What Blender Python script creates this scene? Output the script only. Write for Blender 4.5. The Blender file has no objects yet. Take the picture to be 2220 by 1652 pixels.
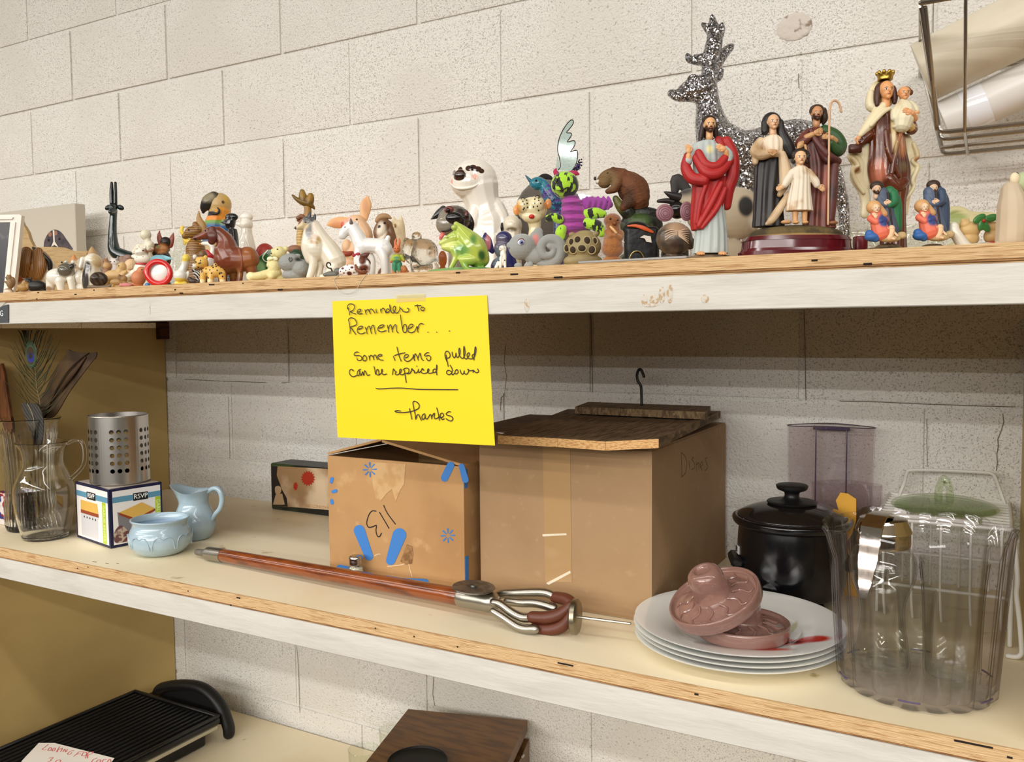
import bpy, math, random
from mathutils import Vector, Matrix
random.seed(11)
S = bpy.context.scene
COL = S.collection
PI = math.pi
# ------------------------------------------------------------ camera, world, lights
W, H = 2220, 1652
FPX = 1849.07
YAW, PITCH, ROLL = -0.5088, -0.05863, -0.00866
CAM = Vector((2.523, -1.5725, 1.4991))
_f = Vector((math.sin(YAW)*math.cos(PITCH), math.cos(YAW)*math.cos(PITCH), math.sin(PITCH)))
_r0 = Vector((math.cos(YAW), -math.sin(YAW), 0)); _u0 = _r0.cross(_f)
_r = _r0*math.cos(ROLL) + _u0*math.sin(ROLL); _u = -_r0*math.sin(ROLL) + _u0*math.cos(ROLL)
cd = bpy.data.cameras.new('camera'); co = bpy.data.objects.new('camera', cd); COL.objects.link(co)
cd.sensor_width = 36; cd.lens = FPX/W*36; cd.clip_start = .02
co.matrix_world = Matrix(((_r.x, _u.x, -_f.x, CAM.x), (_r.y, _u.y, -_f.y, CAM.y), (_r.z, _u.z, -_f.z, CAM.z), (0, 0, 0, 1)))
S.camera = co
wd = bpy.data.worlds.new('world'); S.world = wd; wd.use_nodes = True
wd.node_tree.nodes['Background'].inputs[0].default_value = (1.0, .90, .70, 1)
wd.node_tree.nodes['Background'].inputs[1].default_value = .12
S.view_settings.view_transform = 'Standard'; S.view_settings.look = 'None'
S.view_settings.gamma = 1; S.view_settings.use_curve_mapping = False
S.view_settings.exposure = 0.20
S.cycles.use_denoising = True
S.cycles.max_bounces = 14; S.cycles.transmission_bounces = 12; S.cycles.transparent_max_bounces = 16
S.cycles.caustics_reflective = False; S.cycles.caustics_refractive = False
# rows of ceiling tube lamps running along the aisle
for ly, pw in ((-1.9, 80), (-4.3, 200), (-6.7, 480), (-9.1, 800), (-12.0, 1050), (-15.5, 1200)):
    ld = bpy.data.lights.new('tube_lamp_row', 'AREA'); ld.shape = 'RECTANGLE'; ld.size = 13; ld.size_y = .18
    ld.energy = pw; ld.color = (1.0, .985, .955)
    lo = bpy.data.objects.new('tube_lamp_row', ld); COL.objects.link(lo); lo.location = (1.6, ly, 3.36)

# ------------------------------------------------------------ measuring helpers
def ray(px, py):
    return _f + _r*((px - W/2)/FPX) - _u*((py - H/2)/FPX)
def on_plane(px, py, o, n):
    d = ray(px, py); return CAM + d*((Vector(o) - CAM).dot(n)/d.dot(n))
def on_z(px, py, z): return on_plane(px, py, (0, 0, z), Vector((0, 0, 1)))
def on_y(px, py, y): return on_plane(px, py, (0, y, 0), Vector((0, 1, 0)))
def pix(P):
    d = Vector(P) - CAM; z = d.dot(_f); return (W/2 + FPX*d.dot(_r)/z, H/2 - FPX*d.dot(_u)/z)

# ------------------------------------------------------------ materials
def lin(c):
    return tuple((x/255/12.92 if x/255 <= .04045 else ((x/255 + .055)/1.055)**2.4) for x in c[:3]) + (1,)
def mat(name, col, rough=.5, metal=0, bump=0, bscale=60, mix=None, patches=(), trans=0, ior=1.45, coat=0, spec=.5,
        wave=None, sheen=0, emit=None, stretch=None, flake=None, sss=0):
    """mix: (colour, noise scale, low, high) laid over col; patches: (centre, radii, colour, softness) painted in object space"""
    m = bpy.data.materials.new(name); m.use_nodes = True; nt = m.node_tree; N = nt.nodes; L = nt.links
    b = N['Principled BSDF']; b.inputs['Roughness'].default_value = rough; b.inputs['Metallic'].default_value = metal
    b.inputs['IOR'].default_value = ior; b.inputs['Specular IOR Level'].default_value = spec
    if trans: b.inputs['Transmission Weight'].default_value = trans
    if coat: b.inputs['Coat Weight'].default_value = coat; b.inputs['Coat Roughness'].default_value = .12
    if sheen: b.inputs['Sheen Weight'].default_value = sheen; b.inputs['Sheen Roughness'].default_value = .5
    if sss: b.inputs['Subsurface Weight'].default_value = sss; b.inputs['Subsurface Radius'].default_value = (.01, .006, .004)
    tc = N.new('ShaderNodeTexCoord'); vec = tc.outputs['Object']
    cur = None
    base = lin(col)
    def mixc(a, bcol, fac):
        x = N.new('ShaderNodeMix'); x.data_type = 'RGBA'
        L.new(fac, x.inputs[0])
        if a is None: x.inputs[6].default_value = base
        else: L.new(a, x.inputs[6])
        x.inputs[7].default_value = bcol
        return x.outputs[2]
    def ramp(val, lo, hi):
        r = N.new('ShaderNodeMapRange'); r.interpolation_type = 'SMOOTHSTEP'
        r.inputs[1].default_value = lo; r.inputs[2].default_value = hi; L.new(val, r.inputs[0]); return r.outputs[0]
    sv = vec
    if stretch:
        mp = N.new('ShaderNodeMapping'); mp.inputs['Scale'].default_value = stretch; L.new(vec, mp.inputs[0]); sv = mp.outputs[0]
    mixes = mix if (mix and isinstance(mix[0], (tuple, list)) and isinstance(mix[0][0], (tuple, list))) else ((mix,) if mix else ())
    for (mc, sc, lo, hi) in mixes:
        n = N.new('ShaderNodeTexNoise'); n.inputs['Scale'].default_value = sc; n.inputs['Detail'].default_value = 4; L.new(sv, n.inputs[0])
        cur = mixc(cur, lin(mc), ramp(n.outputs[0], lo, hi))
    if wave:
        wc, sc, dist, lo, hi, axis = wave
        w = N.new('ShaderNodeTexWave'); w.bands_direction = axis; w.inputs['Scale'].default_value = sc; w.inputs['Distortion'].default_value = dist
        w.inputs['Detail'].default_value = 2; L.new(sv, w.inputs[0]); cur = mixc(cur, lin(wc), ramp(w.outputs[1], lo, hi))
    for (c, rad, pc, soft) in patches:
        s = N.new('ShaderNodeVectorMath'); s.operation = 'SUBTRACT'; L.new(vec, s.inputs[0]); s.inputs[1].default_value = c
        d = N.new('ShaderNodeVectorMath'); d.operation = 'DIVIDE'; L.new(s.outputs[0], d.inputs[0]); d.inputs[1].default_value = rad
        l = N.new('ShaderNodeVectorMath'); l.operation = 'LENGTH'; L.new(d.outputs[0], l.inputs[0])
        cur = mixc(cur, lin(pc), ramp(l.outputs['Value'], 1 + soft, 1 - soft))
    if flake:
        v = N.new('ShaderNodeTexVoronoi'); v.inputs['Scale'].default_value = flake; L.new(vec, v.inputs[0])
        bw = N.new('ShaderNodeSeparateColor'); L.new(v.outputs['Color'], bw.inputs[0])
        cur = mixc(cur, (.14, .14, .15, 1), ramp(bw.outputs[0], .55, .75))
        sb = N.new('ShaderNodeVectorMath'); sb.operation = 'SUBTRACT'; L.new(v.outputs['Color'], sb.inputs[0]); sb.inputs[1].default_value = (.5, .5, .5)
        sc_ = N.new('ShaderNodeVectorMath'); sc_.operation = 'SCALE'; L.new(sb.outputs[0], sc_.inputs[0]); sc_.inputs[3].default_value = 1.5
        ge = N.new('ShaderNodeNewGeometry'); ad = N.new('ShaderNodeVectorMath'); L.new(ge.outputs['Normal'], ad.inputs[0]); L.new(sc_.outputs[0], ad.inputs[1])
        nz = N.new('ShaderNodeVectorMath'); nz.operation = 'NORMALIZE'; L.new(ad.outputs[0], nz.inputs[0]); L.new(nz.outputs[0], b.inputs['Normal'])
    if cur is None: b.inputs['Base Color'].default_value = base
    else: L.new(cur, b.inputs['Base Color'])
    if emit: b.inputs['Emission Color'].default_value = lin(emit); b.inputs['Emission Strength'].default_value = 1
    if bump:
        n = N.new('ShaderNodeTexNoise'); n.inputs['Scale'].default_value = bscale; n.inputs['Detail'].default_value = 5; L.new(sv, n.inputs[0])
        nm = N.new('ShaderNodeBump'); nm.inputs['Strength'].default_value = 1; nm.inputs['Distance'].default_value = bump
        L.new(n.outputs[0], nm.inputs['Height']); L.new(nm.outputs[0], b.inputs['Normal'])
    return m
def glass(name, col=(250, 250, 248), rough=.0, ior=1.45, edge=.35, body=None, lo=.86):
    """thin walled glass: tinted see-through wall, brighter and greyer towards its edges, mirror-like by Fresnel"""
    m = bpy.data.materials.new(name); m.use_nodes = True; nt = m.node_tree; N = nt.nodes; L = nt.links
    N.remove(N['Principled BSDF']); out = N['Material Output']
    lw = N.new('ShaderNodeLayerWeight'); lw.inputs[0].default_value = .5
    mr = N.new('ShaderNodeMapRange'); mr.interpolation_type = 'SMOOTHSTEP'; mr.inputs[1].default_value = lo; mr.inputs[2].default_value = 1.0; L.new(lw.outputs['Facing'], mr.inputs[0])
    mx = N.new('ShaderNodeMix'); mx.data_type = 'RGBA'; mx.inputs[6].default_value = lin(col); mx.inputs[7].default_value = tuple(c*edge for c in lin(col)[:3]) + (1,)
    L.new(mr.outputs[0], mx.inputs[0])
    tr = N.new('ShaderNodeBsdfTransparent'); L.new(mx.outputs[2], tr.inputs[0])
    gl = N.new('ShaderNodeBsdfGlossy'); gl.inputs['Roughness'].default_value = max(rough, .02)
    pw = N.new('ShaderNodeMath'); pw.operation = 'POWER'; L.new(lw.outputs['Facing'], pw.inputs[0]); pw.inputs[1].default_value = 4.0
    fr = N.new('ShaderNodeMath'); fr.operation = 'MULTIPLY_ADD'; L.new(pw.outputs[0], fr.inputs[0]); fr.inputs[1].default_value = .55; fr.inputs[2].default_value = .045
    ms = N.new('ShaderNodeMixShader'); L.new(fr.outputs[0], ms.inputs[0]); L.new(tr.outputs[0], ms.inputs[1]); L.new(gl.outputs[0], ms.inputs[2])
    if body:
        df = N.new('ShaderNodeBsdfDiffuse'); df.inputs[0].default_value = lin(body[0]); m2 = N.new('ShaderNodeMixShader'); m2.inputs[0].default_value = body[1]
        L.new(ms.outputs[0], m2.inputs[1]); L.new(df.outputs[0], m2.inputs[2]); ms = m2
    L.new(ms.outputs[0], out.inputs[0]); return m

# ------------------------------------------------------------ mesh helpers
def crom(pts, n=6, closed=False):
    pts = [Vector(p) for p in pts]
    if len(pts) < 3 and not closed: return pts
    out = []; N = len(pts)
    rng = range(N) if closed else range(N - 1)
    for i in rng:
        if closed: p0, p1, p2, p3 = pts[(i-1) % N], pts[i], pts[(i+1) % N], pts[(i+2) % N]
        else: p0, p1, p2, p3 = pts[max(i-1, 0)], pts[i], pts[i+1], pts[min(i+2, N-1)]
        for k in range(n):
            t = k/n
            out.append(.5*((2*p1) + (p2 - p0)*t + (2*p0 - 5*p1 + 4*p2 - p3)*t*t + (3*p1 - p0 - 3*p2 + p3)*t**3))
    if not closed: out.append(pts[-1])
    return out
class MB:
    """collects shapes and links them as ONE mesh object"""
    def __init__(s): s.v = []; s.f = []; s.mi = []; s.cur = 0
    def add(s, vs, fs, M=None):
        o = len(s.v)
        s.v += [tuple(M @ Vector(p)) for p in vs] if M else [tuple(p) for p in vs]
        s.f += [tuple(i + o for i in f) for f in fs]; s.mi += [s.cur]*len(fs); return s
    def box(s, c, d, b=0, M=None):
        x, y, z = d[0]/2, d[1]/2, d[2]/2
        cx, cy, cz = c
        if b <= 0:
            vs = [(cx+i*x, cy+j*y, cz+k*z) for i in (-1, 1) for j in (-1, 1) for k in (-1, 1)]
            fs = [(0, 1, 3, 2), (4, 6, 7, 5), (0, 4, 5, 1), (2, 3, 7, 6), (0, 2, 6, 4), (1, 5, 7, 3)]
            return s.add(vs, fs, M)
        b = min(b, x*.99, y*.99, z*.99); vs = []; idx = {}
        for i in (-1, 1):
            for j in (-1, 1):
                for k in (-1, 1):
                    for a in range(3):
                        p = [i*(x-b), j*(y-b), k*(z-b)]; p[a] = (i, j, k)[a]*(x, y, z)[a]
                        idx[(i, j, k, a)] = len(vs); vs.append((cx+p[0], cy+p[1], cz+p[2]))
        fs = []
        g = lambda i, j, k, a: idx[(i, j, k, a)]
        for t in (-1, 1):
            q = [(-1, -1), (1, -1), (1, 1), (-1, 1)]
            if t < 0: q = q[::-1]
            fs.append(tuple(g(t, a, c2, 0) for a, c2 in q)); fs.append(tuple(g(c2, t, a, 1) for a, c2 in q)); fs.append(tuple(g(a, c2, t, 2) for a, c2 in q))
        for i in (-1, 1):
            for j in (-1, 1):
                fs.append((g(i, j, -1, 0), g(i, j, 1, 0), g(i, j, 1, 1), g(i, j, -1, 1))[::(1 if i*j < 0 else -1)])
                fs.append((g(-1, i, j, 1), g(1, i, j, 1), g(1, i, j, 2), g(-1, i, j, 2))[::(1 if i*j < 0 else -1)])
                fs.append((g(i, -1, j, 0), g(i, 1, j, 0), g(i, 1, j, 2), g(i, -1, j, 2))[::(-1 if i*j < 0 else 1)])
                for k in (-1, 1): fs.append((g(i, j, k, 0), g(i, j, k, 1), g(i, j, k, 2))[::(1 if i*j*k > 0 else -1)])
        return s.add(vs, fs, M)
    def ell(s, c, r, M=None, n=20, rot=None):
        m = max(8, n//2); vs = [(0, 0, 1)]
        for i in range(1, m):
            t = PI*i/m
            for j in range(n):
                a = 2*PI*j/n; vs.append((math.sin(t)*math.cos(a), math.sin(t)*math.sin(a), math.cos(t)))
        vs.append((0, 0, -1)); fs = [(0, 1+j, 1+(j+1) % n) for j in range(n)]
        for i in range(m-2):
            for j in range(n):
                a = 1+i*n+j; bq = 1+i*n+(j+1) % n; fs.append((a, a+n, bq+n, bq))
        o = 1+(m-2)*n; fs += [(o+j, len(vs)-1, o+(j+1) % n) for j in range(n)]
        T = Matrix.Translation(c) @ (rot.to_4x4() if rot else Matrix.Identity(4)) @ Matrix.Diagonal((r[0], r[1], r[2], 1))
        return s.add(vs, fs, (M @ T) if M else T)
    def tube(s, pts, rad, n=12, sub=5, flat=None, cap=True, closed=False):
        """round bar through pts, radius per point; flat=(normal, factor) squashes it along a direction"""
        R = list(rad) if isinstance(rad, (list, tuple)) else [rad]*len(pts)
        P4 = [Vector(p) for p in pts]
        if (len(P4) > 2 or closed) and sub > 1:
            P = crom(P4, sub, closed); rr = crom([(r, 0, 0) for r in R], sub, closed); R = [max(1e-6, r.x) for r in rr]
        else: P = P4
        m = len(P); T = []
        for i in range(m):
            a = P[(i-1) % m] if closed else P[max(i-1, 0)]; b = P[(i+1) % m] if closed else P[min(i+1, m-1)]
            t = b - a; T.append(t.normalized() if t.length > 1e-12 else (T[-1] if T else Vector((0, 0, 1))))
        u = T[0].orthogonal().normalized()
        if flat: 
            fn = Vector(flat[0]).normalized(); q = fn - T[0]*fn.dot(T[0])
            if q.length > 1e-4: u = q.normalized()
        rings = []
        def ringat(p, t, uu, r):
            w = t.cross(uu); out = []
            for k in range(n):
                a = 2*PI*k/n; d = uu*math.cos(a)*r + w*math.sin(a)*r
                if flat: d = d - fn*d.dot(fn)*(1 - flat[1])
                out.append(p + d)
            return out
        us = []
        for i in range(m):
            q = u - T[i]*u.dot(T[i])
            if q.length < 1e-6: q = T[i].orthogonal()
            u = q.normalized(); us.append(u)
        if cap and not closed:
            for a in (80, 55, 30): 
                a = math.radians(a); rings.append(ringat(P[0] - T[0]*math.sin(a)*R[0], T[0], us[0], R[0]*math.cos(a)))
        for i in range(m): rings.append(ringat(P[i], T[i], us[i], R[i]))
        if cap and not closed:
            for a in (30, 55, 80):
                a = math.radians(a); rings.append(ringat(P[-1] + T[-1]*math.sin(a)*R[-1], T[-1], us[-1], R[-1]*math.cos(a)))
        vs = [p for r in rings for p in r]; k = len(rings); fs = []
        for i in range(k if closed else k-1):
            for j in range(n):
                a = i*n+j; b = i*n+(j+1) % n; c = ((i+1) % k)*n+(j+1) % n; d = ((i+1) % k)*n+j; fs.append((a, b, c, d))
        if not closed: fs.append(tuple(range(n))[::-1]); fs.append(tuple(range((k-1)*n, k*n)))
        return s.add(vs, fs)
    def lathe(s, prof, n=40, M=None, closed=False, fn=None):
        """turn (radius, height) pairs about z; fn(angle, r, z) -> r may flute the wall"""
        vs = []; fs = []; k = len(prof)
        for (r, z) in prof:
            for j in range(n):
                a = 2*PI*j/n; q = fn(a, r, z) if fn else r; vs.append((q*math.cos(a), q*math.sin(a), z))
        for i in range(k if closed else k-1):
            for j in range(n):
                fs.append((i*n+j, i*n+(j+1) % n, ((i+1) % k)*n+(j+1) % n, ((i+1) % k)*n+j))
        if not closed:
            if prof[0][0] > 1e-6: fs.append(tuple(range(n))[::-1])
            if prof[-1][0] > 1e-6: fs.append(tuple(range((k-1)*n, k*n)))
        return s.add(vs, fs, M)
    def loft(s, rings, cap=True):
        n = len(rings[0]); vs = [p for r in rings for p in r]; fs = []
        for i in range(len(rings)-1):
            for j in range(n): fs.append((i*n+j, i*n+(j+1) % n, (i+1)*n+(j+1) % n, (i+1)*n+j))
        if cap: fs.append(tuple(range(n))[::-1]); fs.append(tuple(range((len(rings)-1)*n, len(rings)*n)))
        return s.add(vs, fs)
    def slab(s, outline, ext, M=None):
        """closed outline of 3-D points pushed along ext"""
        o = [Vector(p) for p in outline]; e = Vector(ext); n = len(o)
        fs = [tuple(range(n))[::-1], tuple(range(n, 2*n))] + [(i, (i+1) % n, n+(i+1) % n, n+i) for i in range(n)]
        return s.add(o + [p + e for p in o], fs, M)
    def build(s, name, m, parent=None, ang=40, smooth=True, loc=None):
        me = bpy.data.meshes.new(name); me.from_pydata([tuple(p) for p in s.v], [], s.f)
        ms = m if isinstance(m, (list, tuple)) else [m]
        for q in ms: me.materials.append(q)
        if len(ms) > 1: me.polygons.foreach_set('material_index', s.mi)
        import bmesh
        bm = bmesh.new(); bm.from_mesh(me); bmesh.ops.recalc_face_normals(bm, faces=bm.faces); bm.to_mesh(me); bm.free()
        if smooth:
            me.polygons.foreach_set('use_smooth', [True]*len(me.polygons)); me.set_sharp_from_angle(angle=math.radians(ang))
        o = bpy.data.objects.new(name, me); COL.objects.link(o)
        if parent: o.parent = parent
        if loc: o.location = loc
        return o
def tag(o, label=None, cat=None, group=None, kind=None):
    if label: o['label'] = label
    if cat: o['category'] = cat
    if group: o['group'] = group
    if kind: o['kind'] = kind
    return o
def empty(name, loc, label, cat, group=None, rz=0):
    o = bpy.data.objects.new(name, None); COL.objects.link(o); o.location = loc; o.rotation_euler = (0, 0, rz); o.empty_display_size = .02
    return tag(o, label, cat, group)
BAKE = []
def soft(o, vox, it=6, fac=.5):
    """fuse the shapes of one part into a single smooth skin"""
    r = o.modifiers.new('skin', 'REMESH'); r.mode = 'VOXEL'; r.voxel_size = vox; r.use_smooth_shade = True
    if it:
        q = o.modifiers.new('soften', 'SMOOTH'); q.factor = fac; q.iterations = it
    BAKE.append(o); return o
def text_obj(name, body, size, m, parent, M, depth=.0003, align='CENTER'):
    cu = bpy.data.curves.new(name, 'FONT'); cu.body = body; cu.size = size; cu.extrude = depth; cu.align_x = align; cu.align_y = 'CENTER'
    t = bpy.data.objects.new(name, cu); COL.objects.link(t)
    bpy.context.view_layer.update()
    me = bpy.data.meshes.new_from_object(t.evaluated_get(bpy.context.evaluated_depsgraph_get()))
    bpy.data.objects.remove(t); me.transform(M); me.materials.clear(); me.materials.append(m)
    o = bpy.data.objects.new(name, me); COL.objects.link(o); o.parent = parent; return o
def frame_m(o, ex, ey):
    ex = Vector(ex).normalized(); ey = Vector(ey); ey = (ey - ex*ey.dot(ex)).normalized(); ez = ex.cross(ey)
    return Matrix(((ex.x, ey.x, ez.x, o[0]), (ex.y, ey.y, ez.y, o[1]), (ex.z, ey.z, ez.z, o[2]), (0, 0, 0, 1)))
ZT, ZM, ZL, YF = 1.5816, 1.0746, .5011, -.5968   # shelf tops, shelf front
# ------------------------------------------------------------ the setting
WHITE = mat('white_paint', (208, 203, 194), .55, bump=.0006, bscale=35, mix=((199, 193, 182), 9, .45, .7), stretch=(1, 6, 6))
BLOCK = mat('painted_block', (243, 240, 234), .85, bump=.0036, bscale=260,
            mix=(((182, 175, 166), 420, .55, .67), ((234, 230, 222), 3.0, .42, .62), ((194, 187, 178), 200, .59, .70)), spec=.25)
PLYE = mat('plywood_edge', (206, 170, 122), .65, bump=.0012, bscale=30, mix=(((172, 128, 80), 16, .5, .66), ((222, 190, 145), 40, .5, .7)), stretch=(1.2, 10, 26))
PLYE_D = mat('plywood_dark_ply', (170, 122, 74), .7, bump=.0015, bscale=30, mix=((128, 84, 46), 18, .48, .62), stretch=(1.5, 10, 30))
HOLE = mat('plywood_gap', (30, 20, 14), .9)
CREAM = mat('cream_painted_board', (244, 231, 200), .5, bump=.0006, bscale=12, mix=(((238, 222, 186), 5, .4, .65), ((190, 165, 120), 22, .68, .78)))
PANEL = mat('tan_painted_panel', (205, 178, 116), .6, bump=.0005, bscale=20, mix=((188, 160, 102), 3, .35, .7))
DKWOOD = mat('dark_stained_wood', (96, 52, 24), .6, bump=.0008, bscale=40, mix=((66, 34, 16), 12, .4, .65), stretch=(2, 2, 12))
# block wall: every block of the running bond sits proud of a mortar bed
lines = [(2.986, 2.986), (2.782, 2.776), (2.579, 2.571), (2.3758, 2.3651), (2.1723, 2.1689), (1.979, 1.9716), (1.779, 1.774), (1.578, 1.571),
         (1.3783, 1.3686), (1.168, 1.163), (.962, .958), (.757, .752), (.5647, .545), (.345, .345), (.142, .142), (-.06, -.06)]
even = [-.81, -.406, 0.0, .407, .813, 1.224, 1.628, 2.036, 2.437, 2.845, 3.25, 3.66, 4.06]
odd = [-.61, -.2, .2035, .607, 1.014, 1.417, 1.829, 2.234, 2.645, 3.05, 3.455, 3.86]
wb = MB(); wb.box((1.7, .115, 1.46), (6.2, .2, 3.1))
g = .0045
for i in range(len(lines)-1):
    xs = odd if i % 2 == 1 else even
    for a, b in zip(xs[:-1], xs[1:]):
        rz = lambda x, L: L[0] + (L[1]-L[0])*x/2.5
        zt = rz((a+b)/2, lines[i]) - g; zb = rz((a+b)/2, lines[i+1]) + g
        pr = random.uniform(-.0012, .0012)
        x0, x1 = a + g, b - g; c = .0045; d = .0052 + pr
        sl = (lines[i][1]-lines[i][0])/2.5*(x1-x0)/2; s2 = (lines[i+1][1]-lines[i+1][0])/2.5*(x1-x0)/2
        vs = [(x0, .016, zb-s2), (x1, .016, zb+s2), (x1, .016, zt+sl), (x0, .016, zt-sl), (x0, .0152-d+c*.3, zb-s2), (x1, .0152-d+c*.3, zb+s2), (x1, .0152-d+c*.3, zt+sl), (x0, .0152-d+c*.3, zt-sl),
              (x0+c, .0100-d+.0052, zb-s2+c), (x1-c, .0100-d+.0052, zb+s2+c), (x1-c, .0100-d+.0052, zt+sl-c), (x0+c, .0100-d+.0052, zt-sl-c)]
        wb.add(vs, [(0, 1, 5, 4), (1, 2, 6, 5), (2, 3, 7, 6), (3, 0, 4, 7), (4, 5, 9, 8), (5, 6, 10, 9), (6, 7, 11, 10), (7, 4, 8, 11), (8, 9, 10, 11)])
tag(wb.build('wall_back', BLOCK, ang=20, loc=(0, -.010, 0)), 'white painted concrete block wall behind the shelves', 'wall', kind='structure')
CONC = mat('concrete_floor', (112, 104, 94), .5, mix=((92, 86, 78), 3, .4, .7))
tag(MB().box((1.6, -8.6, -.05), (14, 17.6, .1)).build('floor', CONC), 'grey concrete store floor', 'floor', kind='structure')
tag(MB().box((1.6, -8.6, 3.5), (14, 17.8, .1)).build('ceiling', mat('ceiling_white', (232, 228, 220), .9)), 'white store ceiling', 'ceiling', kind='structure')
LW = MB(); LW.box((1.6, -3.1, .71), (9, .08, 1.42)); tag(LW.build('light_block_panel', mat('light_block_grey', (120, 112, 100), .8)), 'added low panel behind the camera, shading the bottom bay', 'wall', kind='structure')  # unseen panel, added to keep far lamp light off the bottom bay
# chips knocked out of one block, and old anchor marks
ch = MB()
def crack(mb, pts, w, y=-.0012):
    P = [on_y(px, py, y) for px, py in pts]; mb.tube(P, w*.5, n=6, sub=1, flat=((0, 1, 0), .4))
for pts, w in (([(2174, 897), (2176, 915), (2170, 935), (2163, 952), (2164, 968), (2161, 985), (2162, 1005), (2160, 1020)], .0012),
               ([(2009, 908), (2010, 935), (2009, 955), (2010, 985), (2010, 1012)], .0011), ([(1743, 672), (1745, 740), (1746, 800), (1747, 868)], .0012),
               ([(1281, 682), (1283, 760), (1285, 850)], .0014), ([(1096, 750), (1093, 785), (1098, 815), (1094, 855), (1086, 862), (1085, 890)], .0011),
               ([(1820, 869), (1900, 871), (1990, 875), (2100, 879), (2200, 882)], .0010), ([(625, 712), (627, 770), (627, 828), (610, 830)], .0014), ([(400, 822), (480, 826), (575, 829)], .0012),
               ([(494, 860), (497, 930), (498, 996)], .0009), ([(643, 1400), (647, 1450), (650, 1545)], .0013), ([(940, 1468), (938, 1505), (942, 1530)], .0012),
               ([(2024, 8), (2023, 45), (2023, 78)], .0012), ([(1096, 640), (1096, 640.5)], .0005), ([(1731, 160), (1732, 190)], .0012), ([(614, 310), (615, 380), (615, 465)], .0008)):
    crack(ch, pts, w)
tag(ch.build('wall_back_crack', mat('crack_shadow', (110, 98, 80), .95)), kind='structure')
chip = MB()
for (px, py, rx, rz) in ((1722, 58, .030, .024), (1706, 66, .012, .010), (1742, 70, .010, .007)):
    P = on_y(px, py, -.001); chip.ell(P, (rx, .0028, rz), n=14)
ob = tag(chip.build('wall_back_chip', mat('chipped_block', (216, 206, 196), .95, bump=.004, bscale=60, mix=((150, 132, 118), 50, .56, .66))), kind='structure')

# ------------------------------------------------------------ the shelving unit
XL, XR = .567, 2.574
unit = empty('shelving_unit', ((XL+XR)/2, -.3, 0), 'built-in wooden shelving unit with white fascia boards and plywood edged shelves', 'shelving')
ux, uy = (XL+XR)/2, -.3
def upart(mb, name, m, **k):
    o = mb.build(name, m, unit, **k); o.location = (-ux, -uy, 0); return o
X0, X1 = -.9, 4.3
VOIDS = {}
def shelf(z, wt, wb_, name, cream, voids=(), marks=()):
    # shelf board, its plywood edge and the white fascia under it
    m = MB(); m.box(((X0+X1)/2, (YF-.004)/2 - .0035, z - .0105), (X1-X0, -YF-.011, .021)); m.cur = 1
    for (px, py, l) in marks: m.box(on_z(px, py, z+.0002), (l, .0015, .0005))
    b = upart(m, name, [cream, SCRATCH])
    e = MB()
    e.cur = 1
    for (px, py, w_) in voids: e.box(on_y(px, py, YF-.0033), (w_*.0007, .0012, .002))
    e.cur = 0; e.box(((X0+X1)/2, YF-.0015, (z+.0002+wt)/2 + .002), (X1-X0, .0035, z-wt-.004)); o = upart(e, 'plywood_edge', [PLYE, HOLE])
    e2 = MB(); e2.box(((X0+X1)/2, YF-.0008, wt+.0035), (X1-X0, .0030, .0035)); e2.box(((X0+X1)/2, YF-.0008, z-.0012), (X1-X0, .0033, .0022)); upart(e2, 'plywood_ply', PLYE_D)
    w = MB(); w.box(((X0+X1)/2, YF+.0085, (wt+wb_)/2), (X1-X0, .019, wt-wb_), .0012); f = upart(w, 'fascia_board', WHITE)
    return b
SCRATCH = mat('scratch', (110, 80, 50), .8)
shelf(ZT, 1.5621, 1.5210, 'top_shelf', PLYE, voids=((83, 634, 7), (164, 638, 9), (204, 629, 4), (80, 648, 4), (380, 628, 5), (393, 635.5, 11), (459, 617, 18), (527, 614, 3), (607, 627.5, 13), (1370-377, 591, 9), (1115, 594.5, 16), (1210, 601, 17),
                     (1766, 564.5, 9), (1881, 572, 12)))
shelf(ZM, 1.0524, 1.0111, 'middle_shelf', CREAM, voids=((168, 1232, 2.5), (191, 1229.5, 2.5), (408, 1281.5, 2.5), (517, 1296, 12), (500, 1312, 3), (992, 1402, 3), (814, 1362, 3), (898, 1380, 3), (1226, 1440, 32), (1510, 1505, 7), (2189, 1642, 7), (2110, 1613, 50)), marks=((205, 1218, .012), (232, 1222, .008), (255, 1222, .006)))
shelf(ZL, .4790, .4377, 'bottom_shelf', CREAM)
p = MB(); p.box((XL-.010, -.294, .76), (.02, .58, 1.51)); upart(p, 'side_panel', PANEL)
p = MB(); p.box((XR+.010, -.294, .76), (.02, .58, 1.51)); upart(p, 'side_panel', PANEL)
c = MB(); c.box((XL+.009, -.29, 1.545), (.018, .565, .032)); c.box((XL+.009, -.016, 1.508), (.018, .028, .046)); upart(c, 'cleat', DKWOOD)
c = MB(); c.box((XL+.004, -.29, .517), (.008, .565, .03)); upart(c, 'cleat', DKWOOD)
sc = MB()
for (px, py, a, b) in ((1142, 662, .004, .009), (1397, 651, .004, .007), (1418, 650, .006, .006), (1435, 640, .004, .010), (1452, 636, .004, .012), (1410, 662, .010, .002), (1528, 648, .005, .005), (325, 668, .0015, .012), (324, 674, .002, .005)):
    P = on_y(px, py, YF-.0012); sc.ell(P, (a, .0004, b), n=10)
tag(upart(sc, 'scuff_mark', mat('scuff', (184, 158, 124), .8, mix=((206, 198, 186), 220, .40, .52))), kind='stuff')
ZT += .0006; ZM += .0006; ZL += .0006
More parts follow.
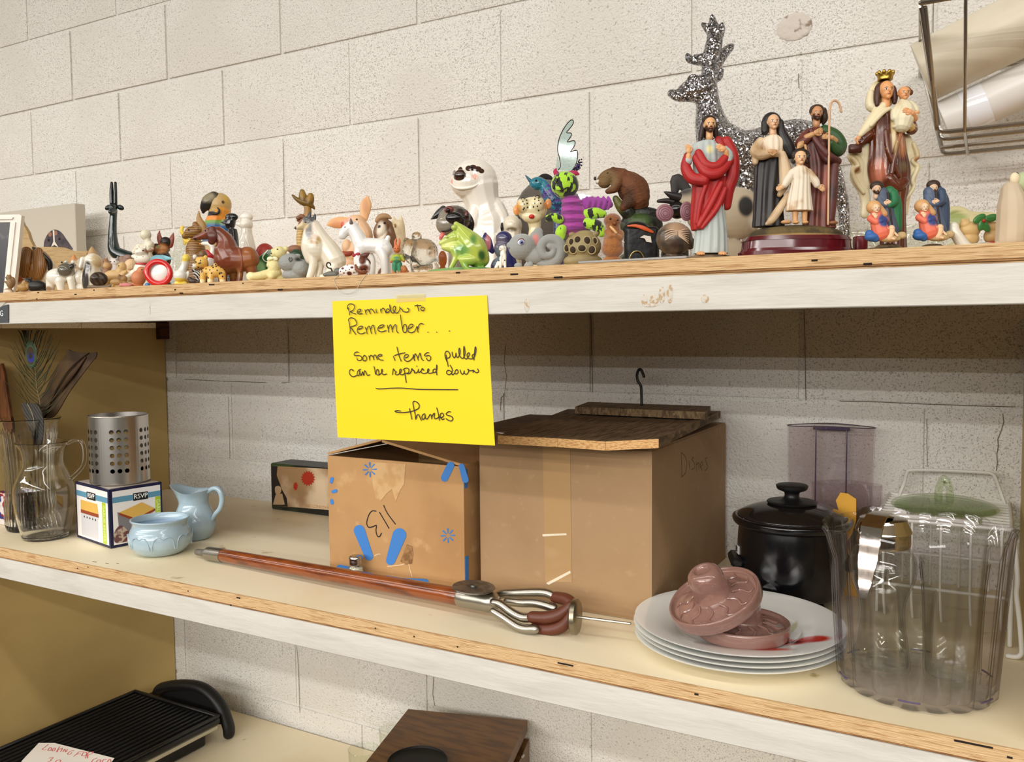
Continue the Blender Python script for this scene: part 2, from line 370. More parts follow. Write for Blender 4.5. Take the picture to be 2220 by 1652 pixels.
# ------------------------------------------------------------ middle shelf: boxes
CARD = mat('brown_cardboard', (184, 142, 94), .8, bump=.0004, bscale=60, mix=(((172, 130, 84), 8, .4, .65), ((194, 154, 106), 30, .6, .75)))
CARD2 = mat('plain_cardboard', (164, 132, 96), .8, bump=.0003, bscale=90, mix=(((156, 124, 88), 6, .4, .65), ((172, 140, 104), 60, .6, .75)))
CARDIN = mat('cardboard_inside', (120, 84, 50), .9)
BLUEP = mat('blue_print', (62, 124, 196), .7)
INK = mat('marker_ink', (28, 20, 24), .5)
TAPE = mat('packing_tape', (176, 142, 100), .12, spec=.5)
def stroke(mb, plane, pts, w, sub=4):
    P = [on_plane(x, y, plane[0], plane[1]) for x, y in pts]; mb.tube(P, w, n=6, sub=sub, flat=(plane[1], .18))
def poly(mb, plane, pts, th=.0004, sm=0):
    P = [on_plane(x, y, plane[0], plane[1]) for x, y in pts]
    if sm: P = crom(P, sm, True)
    mb.slab(P, Vector(plane[1])*th)
NY = Vector((0, -1, 0))
def carton(t, x0, x1, y0, y1, z0, z1, m, w=.004, name='carton_wall'):
    c = t.location; b = MB()
    for cc, dd in (((x0+w/2, (y0+y1)/2, (z0+z1)/2), (w, y1-y0, z1-z0)), ((x1-w/2, (y0+y1)/2, (z0+z1)/2), (w, y1-y0, z1-z0)), (((x0+x1)/2, y0+w/2, (z0+z1)/2), (x1-x0-2*w, w, z1-z0)),
                   (((x0+x1)/2, y1-w/2, (z0+z1)/2), (x1-x0-2*w, w, z1-z0)), (((x0+x1)/2, (y0+y1)/2, z0+w/2), (x1-x0-2*w, y1-y0-2*w, w))): b.box(cc, dd)
    o = b.build(name, m, t); o.location = -c; return o
t = empty('cardboard_box', (1.66, -.32, ZM), 'worn brown carton printed with blue spark bursts and a handwritten 113', 'box')
bx0, bx1, by0, by1, bz = 1.522, 1.802, -.440, -.170, 1.285
carton(t, bx0, bx1, by0, by1, ZM, bz, CARD)
def hang(mb, name, m, par, **k):
    o = mb.build(name, m, par, **k); o.location = -par.location; return o
fl = MB()
fl.slab([(bx0, by0, 1.2905), (1.636, by0+.005, 1.3205), (1.640, by1, 1.322), (bx0, by1, 1.290)], (0, 0, -.004)); hang(fl, 'flap', CARD, t, smooth=False)
fl = MB(); fl.slab([(1.638, by0+.004, 1.3185), (bx1+.001, by0, 1.2885), (bx1+.001, by1, 1.287), (1.642, by1, 1.3180)], (0, 0, -.004)); hang(fl, 'flap', CARD, t, smooth=False)
fl = MB(); fl.slab([(bx0+.005, by0+.004, 1.2845), (bx1-.005, by0+.004, 1.2845), (bx1-.02, by0+.09, 1.262), (bx0+.02, by0+.09, 1.262)], (0, 0, -.003)); hang(fl, 'flap', CARDIN, t, smooth=False)
pl1 = (Vector((0, by0-.0003, 0)), NY)
pr = MB()
def capsule(mb, plane, a, b, ra, rb, th=.0004):
    a = Vector((a[0], a[1], 0)); b = Vector((b[0], b[1], 0)); d = (b-a).normalized(); n = Vector((-d.y, d.x, 0)); pts = []
    for k in range(9):
        an = PI/2 + PI*k/8; pts.append(a + d*math.cos(an)*ra + n*math.sin(an)*ra)
    for k in range(9):
        an = -PI/2 + PI*k/8; pts.append(b + d*math.cos(an)*rb + n*math.sin(an)*rb)
    poly(mb, plane, [(p.x, p.y) for p in pts], th)
for a, b, ra, rb in (((779, 1150), (800, 1206), 12, 9), ((866, 1160), (847, 1215), 15, 10), ((737, 1232), (779, 1241), 8, 8), ((868, 1260), (922, 1263), 7, 8), ((977, 1009), (964, 1036), 8, 8), ((1001, 1011), (1009, 1040), 6, 7),
                     ((722, 1066), (728, 1064), 3.4, 3.8), ((718, 1045), (720, 1038), 3.4, 3.8), ((719, 1085), (720, 1090), 3.4, 3.8)):
    pr = MB(); capsule(pr, pl1, a, b, ra, rb); hang(pr, 'printed_burst_ray', BLUEP, t, smooth=False)
def spark(mb, cx, cy, r, w):
    for k in range(8):
        a = 2*PI*(k+.5)/8 + .35; capsule(mb, pl1, (cx+math.cos(a)*r*.38, cy+math.sin(a)*r*.42), (cx+math.cos(a)*r, cy+math.sin(a)*r*1.05), w*.6, w)
for cx, cy in ((802, 1018), (971, 1161)):
    pr = MB(); spark(pr, cx, cy, 14, 1.6); hang(pr, 'burst_logo', BLUEP, t, smooth=False)
for zz, hh in ((.035, .06), (.19, .03)):
    side = MB(); side.box((bx1+.0004, by0+.006, ZM+zz), (.0006, .010, hh)); hang(side, 'printed_burst_ray', BLUEP, t, smooth=False)
ink = MB()
for p in ([(832, 1096), (840, 1113), (857, 1136)], [(823, 1111), (832, 1126), (843, 1145)], [(815, 1108), (806, 1108), (799, 1118), (795, 1134), (799, 1143), (808, 1142), (816, 1139), (815, 1150), (818, 1162), (823, 1163), (827, 1156)]):
    stroke(ink, pl1, p, .0011)
hang(ink, 'handwritten_number', INK, t)
tp = MB(); poly(tp, pl1, [(806, 1002), (880, 1006), (876, 1050), (868, 1062), (858, 1088), (850, 1060), (838, 1070), (826, 1086), (815, 1080), (808, 1050)], .0003)
hang(tp, 'torn_tape', mat('torn_tape_mark', (206, 168, 120), .4, mix=((194, 152, 102), 40, .45, .6)), t, smooth=False)
tr = MB(); poly(tr, pl1, [(868, 1217), (882, 1180), (893, 1184), (896, 1200), (893, 1222), (880, 1224)], .0004)
hang(tr, 'torn_patch', mat('torn_card', (128, 92, 56), .95, bump=.002, bscale=120, mix=((160, 120, 78), 90, .45, .6)), t, smooth=False)
tr = MB(); stroke(tr, pl1, [(840, 1228), (868, 1225), (884, 1221), (888, 1232), (893, 1250)], .0008); stroke(tr, pl1, [(812, 1205), (820, 1201), (824, 1202)], .0008)
hang(tr, 'torn_edge', mat('torn_paper', (222, 196, 160), .9), t)
# large plain carton
t = empty('moving_box', (1.96, -.22, ZM), 'large plain brown carton with clear tape, Dishes pencilled on its side', 'box')
cx0, cx1, cy0, cy1, cz = 1.8175, 2.1065, -.4165, -.022, 1.325
carton(t, cx0, cx1, cy0, cy1, ZM, cz, CARD2)
fl = MB(); fl.box(((cx0+cx1)/2, cy0+.10, cz+.0015), (cx1-cx0-.002, .195, .003)); hang(fl, 'flap', CARD2, t)
fl = MB(); fl.box(((cx0+cx1)/2, cy1-.098, cz+.0015), (cx1-cx0-.002, .192, .003)); hang(fl, 'flap', CARD2, t)
pl2 = (Vector((0, cy0-.0003, 0)), NY)
tp = MB(); poly(tp, pl2, [(1177, 965), (1236, 968), (1240, 1262), (1182, 1262)], .0003); hang(tp, 'tape_strip', TAPE, t, smooth=False)
TG = mat('tape_glint', (226, 214, 190), .1)  # pale colour paints the glint along the tape folds
tp = MB(); poly(tp, pl2, [(1176, 1158), (1228, 1156), (1229, 1160), (1177, 1163)], .0006); hang(tp, 'tape_fold_glint', TG, t, smooth=False); tp = MB(); poly(tp, pl2, [(1184, 1264), (1236, 1237), (1238, 1242), (1190, 1268)], .0006)
hang(tp, 'tape_fold_glint', TG, t, smooth=False)
pl2s = (Vector((cx1+.0003, 0, 0)), Vector((1, 0, 0)))
ink = MB()
for p in ([(1477, 982), (1478, 1010), (1478, 1034)], [(1477, 981), (1486, 990), (1489, 1005), (1487, 1024), (1478, 1034)], [(1494, 1000), (1495, 1016)], [(1504, 991), (1500, 996), (1505, 1003), (1506, 1014), (1499, 1018)], [(1510, 1000), (1510, 1021)], [(1510, 1008), (1515, 1003), (1515, 1018)],
          [(1519, 1012), (1524, 1006), (1521, 1001), (1518, 1010), (1523, 1020)], [(1534, 992), (1529, 995), (1533, 1006), (1534, 1014), (1529, 1020)]): stroke(ink, pl2s, p, .0007)
hang(ink, 'handwriting', mat('pencil', (92, 66, 36), .7), t)
# plank lid with hook
WOODG = mat('weathered_plank', (128, 104, 74), .75, bump=.001, bscale=30, mix=(((88, 68, 44), 12, .4, .62), ((150, 126, 94), 26, .55, .7)), stretch=(14, 1.5, 6))
ENDG = mat('fresh_pine_end', (214, 170, 112), .6, mix=((184, 132, 78), 40, .45, .62), stretch=(4, 4, 14))
t = empty('plank_lid', (1.96, -.25, cz), 'weathered plank lid with batten and black hook lying on the large carton', 'lid')
FL, FR, BR, BL = Vector((1.889, -.480, 1.344)), Vector((2.139, -.480, 1.3525)), Vector((2.100, -.035, 1.350)), Vector((1.800, -.050, 1.344))
for a, b, sag0, sag1 in ((0, .395, 0, -.0025), (.397, .69, -.0025, -.0055), (.692, 1, -.0055, 0)):
    b_ = MB()
    q = [FL.lerp(FR, a) + Vector((0, 0, sag0)), FL.lerp(FR, b) + Vector((0, 0, sag1)), BL.lerp(BR, b), BL.lerp(BR, a)]
    b_.slab([p + Vector((0, 0, -.0125)) for p in q], (0, 0, .0125)); o = hang(b_, 'plank', WOODG, t, smooth=False)
    e = MB(); off = Vector((0, -.0006, 0)); e.slab([q[0] + off, q[1] + off, q[1] + off - Vector((0, 0, .0125)), q[0] + off - Vector((0, 0, .0125))], (0, .0005, 0))
    ee = e.build('end_grain', ENDG, o, smooth=False)
b_ = MB(); b_.slab([Vector((1.872, -.172, 1.3485)), Vector((2.122, -.205, 1.3515)), Vector((2.096, -.085, 1.3505)), Vector((1.846, -.055, 1.3475))], (0, 0, .0125)); hang(b_, 'batten', WOODG, t, smooth=False)
h = MB(); yb = -.118
h.tube([on_y(px, py, yb) for px, py in ((1391, 877), (1390.5, 850), (1389, 836), (1383, 826), (1381, 814), (1384, 803), (1389, 801), (1393, 808), (1396, 816))], .0026, n=8); hang(h, 'hook', mat('black_iron', (18, 17, 17), .5), t)
t = empty('wooden_board', (1.79, -.2, cz), 'dark brown flat board behind the note, its end under the plank lid', 'board')
b_ = MB(); b_.slab([(1.74, -.335, 1.3285), (1.90, -.335, 1.3285), (1.86, -.06, 1.3285), (1.72, -.06, 1.3285)], (0, 0, .0028)); b_.cur = 0; hang(b_, 'board', mat('dark_board', (110, 82, 50), .7, mix=((80, 58, 34), 14, .4, .6), stretch=(2, 14, 2)), t, smooth=False)
# flat gift box of glasses
t = empty('glassware_box', (1.19, -.042, ZM), 'black edged flat box with photo of stemmed glasses and red flower', 'box')
gx0, gx1, gy0, gy1, gz0, gz1 = 1.0205, 1.36, -.078, -.006, ZM, 1.187
b_ = MB(); b_.box(((gx0+gx1)/2, (gy0+gy1)/2, (gz0+gz1)/2), (gx1-gx0, gy1-gy0, gz1-gz0), .003); hang(b_, 'carton', mat('black_green_card', (30, 30, 26), .45, mix=((58, 74, 40), 9, .5, .68)), t)
pl3 = (Vector((0, gy0-.0004, 0)), NY)
p_ = MB(); poly(p_, pl3, [(588, 1010), (720, 1017), (720, 1106), (590, 1096)], .0003); ph = hang(p_, 'printed_photo', mat('photo_print', (214, 190, 158), .35, mix=((150, 118, 82), 7, .45, .6)), t, smooth=False)
p_ = MB(); poly(p_, pl3, [(588, 1010), (602, 1011), (600, 1030), (612, 1062), (622, 1080), (624, 1098), (590, 1096)], .0005); hang(p_, 'printed_curtain', mat('photo_dark', (34, 28, 24), .4), t, smooth=False)
p_ = MB()
for k in range(26):
    pass
fp = []
for k in range(32):
    a = 2*PI*k/32; r = 16 if k % 2 else 12; fp.append((668 + r*math.cos(a), 1037 + r*1.08*math.sin(a)))
poly(p_, pl3, fp, .0007); fp = [(641 + (9 if k % 2 else 6)*math.cos(2*PI*k/20)*.6, 1054 + (10 if k % 2 else 7)*math.sin(2*PI*k/20)) for k in range(20)]; poly(p_, pl3, fp, .0006)
hang(p_, 'printed_flower', mat('photo_red', (158, 44, 22), .4), t, smooth=False)
PC = mat('photo_cream', (236, 222, 200), .4)
for cx, cy, w_ in ((615, 1017, 8), (646, 1020, 9), (684, 1021, 8)):
    p_ = MB()
    stroke(p_, pl3, [(cx-w_, cy-1), (cx-2, cy-4), (cx+w_, cy), (cx+2, cy+6), (cx, cy+8), (cx-2, cy+6), (cx-w_, cy)], .0006)
    stroke(p_, pl3, [(cx, cy+8), (cx+1, cy+26)], .0009); stroke(p_, pl3, [(cx+1, cy+26), (cx-5, cy+38), (cx-6, cy+56)], .0005); stroke(p_, pl3, [(cx+1, cy+26), (cx+7, cy+38), (cx+7, cy+56)], .0005)
    hang(p_, 'printed_goblet', PC, t, smooth=False)
p_ = MB(); poly(p_, pl3, [(597, 1056), (604, 1053), (610, 1058), (609, 1068), (602, 1073), (597, 1067)], .0007, 3); poly(p_, pl3, [(598, 1072), (612, 1070), (618, 1094), (592, 1094)], .0006); hang(p_, 'printed_ornament', mat('photo_tan', (176, 146, 110), .4), t, smooth=False)
M3 = frame_m(on_plane(691, 1098, pl3[0], pl3[1]) + NY*.0006, (-1, 0, 0), (0, 0, -1))
text_obj('printed_lettering', 'WASHINGTON', .0105, mat('gold_print', (196, 160, 104), .4), t, M3).location = -t.location

# ------------------------------------------------------------ the yellow note
NOTE = mat('yellow_paper', (238, 210, 18), .6)
t = empty('paper_note', (1.81, YF-.004, 1.44), 'bright yellow handwritten reminder taped to the fascia of the top shelf', 'note')
TL, TR, BLn, BRn = on_y(720, 653, YF-.0022), on_y(1056, 640, YF-.0022), on_y(732, 948, YF-.0072), on_y(1073, 966, YF-.0092)
b_ = MB(); vs = []; n1, n2 = 16, 14
for i in range(n1+1):
    for j in range(n2+1):
        p = TL.lerp(TR, j/n2).lerp(BLn.lerp(BRn, j/n2), i/n1); p.y -= .0012*math.sin(PI*i/n1)
        vs.append(p)
fs = [(i*(n2+1)+j, i*(n2+1)+j+1, (i+1)*(n2+1)+j+1, (i+1)*(n2+1)+j) for i in range(n1) for j in range(n2)]
k0 = len(vs); allv = vs + [v + Vector((0, .0003, 0)) for v in vs]
fs = fs + [tuple(a + k0 for a in f[::-1]) for f in fs]
b_.add(allv, fs); hang(b_, 'sheet', NOTE, t)
nn = (TR-TL).cross(BLn-TL).normalized()
if nn.y > 0: nn = -nn
pln = (TL.lerp(BRn, .5) + nn*.0020, nn)
def notexy(px, py):
    # place on the gently bowed sheet
    p = on_plane(px, py, pln[0], pln[1]); f_ = max(0, min(1, (TL.z-p.z)/(TL.z-BLn.z))); return p
def writing(S_, ox, oy, sc, w):
    for p in S_:
        P = [on_plane(ox + x/sc, oy + y/sc, pln[0], pln[1]) for x, y in p]
        if len(P) == 1: P = [P[0], P[0] + Vector((.0006, 0, 0))]
        wr.tube(P, w, n=6, sub=4, flat=(nn, .15))
wr = MB()
writing([[(120, 175), (115, 130), (140, 90), (185, 75), (235, 95), (255, 140), (225, 200), (170, 225), (215, 250), (275, 272)], [(130, 150), (150, 230), (162, 290)],
 [(310, 235), (350, 225), (380, 200), (360, 178), (320, 195), (302, 235), (330, 270), (400, 262)], [(455, 190), (465, 240), (478, 280)], [(465, 225), (495, 190), (520, 185), (535, 220), (560, 268)], [(530, 220), (560, 180), (590, 180), (615, 215), (645, 255)],
 [(668, 178), (672, 220), (690, 250)], [(752, 180), (760, 215), (770, 250)], [(758, 215), (790, 165), (815, 165), (835, 200), (860, 255)],
 [(920, 180), (885, 175), (860, 210), (880, 245), (920, 220), (945, 170), (930, 90), (935, 150), (955, 225), (985, 255), (1020, 225), (1045, 165), (1025, 120), (1000, 150), (1000, 200), (1040, 250), (1090, 240), (1125, 180), (1122, 130), (1135, 165), (1170, 185), (1180, 215), (1230, 235), (1290, 225), (1300, 185), (1270, 160)],
 [(1410, 120), (1450, 105), (1530, 110)], [(1462, 95), (1475, 150), (1490, 212)], [(1540, 145), (1530, 180), (1560, 210), (1595, 185), (1585, 150), (1550, 140)],
 [(135, 390), (150, 360), (200, 345), (260, 375), (295, 450), (270, 490), (175, 525), (210, 570), (275, 665)], [(140, 400), (160, 500), (170, 580), (163, 650)],
 [(315, 565), (370, 555), (410, 525), (390, 505), (340, 520), (305, 575), (320, 630), (380, 655), (455, 630)], [(460, 530), (480, 590), (498, 655)], [(478, 580), (520, 510), (545, 520), (560, 580), (580, 650)], [(560, 575), (590, 500), (620, 495), (640, 570), (655, 655)],
 [(715, 545), (780, 530), (820, 495), (790, 480), (730, 505), (700, 560), (720, 600), (780, 615), (860, 590)], [(885, 490), (900, 560), (908, 620)], [(900, 560), (935, 485), (960, 500), (985, 620)], [(975, 570), (1020, 490), (1050, 485), (1060, 590), (1090, 635)],
 [(1138, 290), (1150, 400), (1170, 520), (1190, 610), (1220, 630), (1255, 600), (1255, 510), (1225, 470), (1190, 510), (1180, 580)], [(1290, 550), (1340, 535), (1380, 495), (1350, 465), (1310, 490), (1280, 560), (1295, 620), (1360, 630), (1420, 590), (1455, 510), (1465, 560), (1475, 625)], [(1470, 560), (1490, 490), (1530, 455), (1578, 468)],
 [(1662, 622)], [(1830, 620)], [(2076, 600)]], 740, 650, 8.88, .00075)
writing([[(400, 350), (350, 340), (290, 360), (260, 420), (290, 460), (380, 455), (460, 470), (510, 530), (490, 590), (430, 615), (370, 595), (350, 540)], [(590, 445), (550, 490), (540, 560), (560, 620), (620, 620), (665, 560), (640, 490), (590, 445)],
 [(735, 470), (750, 540), (760, 600)], [(750, 510), (790, 450), (830, 460), (870, 510), (895, 590)], [(870, 500), (910, 440), (950, 450), (980, 520), (1000, 585)], [(1050, 475), (1120, 470), (1150, 435), (1100, 415), (1040, 440), (1015, 490), (1050, 560), (1110, 595), (1190, 600)],
 [(1520, 480), (1540, 540), (1570, 610)], [(1635, 185), (1660, 300), (1700, 460), (1770, 635)], [(1560, 455), (1680, 410), (1890, 365)],
 [(1900, 530), (1960, 510), (2000, 460), (1970, 420), (1910, 430), (1860, 500), (1870, 580), (1940, 640), (2020, 630), (2100, 570), (2150, 500), (2160, 430)], [(2155, 430), (2180, 530), (2195, 610)],
 [(240, 945), (215, 935), (190, 895), (130, 915), (100, 990), (130, 1070), (190, 1125), (260, 1130), (340, 1090)], [(465, 895), (410, 920), (365, 990), (360, 1070), (395, 1105), (425, 1070), (440, 980), (430, 930), (450, 1030), (480, 1100), (500, 1060), (530, 970), (540, 1020), (570, 1095), (575, 1010), (600, 940), (640, 1000), (690, 1095), (755, 1070)],
 [(895, 805), (920, 900), (950, 1060), (975, 950), (1010, 895), (1045, 950), (1055, 1050), (1030, 1085), (960, 1040)], [(1050, 1070), (1120, 1030), (1165, 960), (1155, 890), (1135, 940), (1150, 1010), (1200, 1070), (1300, 1045)],
 [(1490, 1065), (1505, 960), (1520, 880), (1560, 940), (1610, 980), (1575, 1030), (1620, 1075), (1690, 1050), (1760, 980), (1770, 910), (1740, 890), (1715, 960), (1730, 1040), (1800, 1075), (1880, 1030)],
 [(1830, 915), (1880, 870), (1950, 855), (2010, 890), (2015, 970), (1970, 1020), (1890, 1015)], [(1870, 925), (1890, 1050), (1910, 1200), (1935, 1320)], [(1960, 1040), (2050, 1020), (2100, 930), (2110, 870), (2140, 910), (2190, 950), (2190, 1000)]], 750, 740, 14.8, .00075)
writing([[(75, 400), (95, 490), (120, 575)], [(100, 500), (130, 390), (150, 380), (200, 470), (230, 565)], [(225, 490), (270, 370), (290, 365), (310, 460), (340, 540), (385, 570)], [(545, 345), (510, 335), (440, 380), (415, 420), (460, 440), (540, 425), (590, 455), (605, 520), (570, 575), (520, 575), (470, 500)],
 [(1070, 410), (1080, 520), (1110, 640), (1130, 750)], [(1090, 600), (1050, 500), (1030, 390), (1060, 310), (1110, 295), (1160, 340), (1190, 420), (1160, 490), (1095, 505)], [(1250, 325), (1260, 420), (1310, 495), (1350, 440), (1365, 345), (1370, 430), (1410, 485), (1460, 430), (1490, 320), (1470, 200), (1450, 280), (1470, 420), (1550, 515), (1600, 470), (1640, 340), (1605, 140), (1595, 330), (1610, 470), (1660, 530), (1720, 490), (1770, 390), (1750, 340), (1700, 390), (1710, 480), (1780, 525), (1870, 520)],
 [(1910, 385), (1860, 410), (1855, 470), (1900, 490), (1940, 400), (1970, 250), (1945, 160), (1920, 350), (1905, 560)],
 [(-20, 960), (20, 900), (35, 815), (70, 870), (120, 900), (110, 940), (160, 950), (215, 910), (235, 830), (230, 900), (255, 940), (310, 890), (355, 815), (400, 880), (360, 830), (310, 900), (360, 960), (450, 960), (520, 920), (555, 860), (530, 825), (505, 890), (540, 955), (620, 955), (690, 930)],
 [(180, 745)], [(760, 850), (715, 830), (670, 880), (690, 935), (750, 920), (790, 830), (785, 700), (775, 850), (790, 1005)],
 [(1190, 720), (1250, 830), (1240, 930), (1170, 1000), (1090, 970), (1090, 900), (1150, 870), (1230, 920), (1240, 980), (1270, 1005), (1320, 960)], [(1390, 845), (1340, 890), (1340, 960), (1385, 980), (1430, 920), (1400, 850), (1390, 845)], [(1490, 860), (1510, 940), (1560, 990), (1600, 950), (1610, 880), (1620, 960), (1680, 990), (1735, 930), (1745, 850), (1715, 840), (1760, 880), (1830, 880), (1900, 870), (1870, 940), (1900, 880), (1950, 930), (2010, 940), (2050, 890), (2010, 830)]], 890, 740, 13.875, .00075)
writing([[(160, 125), (260, 138), (480, 122), (760, 118), (1100, 145), (1500, 152), (2030, 155)], [(720, 645), (650, 635), (590, 650), (650, 675), (780, 680), (940, 660), (1070, 620), (1140, 570), (1145, 500), (1090, 440), (1030, 420), (1005, 460), (1020, 560), (1050, 700), (1070, 835)], [(925, 590), (950, 690), (980, 830)],
 [(1070, 830), (1100, 740), (1140, 730), (1165, 790), (1195, 855)], [(1275, 710), (1230, 730), (1210, 790), (1235, 840), (1275, 800), (1285, 730), (1290, 800), (1325, 830), (1370, 770), (1400, 720), (1430, 770), (1435, 825)], [(1430, 790), (1470, 715), (1500, 700), (1490, 780), (1520, 825), (1590, 790)], [(1550, 575), (1580, 680), (1600, 780), (1610, 855)], [(1620, 780), (1670, 790), (1710, 740), (1670, 690), (1630, 730), (1640, 800), (1680, 840), (1720, 820)],
 [(1865, 665), (1820, 660), (1765, 710), (1800, 745), (1880, 765), (1920, 820), (1890, 870), (1830, 865), (1765, 820)]], 800, 830, 10.57, .00078)
hang(wr, 'handwriting', mat('pen_ink', (44, 26, 22), .5), t)
tp = MB(); poly(tp, (Vector((0, YF-.0029, 0)), NY), [(858, 640), (921, 637), (922, 652), (859, 656)], .0002); hang(tp, 'tape_piece', glass('clear_tape', (255, 252, 236), .1, body=((248, 240, 196), .22)), t, smooth=False)
# hanging tag with a letter, cut by the edge of the view
t = empty('letter_tag', (1.0, YF-.004, 1.54), 'dark grey tag with white letter G on the white fascia', 'sign')
pg = (Vector((0, YF-.0022, 0)), NY)
b_ = MB(); poly(b_, pg, [(-150, 672), (0, 666), (10, 662), (19, 660), (19, 699), (-150, 704)], .0012); hang(b_, 'plate', mat('grey_plastic', (78, 80, 84), .4), t, smooth=False)
G = on_plane(5.2, 680, pg[0], NY) + NY*.0014
text_obj('letter', 'G', .0155, mat('white_letter', (240, 240, 240), .5), t, frame_m(G, (1, 0, 0), (0, 0, 1))).location = -t.location
b_ = MB(); poly(b_, pg, [(-20, 657), (13, 655), (4, 666), (-20, 668)], .0018); hang(b_, 'tape_piece', glass('clear_tape_b', (255, 253, 248), .1, body=((240, 238, 230), .3)), t, smooth=False)
# ------------------------------------------------------------ middle shelf: kitchenware
CLEAR = glass('clear_glass', (252, 253, 250), edge=.45); PLASTIC = glass('clear_plastic', (250, 249, 251), .03, 1.46, edge=.50, lo=.50)
CLEARR = mat('refracting_glass', (255, 255, 252), 0, trans=1)
def at(x, y, z=None): return Vector((x, y, ZM if z is None else z))
def glass_turn(t, name, outer, wall, m, n=56, fn=None, base=None):
    """hollow vessel: outer (r, z) pairs from foot to rim, inner wall inset"""
    base = base or wall*1.6; outer = [(r, max(z, outer[0][1])) for r, z in outer]
    inner = [(max(r - wall, .0005), z) for r, z in outer if z > base][::-1]
    prof = [(0.0, outer[0][1])] + list(outer) + [(outer[-1][0]-wall/2, outer[-1][1]+wall*.35)] + inner + [(max(inner[-1][0]*.9, .0004), base), (0, base)]
    b = MB(); b.lathe(prof, n, fn=fn); return b.build(name, m, t, ang=60)
def smooth_prof(p, n=5): return [(q.x, q.y) for q in crom([(a, b, 0) for a, b in p], n)]
# ribbed vase with feathers
V = at(.692, -.466)
t = empty('ribbed_vase', V, 'tall ribbed clear glass vase holding the peacock feather', 'vase')
rib = lambda a, r, z: r + (.0013*math.cos(36*a) if .012 < z < .215 and r > .04 else 0)
glass_turn(t, 'vessel', smooth_prof([(.046, 0), (.0505, .006), (.0515, .05), (.0485, .075), (.049, .12), (.0535, .19), (.058, .222), (.0635, .238), (.066, .242)]), .0032, CLEARR, 180, rib, .012)
def feather_from(px, py, dy=0): return on_y(px, py, V.y + dy)
GREENF = mat('feather_barb', (74, 66, 34), .6, mix=((42, 58, 34), 60, .4, .6))
base = V + Vector((.012, 0, .02))
t = empty('peacock_feather', base, 'peacock feather with blue and green eye standing in the ribbed vase', 'feather')
yf = V.y - .002
qu = [base, on_y(88, 905, yf), on_y(80, 840, yf), on_y(76, 800, yf), on_y(67, 765, yf), on_y(56, 738, yf)]
b = MB(); b.tube(qu, [.0018, .0014, .0011, .0009, .0008, .0005], n=6); hang(b, 'quill', mat('quill', (120, 100, 66), .5), t)
b = MB(); sp = crom(qu[1:], 9)
for i, p in enumerate(sp):
    f_ = i/len(sp)
    for sgn in (-1, 1):
        L_ = (.085 - .03*f_)*(.75 + .5*random.random()); up = .25 + 1.25*f_*f_ + random.uniform(-.12, .12)
        d = Vector((sgn*math.cos(up), random.uniform(-.15, .15), math.sin(up))).normalized()
        b.tube([p, p + d*L_*.5 + Vector((0, 0, .012)), p + d*L_ + Vector((0, random.uniform(-.004, .004), .035 + .01*random.random()))], [.0009, .0008, .0003], n=4, sub=3, cap=False)
b.v = [(max(x, XL+.022), y, min(z, 1.510)) for x, y, z in b.v]; tag(hang(b, 'barbs', GREENF, t), kind='stuff')
c = on_y(67, 768, yf-.002); 
b = MB(); b.ell((0, 0, 0), (.021, .0014, .030), n=24); o = b.build('eye_spot', mat('feather_eye', (34, 62, 32), .4, patches=[((0, 0, -.003), (.017, 1, .022), (58, 110, 70), .06), ((0, 0, -.003), (.0155, 1, .0205), (64, 46, 24), .06), ((.001, 0, -.007), (.0115, 1, .0105), (18, 40, 140), .1), ((.0005, 0, -.004), (.0075, 1, .0065), (8, 10, 30), .15)], sheen=.3), t); o.location = c - base
BRN = mat('brown_leaf', (92, 68, 40), .6, bump=.0008, bscale=30, mix=((62, 44, 26), 16, .4, .62))
base = V + Vector((-.004, .012, .02)); t = empty('dried_leaf', base, 'large brown curled dried leaf leaning right in the ribbed vase', 'leaf')
yl = V.y + .026; top = [on_y(x, y, yl) for x, y in ((147, 758), (158, 762), (190, 766), (208, 763), (207, 776), (196, 788), (150, 850), (114, 905))]
lf = [on_y(75, 895, yl), on_y(98, 845, yl), on_y(120, 800, yl), on_y(140, 772, yl)] + top
b = MB(); b.slab(crom(lf, 4, True), (0, .0022, 0)); hang(b, 'blade', BRN, t)
b = MB(); b.tube([on_y(95, 905, yl-.002), on_y(130, 830, yl-.004), on_y(160, 790, yl-.004), on_y(193, 764, yl-.002)], [.0022, .002, .0016, .001], n=8); b.tube([on_y(112, 870, yl-.002), on_y(142, 830, yl-.006), on_y(162, 805, yl-.005), on_y(185, 775, yl-.002)], [.002, .004, .0045, .002], n=8, flat=((0, 1, 0), .5)); b.tube([base, on_y(88, 902, yl)], .0022, n=6); hang(b, 'midrib', mat('leaf_rib', (70, 46, 26), .6), t)
base = V + Vector((-.02, -.01, .02)); t = empty('black_feather', base, 'short dark grey feather at the rim of the ribbed vase', 'feather')
yl = V.y - .012
b = MB(); b.slab(crom([on_y(x, y, yl) for x, y in ((46, 878), (60, 874), (80, 877), (88, 890), (94, 918), (90, 960), (76, 965), (62, 925))], 4, True), (0, .0016, 0)); hang(b, 'vane', mat('dark_feather', (38, 36, 34), .6, wave=((70, 66, 60), 60, 2, .3, .8, 'DIAGONAL')), t)
b = MB(); b.tube([on_y(60, 876, yl-.001), on_y(74, 915, yl-.001), on_y(70, 1000, yl), base], .0011, n=6); hang(b, 'quill', mat('quill_b', (130, 118, 96), .5), t)
base = V + Vector((-.04, .0, .02)); t = empty('wooden_stick', base, 'flat brown wooden stick standing at left in the ribbed vase', 'stick')
